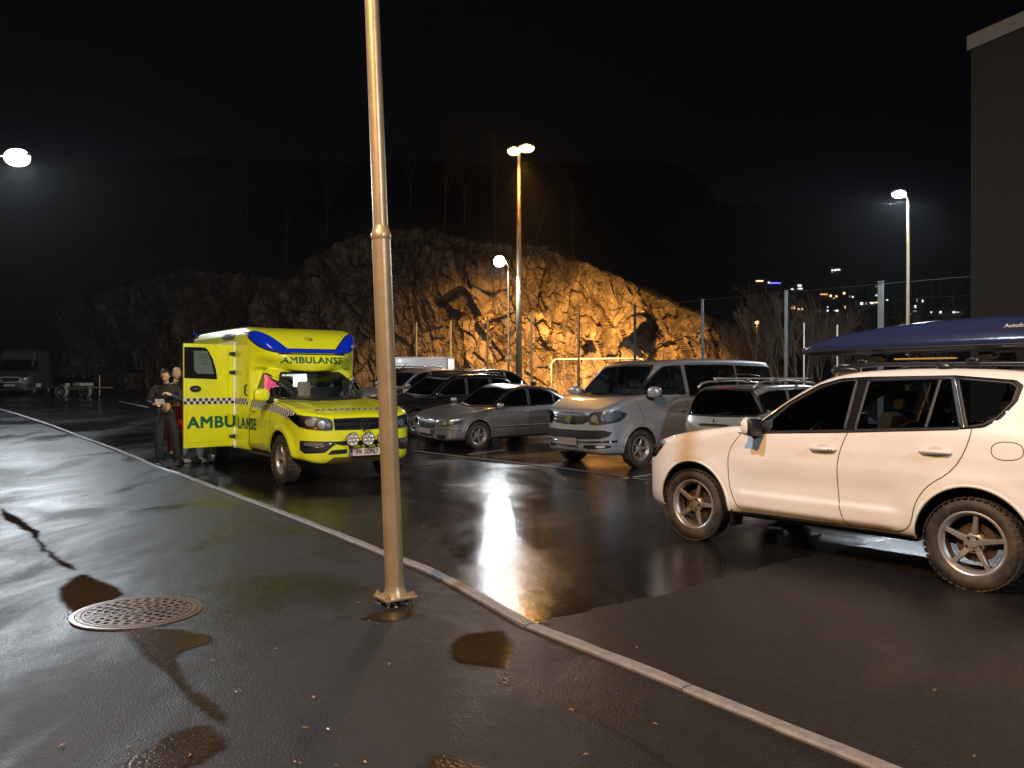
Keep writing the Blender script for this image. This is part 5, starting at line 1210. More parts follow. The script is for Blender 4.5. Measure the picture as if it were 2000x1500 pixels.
    B = build_car(t, dict(paint=vs_, wb=3.40, zc=.34, RA=.405, hw=.955, r=.345, track=1.70, tw=.215, rimr=.218, lod=1, cell=.03, spokes=5, low=[(.45, .24), (.76, .24), (.90, .31), (.945, .45), (.935, .62), (.915, .80), (.90, .93), (.84, 1.035), (.66, 1.12), (.36, 1.24), (.12, 1.31), (-.3, 1.33), (-2, 1.34), (-4.2, 1.36), (-4.33, 1.3), (-4.37, .8), (-4.34, .4), (-4.1, .30), (-3.4, .29), (-1.5, .28)],
        plan=[(.945, 0), (.93, .35), (.86, .62), (.72, .82), (.42, .925), (0, .95), (-1, .955), (-4.0, .955), (-4.28, .90), (-4.37, .7), (-4.37, 0)], gplan=[(.5, 0), (.5, .55), (.2, .82), (-.3, .915), (-1, .94), (-4.0, .94), (-4.26, .88), (-4.33, .7), (-4.33, 0)],
        inl=[(.2, .06), (.32, .02), (.45, 0), (.9, 0), (1.1, .01), (1.3, .03), (1.4, .08)], ing=[(1.2, -.005), (1.35, .008), (1.85, .115), (1.95, .15), (2.03, .19)], kg=.12, bow=.30, bx=-1.2, bx1=0,
        green=[(.28, 1.15), (.16, 1.27), (-.25, 1.60), (-.58, 1.85), (-.80, 1.95), (-1.2, 2.0), (-2.5, 2.035), (-3.9, 2.01), (-4.17, 1.95), (-4.27, 1.7), (-4.33, 1.2), (-4, 1.0), (0, 1.0)],
        wins=[fw, r1, r2], ws=[(-.78, 1.33), (-.74, 1.5), (-.66, 1.80), (-.60, 1.87), (0, 1.895), (.60, 1.87), (.66, 1.80), (.74, 1.5), (.78, 1.33), (0, 1.285)], rear=([(-.72, 1.30), (-.66, 1.85), (.66, 1.85), (.72, 1.30)], lambda x, y, z: x < -4),
        doors=[[(.12, 1.30), (.10, 1.22), (-.02, 1.0), (-.10, .84), (-.42, .62), (-.44, .345), (-1.27, .33), (-1.29, 1.32)], [(-1.29, 1.28), (-1.27, .33), (-2.88, .33), (-2.90, 1.28)]], lines=[d1, d1b, d2, d3, [(-.44, .345), (-2.9, .33)], [(-2.9, .98), (-4.1, 1.0)]], handles=[(-1.13, 1.02), (-1.45, 1.02)], lz=1.36,
        hood=[(.82, -.60), (.45, -.80), (.10, -.82), (.22, 0), (.10, .82), (.45, .80), (.82, .60), (.88, 0)], hoodz=1.0, mg=M_GLASS, mgr=M_GLASSD, cabin=(-4.1, .2, -.05, 1.22, .40, [(-.95, 0), (-1.9, 0), (-2.9, 0)], .72)))
    g = B.patch('grille', 'front', [(-.46, .99), (-.47, .80), (0, .775), (.47, .80), (.46, .99), (0, 1.005)], .004, M_BLK, t)
    for z in (.865, .925): B.strip('grille_bar', 'front', [(-.44, z+.002), (0, z-.012), (.44, z+.002)], .016, .009, M_CHROME, g)
    vw_badge(g, Matrix.Translation((.935, 0, .885)) @ Matrix.Rotation(math.pi/2, 4, 'Z') @ Matrix.Rotation(R(84), 4, 'X'), .083, M_CHROME)
    for s in (1, -1):
        v = 'left' if s > 0 else 'right'
        headlight(B, t, 'front', [(s*.46, .995), (s*.48, .80), (s*.66, .785), (s*.86, .82), (s*.92, .90), (s*.92, 1.03), (s*.80, 1.045)], [(s*.60, .90, .065, M_REFL), (s*.77, .92, .06, M_REFL), (s*.66, .83, .025, M_AMBER), (s*.86, .95, .04, M_REFL)])
        h = B.patch('headlight_side', v, [(.60, .86), (.74, .835), (.80, 1.02), (.60, 1.055), (.44, 1.04), (.50, .93)], .006, M_REFL, t, smooth=1); B.patch('lens', v, [(.59, .855), (.75, .83), (.81, 1.025), (.60, 1.06), (.43, 1.045), (.49, .93)], .013, M_LENS, h, smooth=1)
        B.patch('fog_slot', 'front', [(s*.36, .425), (s*.84, .435), (s*.82, .365), (s*.38, .345)], .005, M_BLK, t); B.patch('fog_lamp', 'front', [(s*.62, .42), (s*.78, .42), (s*.76, .38), (s*.64, .375)], .009, M_REFL, t)
        B.strip('side_trim', v, [(-.46, .60), (-1.26, .60)], .012, .003, vs_, t); B.strip('waist_line', v, [(.1, 1.085), (-1.3, 1.09), (-2.9, 1.09), (-4.1, 1.09)], .010, .004, vs_, t)
        B.strip('slide_rail', v, [(-2.95, 1.02), (-4.1, 1.04)], .02, .003, M_BLK, t)
        B.patch('a_pillar_window', v, [(.08, 1.315), (.0, 1.33), (-.03, 1.39)], .002, M_BLK, t, smooth=0)
    B.patch('bumper_grille', 'front', [(-.86, .70), (-.80, .545), (-.4, .52), (.4, .52), (.80, .545), (.86, .70), (.4, .685), (-.4, .685)], .004, M_BLK, t)
    B.strip('chrome_bar', 'front', [(-.88, .50), (-.5, .475), (0, .465), (.5, .475), (.88, .50)], .034, .012, M_CHROME, t)
    plate(t, (.972, 0, .475), 0, m=M_PLATEG, w=.53, h=.13); mirror_pair(B, t, -.22, 1.07, 1.375, 1.25, vs_)
    hd = (-.79, -.612); l = Vector((.612, -.79)).normalized(); place(t, Vector((2.3, 15.2))-l*.85, hd)

    # --- silver estate seen from behind
    t = thing('silver_estate', 'silver estate car with roof rails, seen from behind next to the white SUV', 'car')
    sg_ = paint("silver_green_paint", (.44, .46, .45), .6, .33, dirt=.3, vs=2)
    gl = glass("glass_estate", (.13, .16, .15))
    fw = [(-.65, .99), (-.92, 1.19), (-1.16, 1.35), (-1.40, 1.42), (-1.62, 1.43), (-1.60, 1.0)]; rw = [(-1.68, 1.43), (-2.42, 1.43), (-2.50, 1.03), (-1.66, 1.0)]; qw = [(-2.50, 1.43), (-3.0, 1.40), (-3.24, 1.33), (-3.26, 1.12), (-2.58, 1.035)]
    d1 = [(-.36, .93), (-.44, .5), (-.5, .26)]; d2 = [(-1.64, .99), (-1.63, .27)]; d3 = [(-2.55, 1.02), (-2.42, .8), (-2.24, .5), (-2.2, .28)]
    B = build_car(t, dict(paint=sg_, wb=2.70, zc=.31, RA=.37, hw=.875, r=.315, track=1.52, tw=.2, rimr=.20, lod=0, cell=.03, low=LOW['estate'], plan=PLAN, gplan=GPLAN, inl=[(.2, .06), (.3, .02), (.45, 0), (.8, 0), (.95, .03), (1.05, .07)], ing=[(.9, -.01), (1.0, .015), (1.42, .16), (1.52, .22)],
        green=[(-.2, .85), (-.38, .96), (-.8, 1.22), (-1.1, 1.39), (-1.4, 1.48), (-1.9, 1.52), (-2.7, 1.515), (-3.15, 1.48), (-3.30, 1.42), (-3.46, 1.20), (-3.60, .98), (-3.5, .85), (-.5, .8)], kg=.08,
        wins=[fw, rw, qw], ws=[(-.62, .98), (-.52, 1.40), (.52, 1.40), (.62, .98)], rear=([(.69, 1.0), (.72, 1.06), (.62, 1.30), (.52, 1.425), (0, 1.45), (-.52, 1.425), (-.62, 1.30), (-.72, 1.06), (-.69, 1.0), (0, .985)], lambda x, y, z: (x < -3.1) & (z > .9)),
        doors=[d1+d2[::-1], d2+d3[::-1]], lines=[d1, d2, d3], handles=[(-1.45, .86), (-2.34, .88)], lz=1.03, mg=gl, mgr=gl, cabin=(-3.3, -.3, -.62, .93, .32, [(-1.4, 0), (-2.3, 0)], .45)))
    B.strip('tailgate_gap', 'back', [(.74, 1.0), (.70, .62), (.60, .56), (-.60, .56), (-.70, .62), (-.74, 1.0)], .008, .002, M_BLK, t); B.strip('chrome_handle', 'back', [(-.30, .835), (0, .84), (.30, .835)], .028, .014, M_CHROME, t); B.patch('plate_recess', 'back', [(-.33, .81), (-.30, .66), (.30, .66), (.33, .81)], .003, sg_, t)
    P, N = B.proj('back', [0., 0.], [.745, .905], .012); plate(t, P[0], math.pi, w=.50, h=.11, m=mat("plate_dirty", (.34, .31, .25), .5)); MB().ell(P[1], (.012, .032, .036), 12, 8).build('badge', M_CHROME, t, True)
    for s in (1, -1):
        B.patch('tail_lamp', 'back', [(s*.72, .93), (s*.82, .95), (s*.84, .70), (s*.72, .66)], .006, M_RED, t); v = 'left' if s > 0 else 'right'
        m = MB().tube([(-1.3, s*.58, 1.47), (-1.45, s*.575, 1.545), (-2.2, s*.575, 1.585), (-3.0, s*.57, 1.57), (-3.2, s*.57, 1.535), (-3.3, s*.57, 1.46)], [.02, .018, .016, .018, .022, .024], 10).build('roof_rail', mat("rail_silver", (.4, .4, .4), .35, metal=.6), t, True)
    for x_ in (-1.75, -2.75): MB().box((x_, 0, 1.625), (.06, 1.28, .03), bev=.008).box((x_, .575, 1.60), (.09, .06, .05), bev=.01).box((x_, -.575, 1.60), (.09, .06, .05), bev=.01).build('roof_bar', mat("bar_grey", (.3, .31, .3), .4, metal=.4), t, angle=40)
    MB().tube([(-2.85, .2, 1.66), (-2.75, .1, 1.70), (-2.6, 0, 1.695), (-2.4, -.1, 1.66)], .012, 6).build('bike_clamp', M_BLK, t, True); MB().box((-3.34, 0, 1.455), (.05, .30, .02), bev=.005).build('brake_light', M_RED, t)
    B.strip('rear_wiper', 'back', [(.02, 1.0), (-.3, 1.05)], .014, .012, M_BLK, t); mirror_pair(B, t, -.6, .93, 1.0, .9, sg_)
    h = Vector((.77, .64)).normalized(); c = Vector((3.42, 14.05))+h*3.62; place(t, c, h)

    # --- black estate between the ambulance and the saloon
    t = thing('black_estate', 'black estate car almost lost in the dark beside the silver saloon', 'car')
    bl = paint("black_paint", (.006, .006, .007), .0, .25, dirt=.05, vs=2)
    fw = [(-.65, 1.02), (-.92, 1.24), (-1.16, 1.40), (-1.40, 1.47), (-1.62, 1.48), (-1.60, 1.03)]; rw = [(-1.68, 1.48), (-2.42, 1.48), (-2.50, 1.06), (-1.66, 1.03)]; qw = [(-2.50, 1.48), (-3.0, 1.44), (-3.2, 1.36), (-3.2, 1.12), (-2.58, 1.065)]
    G2 = [(-.2, .9), (-.38, 1.0), (-.8, 1.27), (-1.1, 1.44), (-1.4, 1.54), (-1.9, 1.58), (-2.7, 1.57), (-3.15, 1.52), (-3.32, 1.42), (-3.46, 1.20), (-3.60, .98), (-3.5, .85), (-.5, .85)]; L2 = [(x, z+.04*(z > .6)) for x, z in LOW['estate']]
    spb = dict(paint=bl, wb=2.70, zc=.32, RA=.38, hw=.88, r=.325, track=1.53, tw=.2, rimr=.21, lod=0, cell=.04, low=L2, plan=PLAN, gplan=GPLAN, inl=[(.2, .06), (.3, .02), (.45, 0), (.8, 0), (.95, .03), (1.05, .07)], ing=[(.9, -.01), (1.0, .015), (1.42, .15), (1.55, .22)],
        green=G2, kg=.09, wins=[fw, rw, qw], ws=[(-.62, 1.02), (-.52, 1.45), (.52, 1.45), (.62, 1.02)], rear=([(.66, 1.05), (.52, 1.44), (-.52, 1.44), (-.66, 1.05)], lambda x, y, z: (x < -3.1) & (z > .9)),
        doors=[d1+d2[::-1], d2+d3[::-1]], lines=[], lz=1.06, mg=M_GLASSD, mgr=M_GLASSD, lining=False, cabin=(-3.3, -.3, -.62, .96, .32, [(-1.4, 0), (-2.3, 0)], .45))
    B = build_car(t, spb)
    def dress(B, t, m, lamp_m=M_HOUS, z=0, chrome=True):
        for s in (1, -1):
            v = 'left' if s > 0 else 'right'
            headlight(B, t, 'front', [(s*.42, .66+z), (s*.44, .57+z), (s*.70, .57+z), (s*.80, .63+z), (s*.80, .70+z), (s*.6, .72+z)], [(s*.55, .63+z, .045, M_REFL), (s*.69, .65+z, .04, M_REFL)])
            B.patch('tail_lamp', 'back', [(s*.62, .95+z), (s*.82, .96+z), (s*.84, .78+z), (s*.64, .74+z)], .006, M_RED, t)
            if chrome: B.strip('chrome_line', v, [(-.6, .985+z), (-1.6, 1.0+z), (-3.1, 1.06+z)], .014, .005, M_CHROME, t)
        B.patch('grille', 'front', [(-.34, .67+z), (-.36, .56+z), (.36, .56+z), (.34, .67+z)], .004, M_BLK, t)
        P, N = B.proj('front', [0.], [.42+z], .012); plate(t, P[0], 0, m=M_PLATEG); mirror_pair(B, t, -.58, .94, 1.02+z, .9, m)
    dress(B, t, bl, z=.02)
    for s in (1, -1): MB().tube([(-1.2, s*.56, 1.49), (-1.4, s*.56, 1.60), (-2.9, s*.55, 1.61), (-3.15, s*.55, 1.50)], .017, 8).build('roof_rail', M_BLK, t, True)
    c = Vector((-.83, 19.2))-Vector((.64, -.765)).normalized()*.8+Vector((-1.65, 2.1)); place(t, c, (-.765, -.64))
    # --- bronze SUV further back, facing right
    t = thing('bronze_suv', 'brown bronze SUV behind the silver saloon with a chrome window line', 'car')
    br = paint("bronze_paint", (.16, .085, .06), .6, .3, dirt=.1)
    fw = [(-.72, 1.14), (-.98, 1.33), (-1.22, 1.47), (-1.44, 1.525), (-1.64, 1.53), (-1.60, 1.15)]; rw = [(-1.70, 1.53), (-2.1, 1.515), (-2.48, 1.46), (-2.62, 1.38), (-2.56, 1.20), (-2.46, 1.18), (-1.66, 1.155)]
    GS = [(-.2, .95), (-.42, 1.08), (-.8, 1.32), (-1.1, 1.48), (-1.4, 1.58), (-1.9, 1.62), (-2.6, 1.60), (-3.05, 1.55), (-3.22, 1.48), (-3.40, 1.25), (-3.52, 1.0), (-3.4, .9), (-.5, .9)]
    sps = dict(paint=br, wb=2.64, zc=.35, RA=.41, hw=.90, r=.345, track=1.6, tw=.22, rimr=.225, lod=0, cell=.035, low=LOW['suv'], plan=[(a, b*1.02) for a, b in PLAN], gplan=GPLAN, inl=[(.2, .06), (.3, .02), (.5, 0), (.9, 0), (1.08, .03), (1.18, .08)], ing=[(1.0, -.01), (1.1, .01), (1.55, .18), (1.62, .23)],
        green=GS, kg=.09, wins=[fw, rw], ws=[(-.64, 1.12), (-.52, 1.50), (.52, 1.50), (.64, 1.12)], rear=([(.60, 1.18), (.50, 1.46), (-.50, 1.46), (-.60, 1.18)], lambda x, y, z: (x < -3.0) & (z > 1.0)),
        doors=[[(-.36, 1.0), (-.44, .6), (-.5, .31), (-1.63, .33), (-1.64, 1.14)], [(-1.64, 1.14), (-1.63, .33), (-2.2, .36), (-2.35, .8), (-2.55, 1.16)]], lines=[], lz=1.15, mg=M_GLASSD, mgr=M_GLASSD, lining=False, cabin=(-3.2, -.3, -.66, 1.05, .40, [(-1.4, 0), (-2.3, 0)], .55))
    B = build_car(t, sps); dress(B, t, br, z=.13, chrome=False)
    for v in ('left', 'right'): B.strip('chrome_surround', v, [(-.66, 1.13), (-.98, 1.355), (-1.22, 1.50), (-1.44, 1.553), (-1.7, 1.56), (-2.1, 1.54), (-2.5, 1.485), (-2.67, 1.38), (-2.60, 1.19), (-2.46, 1.155), (-1.66, 1.13)], .022, .006, M_CHROME, t, closed=True, smooth=1)
    B.patch('spoiler', 'top', [(-3.05, -.5), (-3.22, -.45), (-3.22, .45), (-3.05, .5)], .02, br, t); MB().tube([(-2.9, 0, 1.58), (-3.02, 0, 1.70)], .006, 6).ell((-2.88, 0, 1.60), (.06, .02, .025)).build('antenna', M_BLK, t)
    h = Vector((.79, .62)).normalized(); r0 = Vector((-2.15, 27.0)); place(t, r0+h*3.5, h)
    # --- dark estate beyond, and the pale car behind the ambulance
    t = thing('dark_estate', 'dark estate car with a reddish roof sheen left of the bronze SUV', 'car')
    B = build_car(t, dict(spb, paint=paint("dark_paint_red_sheen", (.035, .016, .016), .4, .3), cell=.045)); dress(B, t, MATS["dark_paint_red_sheen"], z=.03)  # reddish reflections are put into the dark body colour
    for s in (1, -1): MB().tube([(-1.2, s*.56, 1.49), (-1.4, s*.56, 1.61), (-2.9, s*.55, 1.62), (-3.15, s*.55, 1.50)], .017, 8).build('roof_rail', M_CHROME, t, True)
    place(t, r0+Vector((-2.55, 3.0))+h*3.5, h)
    t = thing('pale_estate', 'pale silver estate car half hidden between the ambulance and the lamp post', 'car')
    B = build_car(t, dict(spb, paint=paint("pale_pink_silver", (.36, .30, .27), .5, .35), cell=.045)); dress(B, t, MATS["pale_pink_silver"], z=.03)
    place(t, (-4.4, 26.8), (-.765, -.64))
    # --- dark van at the left edge
    t = thing('dark_grey_van', 'tall grey delivery van far off at the left edge of the photo', 'van'); dg = paint("grey_van_paint", (.11, .115, .12), .3, .4, dirt=.3)
    B = build_car(t, dict(paint=dg, wb=3.66, zc=.35, RA=.42, hw=.98, r=.345, track=1.72, tw=.22, rimr=.2, lod=0, cell=.05, low=[(.45, .28), (.80, .28), (.95, .36), (.98, .5), (.96, .75), (.92, .95), (.80, 1.10), (.5, 1.22), (.15, 1.36), (-.3, 1.40), (-4.6, 1.42), (-4.72, 1.3), (-4.75, .8), (-4.7, .5), (-4.4, .42), (-1.5, .36)],
        plan=[(.98, 0), (.95, .4), (.85, .7), (.65, .88), (.3, .96), (0, .98), (-4.5, .98), (-4.75, .93), (-4.75, 0)], gplan=[(.5, 0), (.45, .6), (.15, .86), (-.4, .95), (-4.5, .96), (-4.72, .9), (-4.72, 0)], inl=[(.3, .05), (.45, .0), (1.3, .02), (1.45, .06)], ing=[(1.2, .0), (1.4, .02), (2.3, .10), (2.65, .22)], kg=.15, bow=.25, bx=-1.4, bx1=0,
        green=[(.35, 1.1), (.2, 1.32), (-.25, 1.75), (-.6, 2.05), (-.9, 2.40), (-1.3, 2.60), (-2, 2.66), (-4.5, 2.64), (-4.68, 2.5), (-4.72, 1.2), (-4, 1.0), (0, 1.0)], wins=[[(-.1, 1.42), (-.6, 1.86), (-.8, 1.93), (-1.25, 1.93), (-1.28, 1.42)]], ws=[(-.82, 1.40), (-.70, 1.98), (.70, 1.98), (.82, 1.40), (0, 1.34)],
        lines=[], lz=1.4, mg=M_GLASSD, mgr=M_GLASSD, cabin=(-4.4, .2, -.05, 1.25, .45, [(-.95, 0)], .8)))
    g = B.patch('grille', 'front', [(-.42, 1.00), (-.46, .93), (-.36, .78), (.36, .78), (.46, .93), (.42, 1.00)], .004, M_BLK, t); B.strip('grille_frame', 'front', [(-.44, 1.02), (-.49, .93), (-.38, .75), (.38, .75), (.49, .93), (.44, 1.02)], .05, .01, mat("bright_frame", (.6, .6, .62), .3), g, closed=True, smooth=1)
    MB().tube([Vector((.985, .09*math.cos(a), .89+.09*math.sin(a))) for a in [k*math.pi/8 for k in range(17)]], .008, 5, cap=False).tube([(.985, 0, .89), (.985, 0, .98)], .01, 5).tube([(.985, 0, .89), (.985, .078, .845)], .01, 5).tube([(.985, 0, .89), (.985, -.078, .845)], .01, 5).build('badge', M_CHROME, g)
    for s in (1, -1): headlight(B, t, 'front', [(s*.56, 1.05), (s*.54, .86), (s*.78, .86), (s*.88, .95), (s*.86, 1.10), (s*.7, 1.10)], [(s*.66, .94, .06, M_REFL), (s*.79, .98, .05, M_REFL)])
    B.patch('bumper', 'front', [(-.90, .72), (-.90, .40), (.90, .40), (.90, .72)], .012, M_BLK, t); plate(t, (1.02, 0, .60), 0); mirror_pair(B, t, -.05, 1.12, 1.52, 1.5, M_BLK)
    p = at(28, 774); place(t, (p.x, p.y), (.32, -.95))
    # --- white box trailer behind the row
    t = thing('white_box_trailer', 'white closed box trailer with a dark curved mark on its side', 'trailer'); wp = mat("trailer_white", (.80, .79, .77), .35, coat=.3)
    MB().box((0, 0, 1.25), (2.6, 1.5, 1.5), bev=.07).build('box_body', wp, t, angle=40); MB().box((0, 0, .48), (2.7, 1.3, .06)).tube([(1.2, .5, .45), (2.3, 0, .45)], .03, 6).tube([(1.2, -.5, .45), (2.3, 0, .45)], .03, 6).build('chassis', M_GALV, t)
    for x in (-1.27, 1.27): MB().box((x, 0, 1.25), (.05, 1.53, 1.53), bev=.01).build('corner_trim', mat("trailer_trim", (.35, .36, .36), .4, metal=.5), t)
    MB().box((0, 0, 2.0), (2.56, 1.46, .03), bev=.01).build('roof_panel', wp, t)
    for y in (-.85, .85): wheel(t, (0, y, .3), .3, .17, 1 if y > 0 else -1, .16, lod=0)
    for s in (-1, 1):
        m = MB()
        for q, r1, w in ((-.62, .42, .03), (-.47, .30, .025)):
            P_ = [(q+r1*.35*(1-math.cos(a)), s*.753, 1.42+r1*math.sin(a)) for a in [R(k) for k in range(-60, 61, 12)]]; n = len(P_); vs = [(x_-w*math.cos(R(-60+120*i/(n-1)))*.9, y_, z_) for i, (x_, y_, z_) in enumerate(P_)]+P_
            m.add(vs, [(i, i+1, n+i+1, n+i) for i in range(n-1)])
        m.build('side_mark', mat("mark_grey", (.05, .05, .06), .5), t); 
    c = pt(822, 742, 36.0); t.location = (c.x, 36.6, gz(c.x, 36.6)); t.rotation_euler = (0, 0, -.12)
    # --- low flat trailer by the grey van
    t = thing('flat_trailer', 'low empty grey trailer parked right of the distant grey van', 'trailer')
    MB().tube([(-1.2, -.5, .5), (1.3, -.5, .5), (2.4, 0, .5), (1.3, .5, .5), (-1.2, .5, .5), (-1.2, -.5, .5)], .035, 6).tube([(0, -.8, .42), (0, .8, .42)], .03, 6).build('frame', M_GALV, t)
    for y in (-.8, .8): wheel(t, (0, y, .28), .28, .15, 1 if y > 0 else -1, .15, lod=0); MB().lathe([(.33, -.1), (.35, 0), (.33, .1)], 'Y', c=(0, y, .30), n=24).build('mudguard', mat("pale_plastic", (.3, .3, .3), .5), t)
    for y in (-.95, .95): MB().box((-1.3, y, .62), (.05, .32, .20), bev=.01).build('lamp_board', mat("board_grey", (.42, .42, .42), .5), t)
    MB().box((.5, .1, .66), (.5, .9, .16), bev=.03).build('boat_support', mat("board_grey", (.42, .42, .42), .5), t); MB().tube([(1.6, .0, .1), (1.6, .0, 1.15)], .03, 6).build('jockey_wheel_post', M_GALV, t)
    p = at(132, 776); t.location = (p.x, p.y+.6, gz(p.x, p.y)); t.rotation_euler = (0, 0, R(-15))
far_rows()
# ---------------------------------------------------------------- the ambulance
def ambulance():
    t = thing('ambulance', 'bright yellow ambulance with its side door open and blue roof lights, facing the camera', 'ambulance')
    Y = paint("signal_yellow", (.70, .80, .012), 0, .34, dirt=.22, vs=1.6); GRN = mat("sign_green", (.0, .10, .045), .45); NAVY = mat("tape_navy", (.012, .018, .05), .4); WHT_ = mat("tape_white", (.55, .56, .6), .35)
    ax = (0, -3.53); zc = .38; RA = .44
    low = Vol([(.42, .42), (.72, .36), (.84, .34), (.91, .42), (.945, .54), (.94, .72), (.915, .86), (.895, 1.0), (.84, 1.075), (.62, 1.135), (.2, 1.205), (-.2, 1.25), (-.50, 1.285), (-1.0, 1.29), (-1.7, 1.30), (-1.75, 1.28), (-1.75, .46), (-1.7, .43), (-1.0, .42), (-.5, .42)],
        [(.945, 0), (.935, .38), (.885, .66), (.76, .84), (.52, .94), (.2, .968), (-.4, .965), (-1.6, .96), (-1.75, .96), (-1.75, .9), (-1.75, 0)], [(.3, .05), (.42, .02), (.55, 0), (.95, 0), (1.1, .015), (1.25, .05), (1.33, .09)], k=.09, mod=flares((0,), .47, zc, .035, .07))
    gr = bowed(Vol([(-.30, 1.12), (-.44, 1.26), (-.75, 1.485), (-1.05, 1.69), (-1.25, 1.79), (-1.5, 1.83), (-1.7, 1.83), (-1.75, 1.8), (-1.75, 1.0), (-.6, 1.0)], [(.1, 0), (.1, .5), (-.05, .72), (-.45, .87), (-1, .91), (-1.7, .91), (-1.75, .88), (-1.75, 0)], [(1.15, 0), (1.28, .015), (1.75, .17), (1.83, .22)], k=.09), .34, -1.3, -.5)
    cab = two_box(low, gr, .04)
    def bmod(x, ay, z):
        f = ss(-1.50, -1.22, x)
        return f*(.27*(1-ss(1.72, 2.02, z))+.035*(1-ss(1.98, 2.2, z)))-.008*0
    bprof = [(-4.80, .43), (-4.86, .50), (-4.88, .8), (-4.88, 1.9), (-4.87, 2.28), (-4.80, 2.44), (-4.62, 2.51), (-4.2, 2.525), (-3, 2.535), (-2.2, 2.53), (-1.80, 2.515), (-1.52, 2.46), (-1.30, 2.35), (-1.14, 2.18), (-1.04, 2.0), (-.985, 1.86), (-.965, 1.77), (-.985, 1.735), (-1.06, 1.745), (-1.15, 1.76), (-1.34, 1.80), (-1.43, 1.80), (-1.455, 1.77), (-1.455, 1.6), (-1.455, 1.0), (-1.455, .6), (-1.455, .45), (-1.475, .41), (-1.6, .405), (-2.5, .405), (-4.2, .405), (-4.7, .41)]
    box = Vol(bprof, [(-.97, 0), (-.985, .35), (-1.06, .62), (-1.22, .82), (-1.42, .93), (-1.62, .98), (-1.85, 1.0), (-2.2, 1.0), (-4.6, 1.0), (-4.78, .985), (-4.87, .92), (-4.885, .8), (-4.885, .3), (-4.885, 0)], [(.4, .0), (2.22, 0), (2.38, .028), (2.50, .10), (2.55, .16)], k=.05, n=2, mod=bmod)
    B = Car(lambda x, y, z: smin(cab(x, y, z), box(x, y, z), .012), (-4.95, -1.06, .28), (1.0, 1.06, 2.6), .028).surf()
    cut_arches(B, (0,), RA, zc, .965); cut_arches(B, (-3.53,), RA, zc, .99)
    fw = [(-.60, 1.305), (-.66, 1.37), (-.95, 1.585), (-1.10, 1.675), (-1.20, 1.70), (-1.36, 1.705), (-1.39, 1.31)]
    d1 = [(-.46, 1.22), (-.47, .9), (-.50, .62), (-.56, .43)]
    B.region('opening', 'right', [(-2.09, .46), (-2.95, .46), (-2.95, 2.21), (-2.09, 2.21)], cond=lambda x, y, z: np.abs(y) > .5)
    B.region('hood', 'top', chaikin([(.80, -.60), (.50, -.80), (.0, -.84), (-.34, -.84), (-.40, -.5), (-.30, 0), (-.40, .5), (-.34, .84), (0, .84), (.50, .80), (.80, .60), (.86, 0)], 1), cond=lambda x, y, z: z > 1.0)
    B.mirror_region('door', [(-.52, 1.25), (-.46, 1.22), (-.47, .9), (-.50, .62), (-.56, .43), (-1.40, .43), (-1.42, 1.28)], cond=lambda x, y, z: (np.abs(y) > .5) & (x > -1.44))
    wsg = [(-.74, 1.30), (-.71, 1.36), (-.58, 1.66), (-.52, 1.72), (0, 1.73), (.52, 1.72), (.58, 1.66), (.71, 1.36), (.74, 1.30), (0, 1.275)]
    common_glass(B, t, [fw], wsg=wsg, mg=glass("cab_glass", (.62, .66, .62)), tol=lambda x, y, z: (x > -1.5) & (z < 1.76))
    B.part('', 'body', Y, t); B.part('hood', 'bonnet', Y, t); lining(B, t, zmin=1.3, inset=.03)
    for s in ('', '_r'): B.part('door'+s, 'cab_door', Y, t)
    for v, s in (('left', 1), ('right', -1)):
        B.strip('shut_line', v, d1, .008, .0015, M_BLK, t, smooth=1, thick=.003); B.strip('shut_line', v, [(-.56, .43), (-1.40, .43)], .007, .0015, M_BLK, t, thick=.003)
        P, N = B.proj(v, [-1.22], [1.10], 0); p = P[0]; MB().tube([(-1.12, p[1], 1.10), (-1.14, p[1]+s*.03, 1.10), (-1.30, p[1]+s*.03, 1.10), (-1.32, p[1], 1.10)], .013, 8).build('handle', Y, t, True)
        o = MB().ell((-.47, s*1.10, 1.36), (.075, .125, .105), 22, 12, pw=.65).build('door_mirror', Y, t, True)
        MB().box((-.53, s*1.10, 1.36), (.03, .20, .17), bev=.02).tube([(-.50, s*1.0, 1.27), (-.52, s*.9, 1.26)], [.03, .05], 8).build('mirror_foot', M_BLK, o, angle=40)
        headlight(B, t, 'front', [(s*.95, 1.075), (s*.78, 1.06), (s*.56, 1.025), (s*.50, 1.0), (s*.49, .86), (s*.56, .845), (s*.80, .865), (s*.90, .90), (s*.945, .98)], [(s*.66, .935, .055, M_REFL), (s*.80, .965, .055, M_REFL), (s*.74, .885, .022, M_AMBER), (s*.56, .93, .03, M_REFL)])
        h = B.patch('headlight_side', v, [(.66, .885), (.72, .96), (.66, 1.07), (.52, 1.085), (.50, 1.06), (.56, .96)], .006, M_HOUS, t, smooth=1); B.patch('lens', v, [(.67, .88), (.73, .96), (.67, 1.075), (.51, 1.09), (.49, 1.06), (.55, .95)], .012, M_LENS, h, smooth=1)
        B.patch('side_intake', 'front', [(s*.90, .70), (s*.50, .685), (s*.46, .64), (s*.52, .60), (s*.62, .52), (s*.86, .51), (s*.90, .56)], .003, M_BLK, t, smooth=0)
        B.patch('fog_lamp', 'front', [(s*.87, .685), (s*.62, .675), (s*.66, .615), (s*.86, .62)], .007, M_HOUS, t, smooth=1); B.strip('chrome_line', 'front', [(s*.88, .605), (s*.66, .602), (s*.52, .67)], .014, .008, M_CHROME, t)
        B.patch('lower_slot', 'front', [(s*.52, .555), (s*.28, .565), (s*.28, .50), (s*.58, .49)], .004, M_BLK, t, smooth=0)
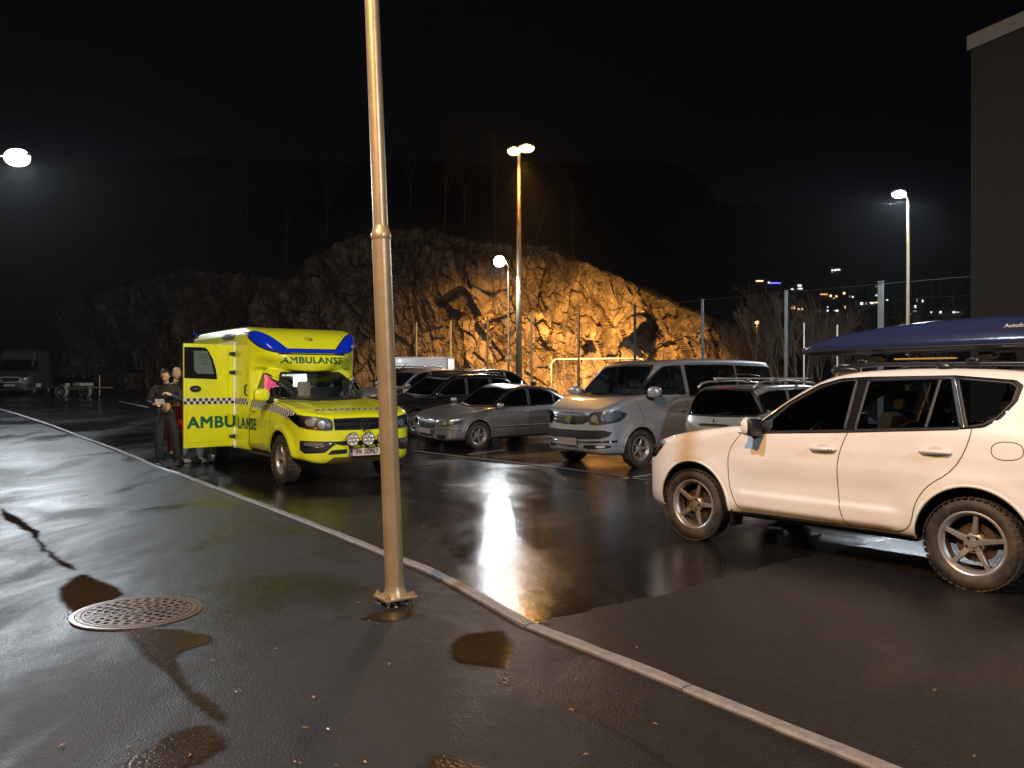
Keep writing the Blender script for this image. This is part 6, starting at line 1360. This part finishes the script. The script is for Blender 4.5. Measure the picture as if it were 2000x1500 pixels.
        # blue beacons, black surround
        poly = [(s*.40, 2.085), (s*.47, 2.14), (s*.56, 2.23), (s*.68, 2.33), (s*.80, 2.395), (s*.91, 2.415), (s*.935, 2.35), (s*.915, 2.25), (s*.85, 2.17), (s*.75, 2.11), (s*.60, 2.065), (s*.42, 2.045)]
        b = B.patch('beacon', 'front', poly, .022, mat("blue_beacon", (.004, .03, .55), .10, coat=1), t, smooth=1); B.strip('beacon_gasket', 'front', poly, .03, .010, M_BLK, b, closed=True, smooth=1)
        B.checker('side_tape', v, [(-4.86, 1.24), (-2.97, 1.24)] if s < 0 else [(-4.86, 1.24), (-1.47, 1.24)], 2, .05, .003, [NAVY, WHT_], t)
        if s < 0: B.checker('side_tape', v, [(-2.08, 1.235), (-1.47, 1.235)], 2, .05, .003, [NAVY, WHT_], t)
        B.checker('cab_tape', v, [(-1.43, 1.225), (-1.1, 1.215), (-.8, 1.20), (-.45, 1.18), (-.1, 1.15), (.2, 1.105), (.45, 1.05), (.60, .99), (.66, .94)], 3, .047, .003, [NAVY, WHT_], t)
        B.strip('cab_gap', v, [(-1.447, .45), (-1.447, 1.25)], .03, .001, M_BLK, t, thick=.01)
        m = MB(); MB().box((-1.3, s*.90, .385), (1.6, .08, .05), bev=.015).build('side_step', M_BLK, t)
        f = B.patch('flood_lamp', v, [(-2.85, 2.44), (-2.20, 2.43), (-2.16, 2.33), (-2.30, 2.30), (-2.80, 2.32), (-2.88, 2.38)], .012, M_BLK, t, smooth=1)
        B.patch('flood_lens', v, [(-2.74, 2.425), (-2.34, 2.42), (-2.36, 2.345), (-2.72, 2.35)], .018, mat("frosted_lens", (.35, .34, .32), .2, coat=1), f)
        B.strip('roof_seam', v, [(-4.8, 2.25), (-1.9, 2.25), (-1.6, 2.22)], .008, .0015, mat("seam_yellow", (.3, .28, .02), .5), t, thick=.003)
        arch(B, t, 0, RA, zc, .965, Y, lipw=.03); 
    arch(B, t, -3.53, RA, zc, .99, Y, lipw=.02)
    B.patch('beacon', 'front', [(-.42, 2.115), (-.42, 2.055), (.42, 2.055), (.42, 2.115)], .020, MATS["blue_beacon"], t, smooth=0)
    B.strip('beacon_gasket', 'front', [(-.42, 2.12), (.42, 2.12)], .014, .012, M_BLK, t); B.strip('beacon_gasket', 'front', [(-.60, 2.035), (-.4, 2.035), (.4, 2.035), (.60, 2.035)], .016, .012, M_BLK, t)
    g = B.patch('grille', 'front', [(-.485, 1.02), (-.47, .85), (0, .845), (.47, .85), (.485, 1.02), (0, 1.03)], .003, mat("grille_blue_black", (.012, .014, .022), .25, coat=.6), t, smooth=0)
    for z in (.895, .975): B.strip('grille_bar', 'front', [(-.47, z), (.47, z)], .016, .010, mat("dark_chrome", (.25, .27, .32), .15, metal=1), g)
    vw_badge(g, Matrix.Translation((.948, 0, .925)) @ Matrix.Rotation(math.pi/2, 4, 'Z') @ Matrix.Rotation(R(86), 4, 'X'), .085, M_CHROME)
    B.patch('centre_intake', 'front', [(-.50, .685), (-.46, .645), (-.36, .62), (.36, .62), (.46, .645), (.50, .685)], .003, M_BLK, t, smooth=0)
    B.patch('skid_plate', 'front', [(-.58, .375), (-.48, .445), (.48, .445), (.58, .375)], .006, mat("skid_olive", (.10, .09, .03), .5), t, smooth=0)
    plate(t, (.972, 0, .515), 0, txt='PR 50967')
    for y in (-.255, 0, .255):   # three round spot lamps
        sp = MB().lathe([(.001, -.05), (.05, -.045), (.092, -.01), (.104, .02), (.106, .035), (.098, .038)], 'X', c=(1.03, y, .715), n=28).build('spot_lamp', mat("lamp_shell", (.05, .05, .05), .35, metal=.4), t, True)
        MB().lathe([(.099, .028), (.001, .030)], 'X', c=(1.03, y, .715), n=28).build('lamp_face', mat("spot_face", (.62, .60, .62), .35, metal=.2), sp)
        for k in range(7):
            a = k*math.pi/3; q = (0, 0) if k == 6 else (math.cos(a)*.062, math.sin(a)*.062); MB().lathe([(.001, .034), (.020, .036), (.028, .046), (.030, .046)], 'X', c=(1.03, y+q[0], .715+q[1]), n=12).build('reflector_cup', mat("cup_silver", (.75, .75, .77), .2, metal=.5), sp, True)
        MB().tube([(.93, y, .62), (1.0, y, .63), (1.02, y, .66)], .012, 6).build('bracket', M_BLK, sp)
    # hood tape
    m_ = [(y_, 0) for y_ in np.linspace(-.62, .62, 26)]
    V = []; 
    for xr in (.60, .545, .49): P, N = B.proj('top', [xr]*27, list(np.linspace(-.64, .64, 27)), .003); V += list(P)
    mesh('bonnet_tape', V, [(r*27+i, r*27+i+1, (r+1)*27+i+1, (r+1)*27+i) for r in range(2) for i in range(26)], [NAVY, WHT_], t, mi=[(r+i) % 2 for r in range(2) for i in range(26)], fix=False)
    B.strip('bonnet_gap', 'top', [(.82, -.58), (.50, -.81), (0, -.85), (-.36, -.85)], .008, .001, M_BLK, t, smooth=1, thick=.003); B.strip('bonnet_crease', 'top', [(.80, -.42), (.4, -.55), (-.2, -.62)], .014, .005, Y, t)
    B.strip('bonnet_gap', 'top', [(.82, .58), (.50, .81), (0, .85), (-.36, .85)], .008, .001, M_BLK, t, smooth=1, thick=.003); B.strip('bonnet_crease', 'top', [(.80, .42), (.4, .55), (-.2, .62)], .014, .005, Y, t)
    B.strip('wiper', 'front', [(-.55, 1.31), (-.1, 1.325)], .015, .015, M_BLK, t); B.strip('wiper', 'front', [(.05, 1.31), (.55, 1.33)], .015, .015, M_BLK, t)
    # lettering
    text_on(B, 'lettering', 'front', 'AMBULANSE', (.0, 1.885), .104, GRN, t, sx=1.24, bold=.055, off=.004, spacing=1.08)
    text_on(B, 'roof_number', 'front', '158', (.0, 2.27), .062, NAVY, t, sx=1.1, bold=.03, off=.004)
    text_on(B, 'cab_number', 'right', '157', (-.22, 1.215), .05, NAVY, t, bold=.02, off=.004) if False else None
    text_on(B, 'side_lettering', 'right', 'LANSE', (-1.50, .775), .185, GRN, t, sx=1.02, bold=.055, off=.005, spacing=1.08)
    text_on(B, 'side_lettering', 'left', 'AMBULANSE', (-2.2, .775), .185, GRN, t, sx=1.02, bold=.04, off=.005, flip=True, spacing=1.08)
    P, N = B.proj('right', [-.20], [1.245], 0.006)
    text_on(B, 'wing_number', 'right', '157', (-.26, 1.222), .042, NAVY, t, bold=.02, off=.004)
    wheels(t, 3.53, 1.72, .372, .235, .228, spokes=5, style='wide', lod=1, steer=0)
    interior(B, t, -1.5, -.3, .88, -.72, 1.22, floor=.55)
    seats(t, [(-1.12, 0)], .72, zb=.78); steering(t, -.92, .38, 1.18)
    MB().box((-1.22, -.10, 1.38), (.10, .22, .40), bev=.04).build('pale_coat', mat("pale_cloth", (.55, .52, .48), .8), t, angle=40)
    # patient compartment: white lined room, lit ceiling strip, partition with a window to the cab
    wl = mat("compartment_white", (.75, .76, .78), .4); MB().add([(-4.8, -.95, .50), (-1.56, -.95, .50), (-1.56, .95, .50), (-4.8, .95, .50)], [(0, 1, 2, 3)]).build('compartment_floor', mat("floor_grey", (.25, .26, .27), .5), t)
    q = MB(); q.add([(-4.8, .95, .5), (-1.56, .95, .5), (-1.56, .95, 2.42), (-4.8, .95, 2.42), (-4.8, -.95, .5), (-4.8, -.95, 2.42), (-1.56, -.95, 2.42)], [(0, 1, 2, 3), (4, 0, 3, 5), (3, 2, 6, 5)])
    q.add([(-4.8, -.95, .5), (-2.98, -.95, .5), (-2.98, -.95, 2.42), (-4.8, -.95, 2.42), (-2.06, -.95, .5), (-1.56, -.95, .5), (-1.56, -.95, 2.42), (-2.06, -.95, 2.42), (-2.98, -.95, 2.24), (-2.06, -.95, 2.24)], [(0, 1, 2, 3), (4, 5, 6, 7), (8, 9, 7, 2)])
    y0, y1, z0, z1 = -.66, .10, 1.32, 1.72
    q.add([(-1.57, -.95, .5), (-1.57, .95, .5), (-1.57, .95, 2.42), (-1.57, -.95, 2.42), (-1.57, y0, z0), (-1.57, y1, z0), (-1.57, y1, z1), (-1.57, y0, z1)], [(0, 1, 5, 4), (1, 2, 6, 5), (2, 3, 7, 6), (3, 0, 4, 7)])
    q.build('compartment_lining', wl, t, fix=False)
    MB().box((-2.6, -.1, 2.40), (1.2, .16, .02)).build('ceiling_lamp', emis("ceiling_lamp_glow", (.85, .93, 1), 9), t)
    lamp("light", 'AREA', (-2.6, -.1, 2.37), 240, (.82, .92, 1), (-2.6, -.35, 0), size=(1.2, .2), parent=t)
    MB().box((-2.0, -.40, 1.50), (.16, .26, .46), bev=.04).build('red_bag', mat("red_nylon", (.55, .02, .08), .6), t, angle=40); MB().box((-2.5, .70, 1.2), (1.4, .45, .9), bev=.03).build('cabinet', wl, t, angle=40)
    MB().box((-3.2, .1, .95), (1.9, .56, .12), bev=.04).build('stretcher', mat("stretcher_blue", (.05, .07, .15), .6), t, angle=40)
    # frame of the door opening
    fr = MB()
    for (c_, sz) in (((-2.085, -.992, 1.33), (.03, .06, 1.78)), ((-2.955, -.992, 1.33), (.03, .06, 1.78)), ((-2.52, -.992, 2.225), (.90, .06, .03)), ((-2.52, -.992, .445), (.90, .06, .03))): fr.box(c_, sz)
    fr.build('door_frame', mat("frame_alu", (.78, .80, .82), .35), t)
    # the side door, hinged at its front edge and swung out
    D = MB().box((-.435, 0, .8775), (.862, .045, 1.755), bev=.012).build('side_door', Y, t, angle=40)
    D.location = (-2.075, -1.03, .457); D.rotation_euler = (0, 0, math.atan2(.992, -.114)); yo = -.0235
    def fl(name, pts, off, m, sm=0): 
        p = [tuple(a) for a in (chaikin(pts, sm) if sm else pts)]; n = len(p); vs = [(a, yo-off, b-.457) for a, b in p]+[(a, yo+.001, b-.457) for a, b in p]
        return MB().add(vs, [tuple(range(n))]+[(i, (i+1) % n, n+(i+1) % n, n+i) for i in range(n)]).build(name, m, D)
    fl('door_window', [(-.858, 2.15), (-.50, 2.15), (-.44, 2.08), (-.37, 1.95), (-.32, 1.78), (-.295, 1.61), (-.858, 1.63)], .004, mat("window_black", (.008, .009, .010), .08, coat=1))
    fl('window_sheet', [(-.70, 2.09), (-.47, 2.09), (-.405, 1.93), (-.35, 1.70), (-.64, 1.705), (-.69, 1.76)], .006, mat("grey_green_sheet", (.10, .15, .145), .35))
    for k, (a, b, z) in enumerate([(-.56, -.48, 2.03), (-.60, -.45, 1.98), (-.56, -.46, 1.93), (-.58, -.44, 1.88)]): fl('printed_line', [(a, z), (b, z), (b, z-.012), (a, z-.012)], .0075, mat("print_dark", (.02, .03, .03), .5))
    fl('door_handle', [(-.67+.095*math.cos(a), 1.45+.057*math.sin(a)) for a in [k*math.pi/12 for k in range(24)]], .012, M_BLK); fl('lock', [(-.67+.03*math.cos(a), 1.45+.02*math.sin(a)) for a in [k*math.pi/8 for k in range(16)]], .018, M_HOUS)
    sm_ = mat("seam_yellow", (.3, .28, .02), .5)
    for a, b, w_ in (((-.82, .545), (-.11, .545), 0), ((-.82, .545), (-.82, 1.6), 1), ((-.11, .545), (-.11, 2.14), 1)): fl('panel_seam', [(a[0], a[1]), (b[0]+(.004 if w_ else 0), b[1]-(0 if w_ else 0)), (b[0]+(.004 if w_ else 0), b[1]+(.004 if not w_ else 0)), (a[0], a[1]+.004)] if not w_ else [(a[0], a[1]), (a[0]+.004, a[1]), (b[0]+.004, b[1]), (b[0], b[1])], .001, sm_)
    ch = MB(); c0 = .0508; n = 17
    vs = [(-.864+c0*i, yo-.0015, 1.19+c0*r-.457) for r in range(3) for i in range(n+1)]; fs = [(r*(n+1)+i, r*(n+1)+i+1, (r+1)*(n+1)+i+1, (r+1)*(n+1)+i) for r in range(2) for i in range(n)]
    mesh('door_tape', vs, fs, [NAVY, WHT_], D, mi=[(r+i) % 2 for r in range(2) for i in range(n)])
    text_flat('door_lettering', 'AMBU', Matrix.Translation((-.385, yo-.002, .79-.457)) @ Matrix.Rotation(R(90), 4, 'X'), .192, GRN, D, sx=1.08, bold=.055, spacing=1.08)
    for z in (2.05, 1.73, .625): MB().box((-.035, -.03, z-.457), (.10, .03, .06), bev=.01).tube([(.005, -.03, z-.457-.04), (.005, -.03, z-.457+.04)], .014, 8).build('hinge', M_BLK, D, angle=40)
    MB().box((-.002, .0, .8775), (.006, .046, 1.74)).build('edge_strip', mat("frame_alu", (.78, .80, .82), .35), D)
    P, N = B.proj('right', [-1.55], [1.42], 0); MB().tube([(-1.55, P[0][1], 1.52), (-1.55, P[0][1]-.04, 1.50), (-1.55, P[0][1]-.04, 1.36), (-1.55, P[0][1], 1.34)], .014, 8).build('grab_handle', M_BLK, t, True)
    MB().ell((-4.75, -.93, 2.50), (.07, .05, .04)).build('rear_beacon', MATS["blue_beacon"], t, True)
    c = Vector((-3.56+.93*.807+.024, 12.75+.93*.589+.018)); place(t, c, (.589, -.807))
ambulance()
# ================================================ PEOPLE
def skin(name, pts, edges, m, parent=None, lv=2, root=0):
    """pts: name -> (x, y, z, rx, ry); grows one smooth surface over the skeleton"""
    ks = list(pts); me = bpy.data.meshes.new(name); me.from_pydata([pts[k][:3] for k in ks], [(ks.index(a), ks.index(b)) for a, b in edges], [])
    o = bpy.data.objects.new(name, me); COL.objects.link(o); md = o.modifiers.new("s", 'SKIN'); md.use_smooth_shade = True; md.branch_smoothing = .6
    sv = me.skin_vertices[0].data
    for i, k in enumerate(ks): sv[i].radius = (pts[k][3], pts[k][4] if len(pts[k]) > 4 else pts[k][3]); sv[i].use_root = (i == root)
    sb = o.modifiers.new("u", 'SUBSURF'); sb.levels = lv; sb.render_levels = lv
    dg = bpy.context.evaluated_depsgraph_get(); dg.update(); nm = bpy.data.meshes.new_from_object(o.evaluated_get(dg)); bpy.data.objects.remove(o)
    nm.materials.clear(); nm.materials.append(m); nm.polygons.foreach_set("use_smooth", [True]*len(nm.polygons)); r = bpy.data.objects.new(name, nm); link(r, parent); return r
def join_into(dst, objs):
    """merge meshes of a body into one mesh object"""
    bm = bmesh.new(); bm.from_mesh(dst.data)
    for o in objs: bm.from_mesh(o.data)
    bm.to_mesh(dst.data); bm.free()
    for o in objs: bpy.data.objects.remove(o)
    dst.data.polygons.foreach_set("use_smooth", [True]*len(dst.data.polygons)); return dst
def person(label, loc, rz, skinc, J, top, legs, shoes, hair, hairlen=.0, belt=None, extra=None, head=(0, 0, 0), group=None):
    """J: joints in metres, +y is the way the person faces, +x their left... (x to the viewer's right when facing -y)"""
    t = thing('person', label, 'person', loc, rz, group); ms = mat("skin_"+str(skinc[0]), skinc, .5)
    P = {k: v for k, v in J.items()}
    c = P['head']; 
    B = {'pel': (*P['pelvis'], .07, .06), 'chest': (*P['chest'], .10, .07), 'neck': (*P['neck'], .050, .050), 'chin': (*P['chin'], .058, .06)}
    E = [('pel', 'chest'), ('chest', 'neck'), ('neck', 'chin')]
    for s in 'lr':
        B['sh'+s] = (*P['shoulder_'+s], .035); B['el'+s] = (*P['elbow_'+s], .036); B['wr'+s] = (*P['wrist_'+s], .024)
        B['hp'+s] = (*P['hip_'+s], .055); B['kn'+s] = (*P['knee_'+s], .04); B['an'+s] = (*P['ankle_'+s], .03)
        hd = (Vector(P['hand_'+s])-Vector(P['wrist_'+s])); B['ha'+s] = (*(Vector(P['wrist_'+s])+hd*.75), .034, .016)
        E += [('chest', 'sh'+s), ('sh'+s, 'el'+s), ('el'+s, 'wr'+s), ('wr'+s, 'ha'+s), ('pel', 'hp'+s), ('hp'+s, 'kn'+s), ('kn'+s, 'an'+s)]
    body = skin('body', B, E, ms, t); parts = []
    # head: cranium, jaw, nose, ears, brows, lips
    yaw, pitch, roll = head; Rm = (Matrix.Rotation(yaw, 3, 'Z') @ Matrix.Rotation(pitch, 3, 'X') @ Matrix.Rotation(roll, 3, 'Y')); c = Vector(P['head'])
    def H(v): return c+Rm @ Vector(v)
    hm = MB(); bm = bmesh.new(); bmesh.ops.create_uvsphere(bm, u_segments=28, v_segments=20, radius=1)
    for v in bm.verts:
        x, y, z = v.co; w = .076*(1-.20*max(0, -z)**1.5); fy = .098 if y < 0 else .095
        X = x*w; Yy = y*fy; Z = z*.122
        if y > 0: Yy *= 1-.10*max(0, -z-.1); X *= 1-.16*max(0, -z)*y
        if y > 0:   # eye sockets, nose, lips
            for ex in (-.031, .031): Yy -= .010*math.exp(-(((X-ex)/.016)**2+((Z-.008)/.012)**2))
            Yy += .006*math.exp(-((X/.05)**2+((Z-.032)/.010)**2)); Yy += .006*math.exp(-((X/.022)**2+((Z+.062)/.010)**2)); Yy += .008*math.exp(-((X/.025)**2+((Z+.098)/.016)**2))
        v.co = (X, Yy, Z)
    bm.verts.index_update(); hm.add([H(v.co) for v in bm.verts], [[v.index for v in f.verts] for f in bm.faces]); bm.free()
    hm.tube([H((0, .088, .012)), H((0, .104, -.018)), H((0, .108, -.032)), H((0, .088, -.040))], [.007, .011, .014, .009], 8)
    for s in (-1, 1): hm.ell(H((s*.078, -.005, -.008)), (.010, .018, .030), 8, 6, rot=Rm)
    parts.append(hm.build('h', ms, t, True))
    # hands: palm is part of the body; five bent fingers each
    for s in 'lr':
        wv = Vector(P['wrist_'+s]); hv = Vector(P['hand_'+s]); d = (hv-wv).normalized(); side = d.cross(Vector(P.get('palm_'+s, (0, 0, 1)))).normalized(); pal = side.cross(d).normalized(); f = MB(); base = wv+(hv-wv)*.70
        for k, (o, l) in enumerate([(-.027, .060), (-.009, .070), (.009, .066), (.026, .052)]):
            a = base+side*o+d*.012; cu = P.get('curl_'+s, .6)+.08*k; b = a+(d-pal*cu*.45).normalized()*l*.45; e = b+(d*.6-pal*cu*1.3).normalized()*l*.35; g = e+(d*.1-pal*cu*1.8).normalized()*l*.28; f.tube([a-d*.02, a, b, e, g], [.009, .0092, .0085, .0078, .006], 6)
        a = wv+(hv-wv)*.35-side*.022; f.tube([a, a-side*.024+d*.022-pal*.008, a-side*.026+d*.050-pal*.022], [.011, .0105, .008], 6); parts.append(f.build('f', ms, t, True))
    join_into(body, parts)
    for s in (-1, 1):
        MB().ell(H((s*.031, .081, .008)), (.012, .007, .0075), 10, 6, rot=Rm).build('eye', mat("eye_dark", (.05, .035, .03), .2), body, True); MB().ell(H((s*.031, .0925, .030)), (.019, .004, .0045), 10, 6, rot=Rm).build('eyebrow', hair, body, True)
    MB().ell(H((0, .0915, -.068)), (.022, .005, .006), 10, 6, rot=Rm).build('mouth', mat("lips", (.25, .09, .08), .5), body, True)
    hb = MB(); bm = bmesh.new(); bmesh.ops.create_uvsphere(bm, u_segments=26, v_segments=18, radius=1); rr = random.Random(2)
    for v in list(bm.verts):
        if v.co.z < -.35+(.95 if v.co.y > .35 else (.25 if abs(v.co.x) > .75 and v.co.y > -.1 else 0)): bm.verts.remove(v)
    for v in bm.verts:
        k = 1+rr.uniform(-.012, .03)+hairlen; x, y, z = v.co; v.co = (x*.082*k, y*(.104 if y < 0 else .100)*k, z*.131*k)
    bm.verts.index_update(); hb.add([H(v.co) for v in bm.verts], [[v.index for v in f.verts] for f in bm.faces]); bm.free(); hb.build('hair', hair, body, True, fix=False)
    # clothes
    g = .012; T = {'pel': (*P['waist'], .158, .120), 'chest': (*P['chest'], .195, .138), 'neck': (*(Vector(P['neck'])-Vector((0, 0, .02))), .088, .082)}; E = [('pel', 'chest'), ('chest', 'neck')]
    for s in 'lr':
        T['sh'+s] = (*P['shoulder_'+s], .082); T['el'+s] = (*P['elbow_'+s], .063); T['wr'+s] = (*P['wrist_'+s], .042); m_ = (Vector(P['shoulder_'+s])+Vector(P['elbow_'+s]))/2; T['up'+s] = (*m_, .072); E += [('chest', 'sh'+s), ('sh'+s, 'up'+s), ('up'+s, 'el'+s), ('el'+s, 'wr'+s)]
    skin('jacket', T, E, top, t, root=1)
    L_ = {'pel': (*(Vector(P['pelvis'])+Vector((0, 0, .02))), .150, .118), 'wst': (*P['waist'], .146, .108)}; E = [('pel', 'wst')]
    for s in 'lr':
        L_['hp'+s] = (*P['hip_'+s], .110, .115); L_['kn'+s] = (*P['knee_'+s], .086); L_['an'+s] = (*P['ankle_'+s], .078); m_ = (Vector(P['hip_'+s])+Vector(P['knee_'+s]))/2; L_['th'+s] = (*m_, .102); E += [('pel', 'hp'+s), ('hp'+s, 'th'+s), ('th'+s, 'kn'+s), ('kn'+s, 'an'+s)]
    skin('trousers', L_, E, legs, t)
    for s in 'lr':
        a = Vector(P['ankle_'+s]); f = Vector(P.get('toe_'+s, (a.x, a.y+.18, .03)))
        skin('boot', {'a': (a.x, a.y, a.z+.03, .052), 'h': (a.x, a.y-.01, .055, .05), 'm': (*(a*.45+f*.55).xy, .045, .048, .042), 't': (f.x, f.y, .036, .044, .034)}, [('a', 'h'), ('h', 'm'), ('m', 't')], shoes, t, root=1)
    if belt: MB().lathe([(.148, -.025), (.152, 0), (.148, .025)], c=Vector(P['waist'])-Vector((0, 0, .05)), n=24).build('belt', belt, t, True)
    if extra: extra(t, P)
    return t
M_UNI = mat("dark_uniform", (.013, .013, .020), .8, var=.3, vs=20, bump=.004, bs=18); M_UNI2 = mat("dark_trousers", (.007, .007, .010), .85, bump=.004, bs=14); M_BOOT = mat("boot_leather", (.012, .012, .012), .45); M_HAIRD = mat("dark_hair", (.012, .009, .007), .6); M_HAIRG = mat("grey_hair", (.45, .45, .46), .6)
M_REDT = mat("red_trousers", (.42, .012, .03), .7, bump=.004, bs=14); M_ORJ = mat("orange_jacket", (.60, .07, .01), .65, bump=.004, bs=14); M_JEAN = mat("blue_jeans", (.09, .14, .24), .8, bump=.003, bs=30); M_REFLB = mat("reflective_band", (.62, .66, .66), .35)
def std(**k):
    J = dict(pelvis=(0, 0, .97), waist=(0, .0, 1.06), chest=(0, 0, 1.36), neck=(0, -.01, 1.545), chin=(0, .015, 1.585), head=(0, .03, 1.69), shoulder_l=(.19, -.01, 1.46), shoulder_r=(-.19, -.01, 1.46), elbow_l=(.27, .0, 1.17), elbow_r=(-.27, .0, 1.17), wrist_l=(.26, .10, .93), wrist_r=(-.26, .10, .93), hand_l=(.25, .15, .80), hand_r=(-.25, .15, .80),
        hip_l=(.095, 0, .90), hip_r=(-.095, 0, .90), knee_l=(.12, .02, .50), knee_r=(-.12, .02, .50), ankle_l=(.13, 0, .11), ankle_r=(-.13, 0, .11)); J.update(k); return J
def people():
    p = at(325, 911); rz = math.pi+.12     # faces the camera: +y turned towards -y
    def ex1(t, P):
        MB().box((.02, .335, 1.20), (.16, .008, .11), rot=Matrix.Rotation(R(-35), 3, 'X')).build('note_paper', mat("paper", (.6, .62, .66), .5), t)
        MB().tube([(-.06, .30, 1.33), (-.0, .34, 1.22)], .004, 6).build('pen', M_BLK, t)
        for x in (-.11, .10): MB().box((x, .125, 1.02), (.07, .05, .10), bev=.015).build('belt_pouch', M_BLK, t, angle=40)
        MB().tube([(-.19, -.07, 1.525), (-.12, .02, 1.54), (-.07, .06, 1.52)], .006, 5).build('shoulder_piping', M_REFLB, t, True)
    J = std(elbow_r=(-.31, .02, 1.20), wrist_r=(-.13, .24, 1.33), hand_r=(-.05, .31, 1.37), elbow_l=(.30, .0, 1.20), wrist_l=(.15, .25, 1.15), hand_l=(.05, .32, 1.16), head=(0.0, .075, 1.675), chin=(0, .045, 1.575), neck=(0, .0, 1.55), ankle_l=(.10, .05, .11), ankle_r=(-.19, -.02, .11), knee_r=(-.16, .03, .51), knee_l=(.11, .10, .50), toe_r=(-.24, .14, .03), toe_l=(.06, .24, .03), curl_r=1.1, curl_l=.8)
    # x mirrored by turning round: keep his right on the viewer's left
    person('man in a dark uniform reading a note in his hands beside the door', (p.x, p.y, gz(p.x, p.y)), rz, (.52, .33, .25), J, M_UNI, M_UNI2, M_BOOT, M_HAIRD, belt=M_BOOT, extra=ex1, head=(.05, -.42, 0))
    p = Vector(((347-1000)/FPX*16.1, 16.1, 0))
    def ex2(t, P):
        for s in 'lr':
            a = Vector(P['ankle_'+s]); k = Vector(P['knee_'+s]); m = a.lerp(k, .12); MB().lathe([(.072, -.03), (.074, 0), (.072, .03)], c=m, n=18).build('reflective_band', M_REFLB, t, True)
        MB().lathe([(.175, -.025), (.178, 0), (.175, .025)], c=(0, 0, 1.18), n=24).build('chest_band', M_REFLB, t, True)
    J = std(elbow_l=(.34, -.05, 1.20), wrist_l=(.34, .12, 1.02), hand_l=(.33, .20, .96), ankle_l=(.10, .02, .11), ankle_r=(-.10, -.05, .11), waist=(0, 0, 1.10))
    J = {k: (v[0], v[1], v[2]*.985) if isinstance(v, tuple) else v for k, v in J.items()}
    person('grey haired paramedic in red trousers half hidden behind the uniformed man', (p.x-.03, p.y, gz(p.x, p.y)), math.pi+.9, (.60, .42, .34), J, M_UNI, M_REDT, M_BOOT, M_HAIRG, extra=ex2, head=(-.2, -.1, 0))
    p = at(372, 906)
    J = std(ankle_l=(.08, .16, .11), ankle_r=(-.10, -.14, .13), knee_l=(.10, .12, .52), knee_r=(-.11, .02, .50))
    person('person in blue jeans hidden behind the open ambulance door except one leg', (p.x-.0, p.y, gz(p.x, p.y)), -1.0, (.6, .42, .34), J, mat("dark_jacket", (.03, .03, .035), .8), M_JEAN, mat("pale_shoe", (.3, .34, .4), .5), M_HAIRD)
people()
# ================================================ DAMP NIGHT AIR
def haze():
    m = bpy.data.materials.new("night_haze"); m.use_nodes = True; N = m.node_tree.nodes; L = m.node_tree.links; N.remove(N["Principled BSDF"])
    v = N.new("ShaderNodeVolumePrincipled"); v.inputs["Color"].default_value = (.9, .93, 1, 1); v.inputs["Density"].default_value = .00020; v.inputs["Anisotropy"].default_value = .55
    L.new(v.outputs[0], N["Material Output"].inputs["Volume"])
    o = MB().box((200, 560, 140), (1500, 1300, 300)).build('haze', m); tag(o, kind='stuff')
haze()
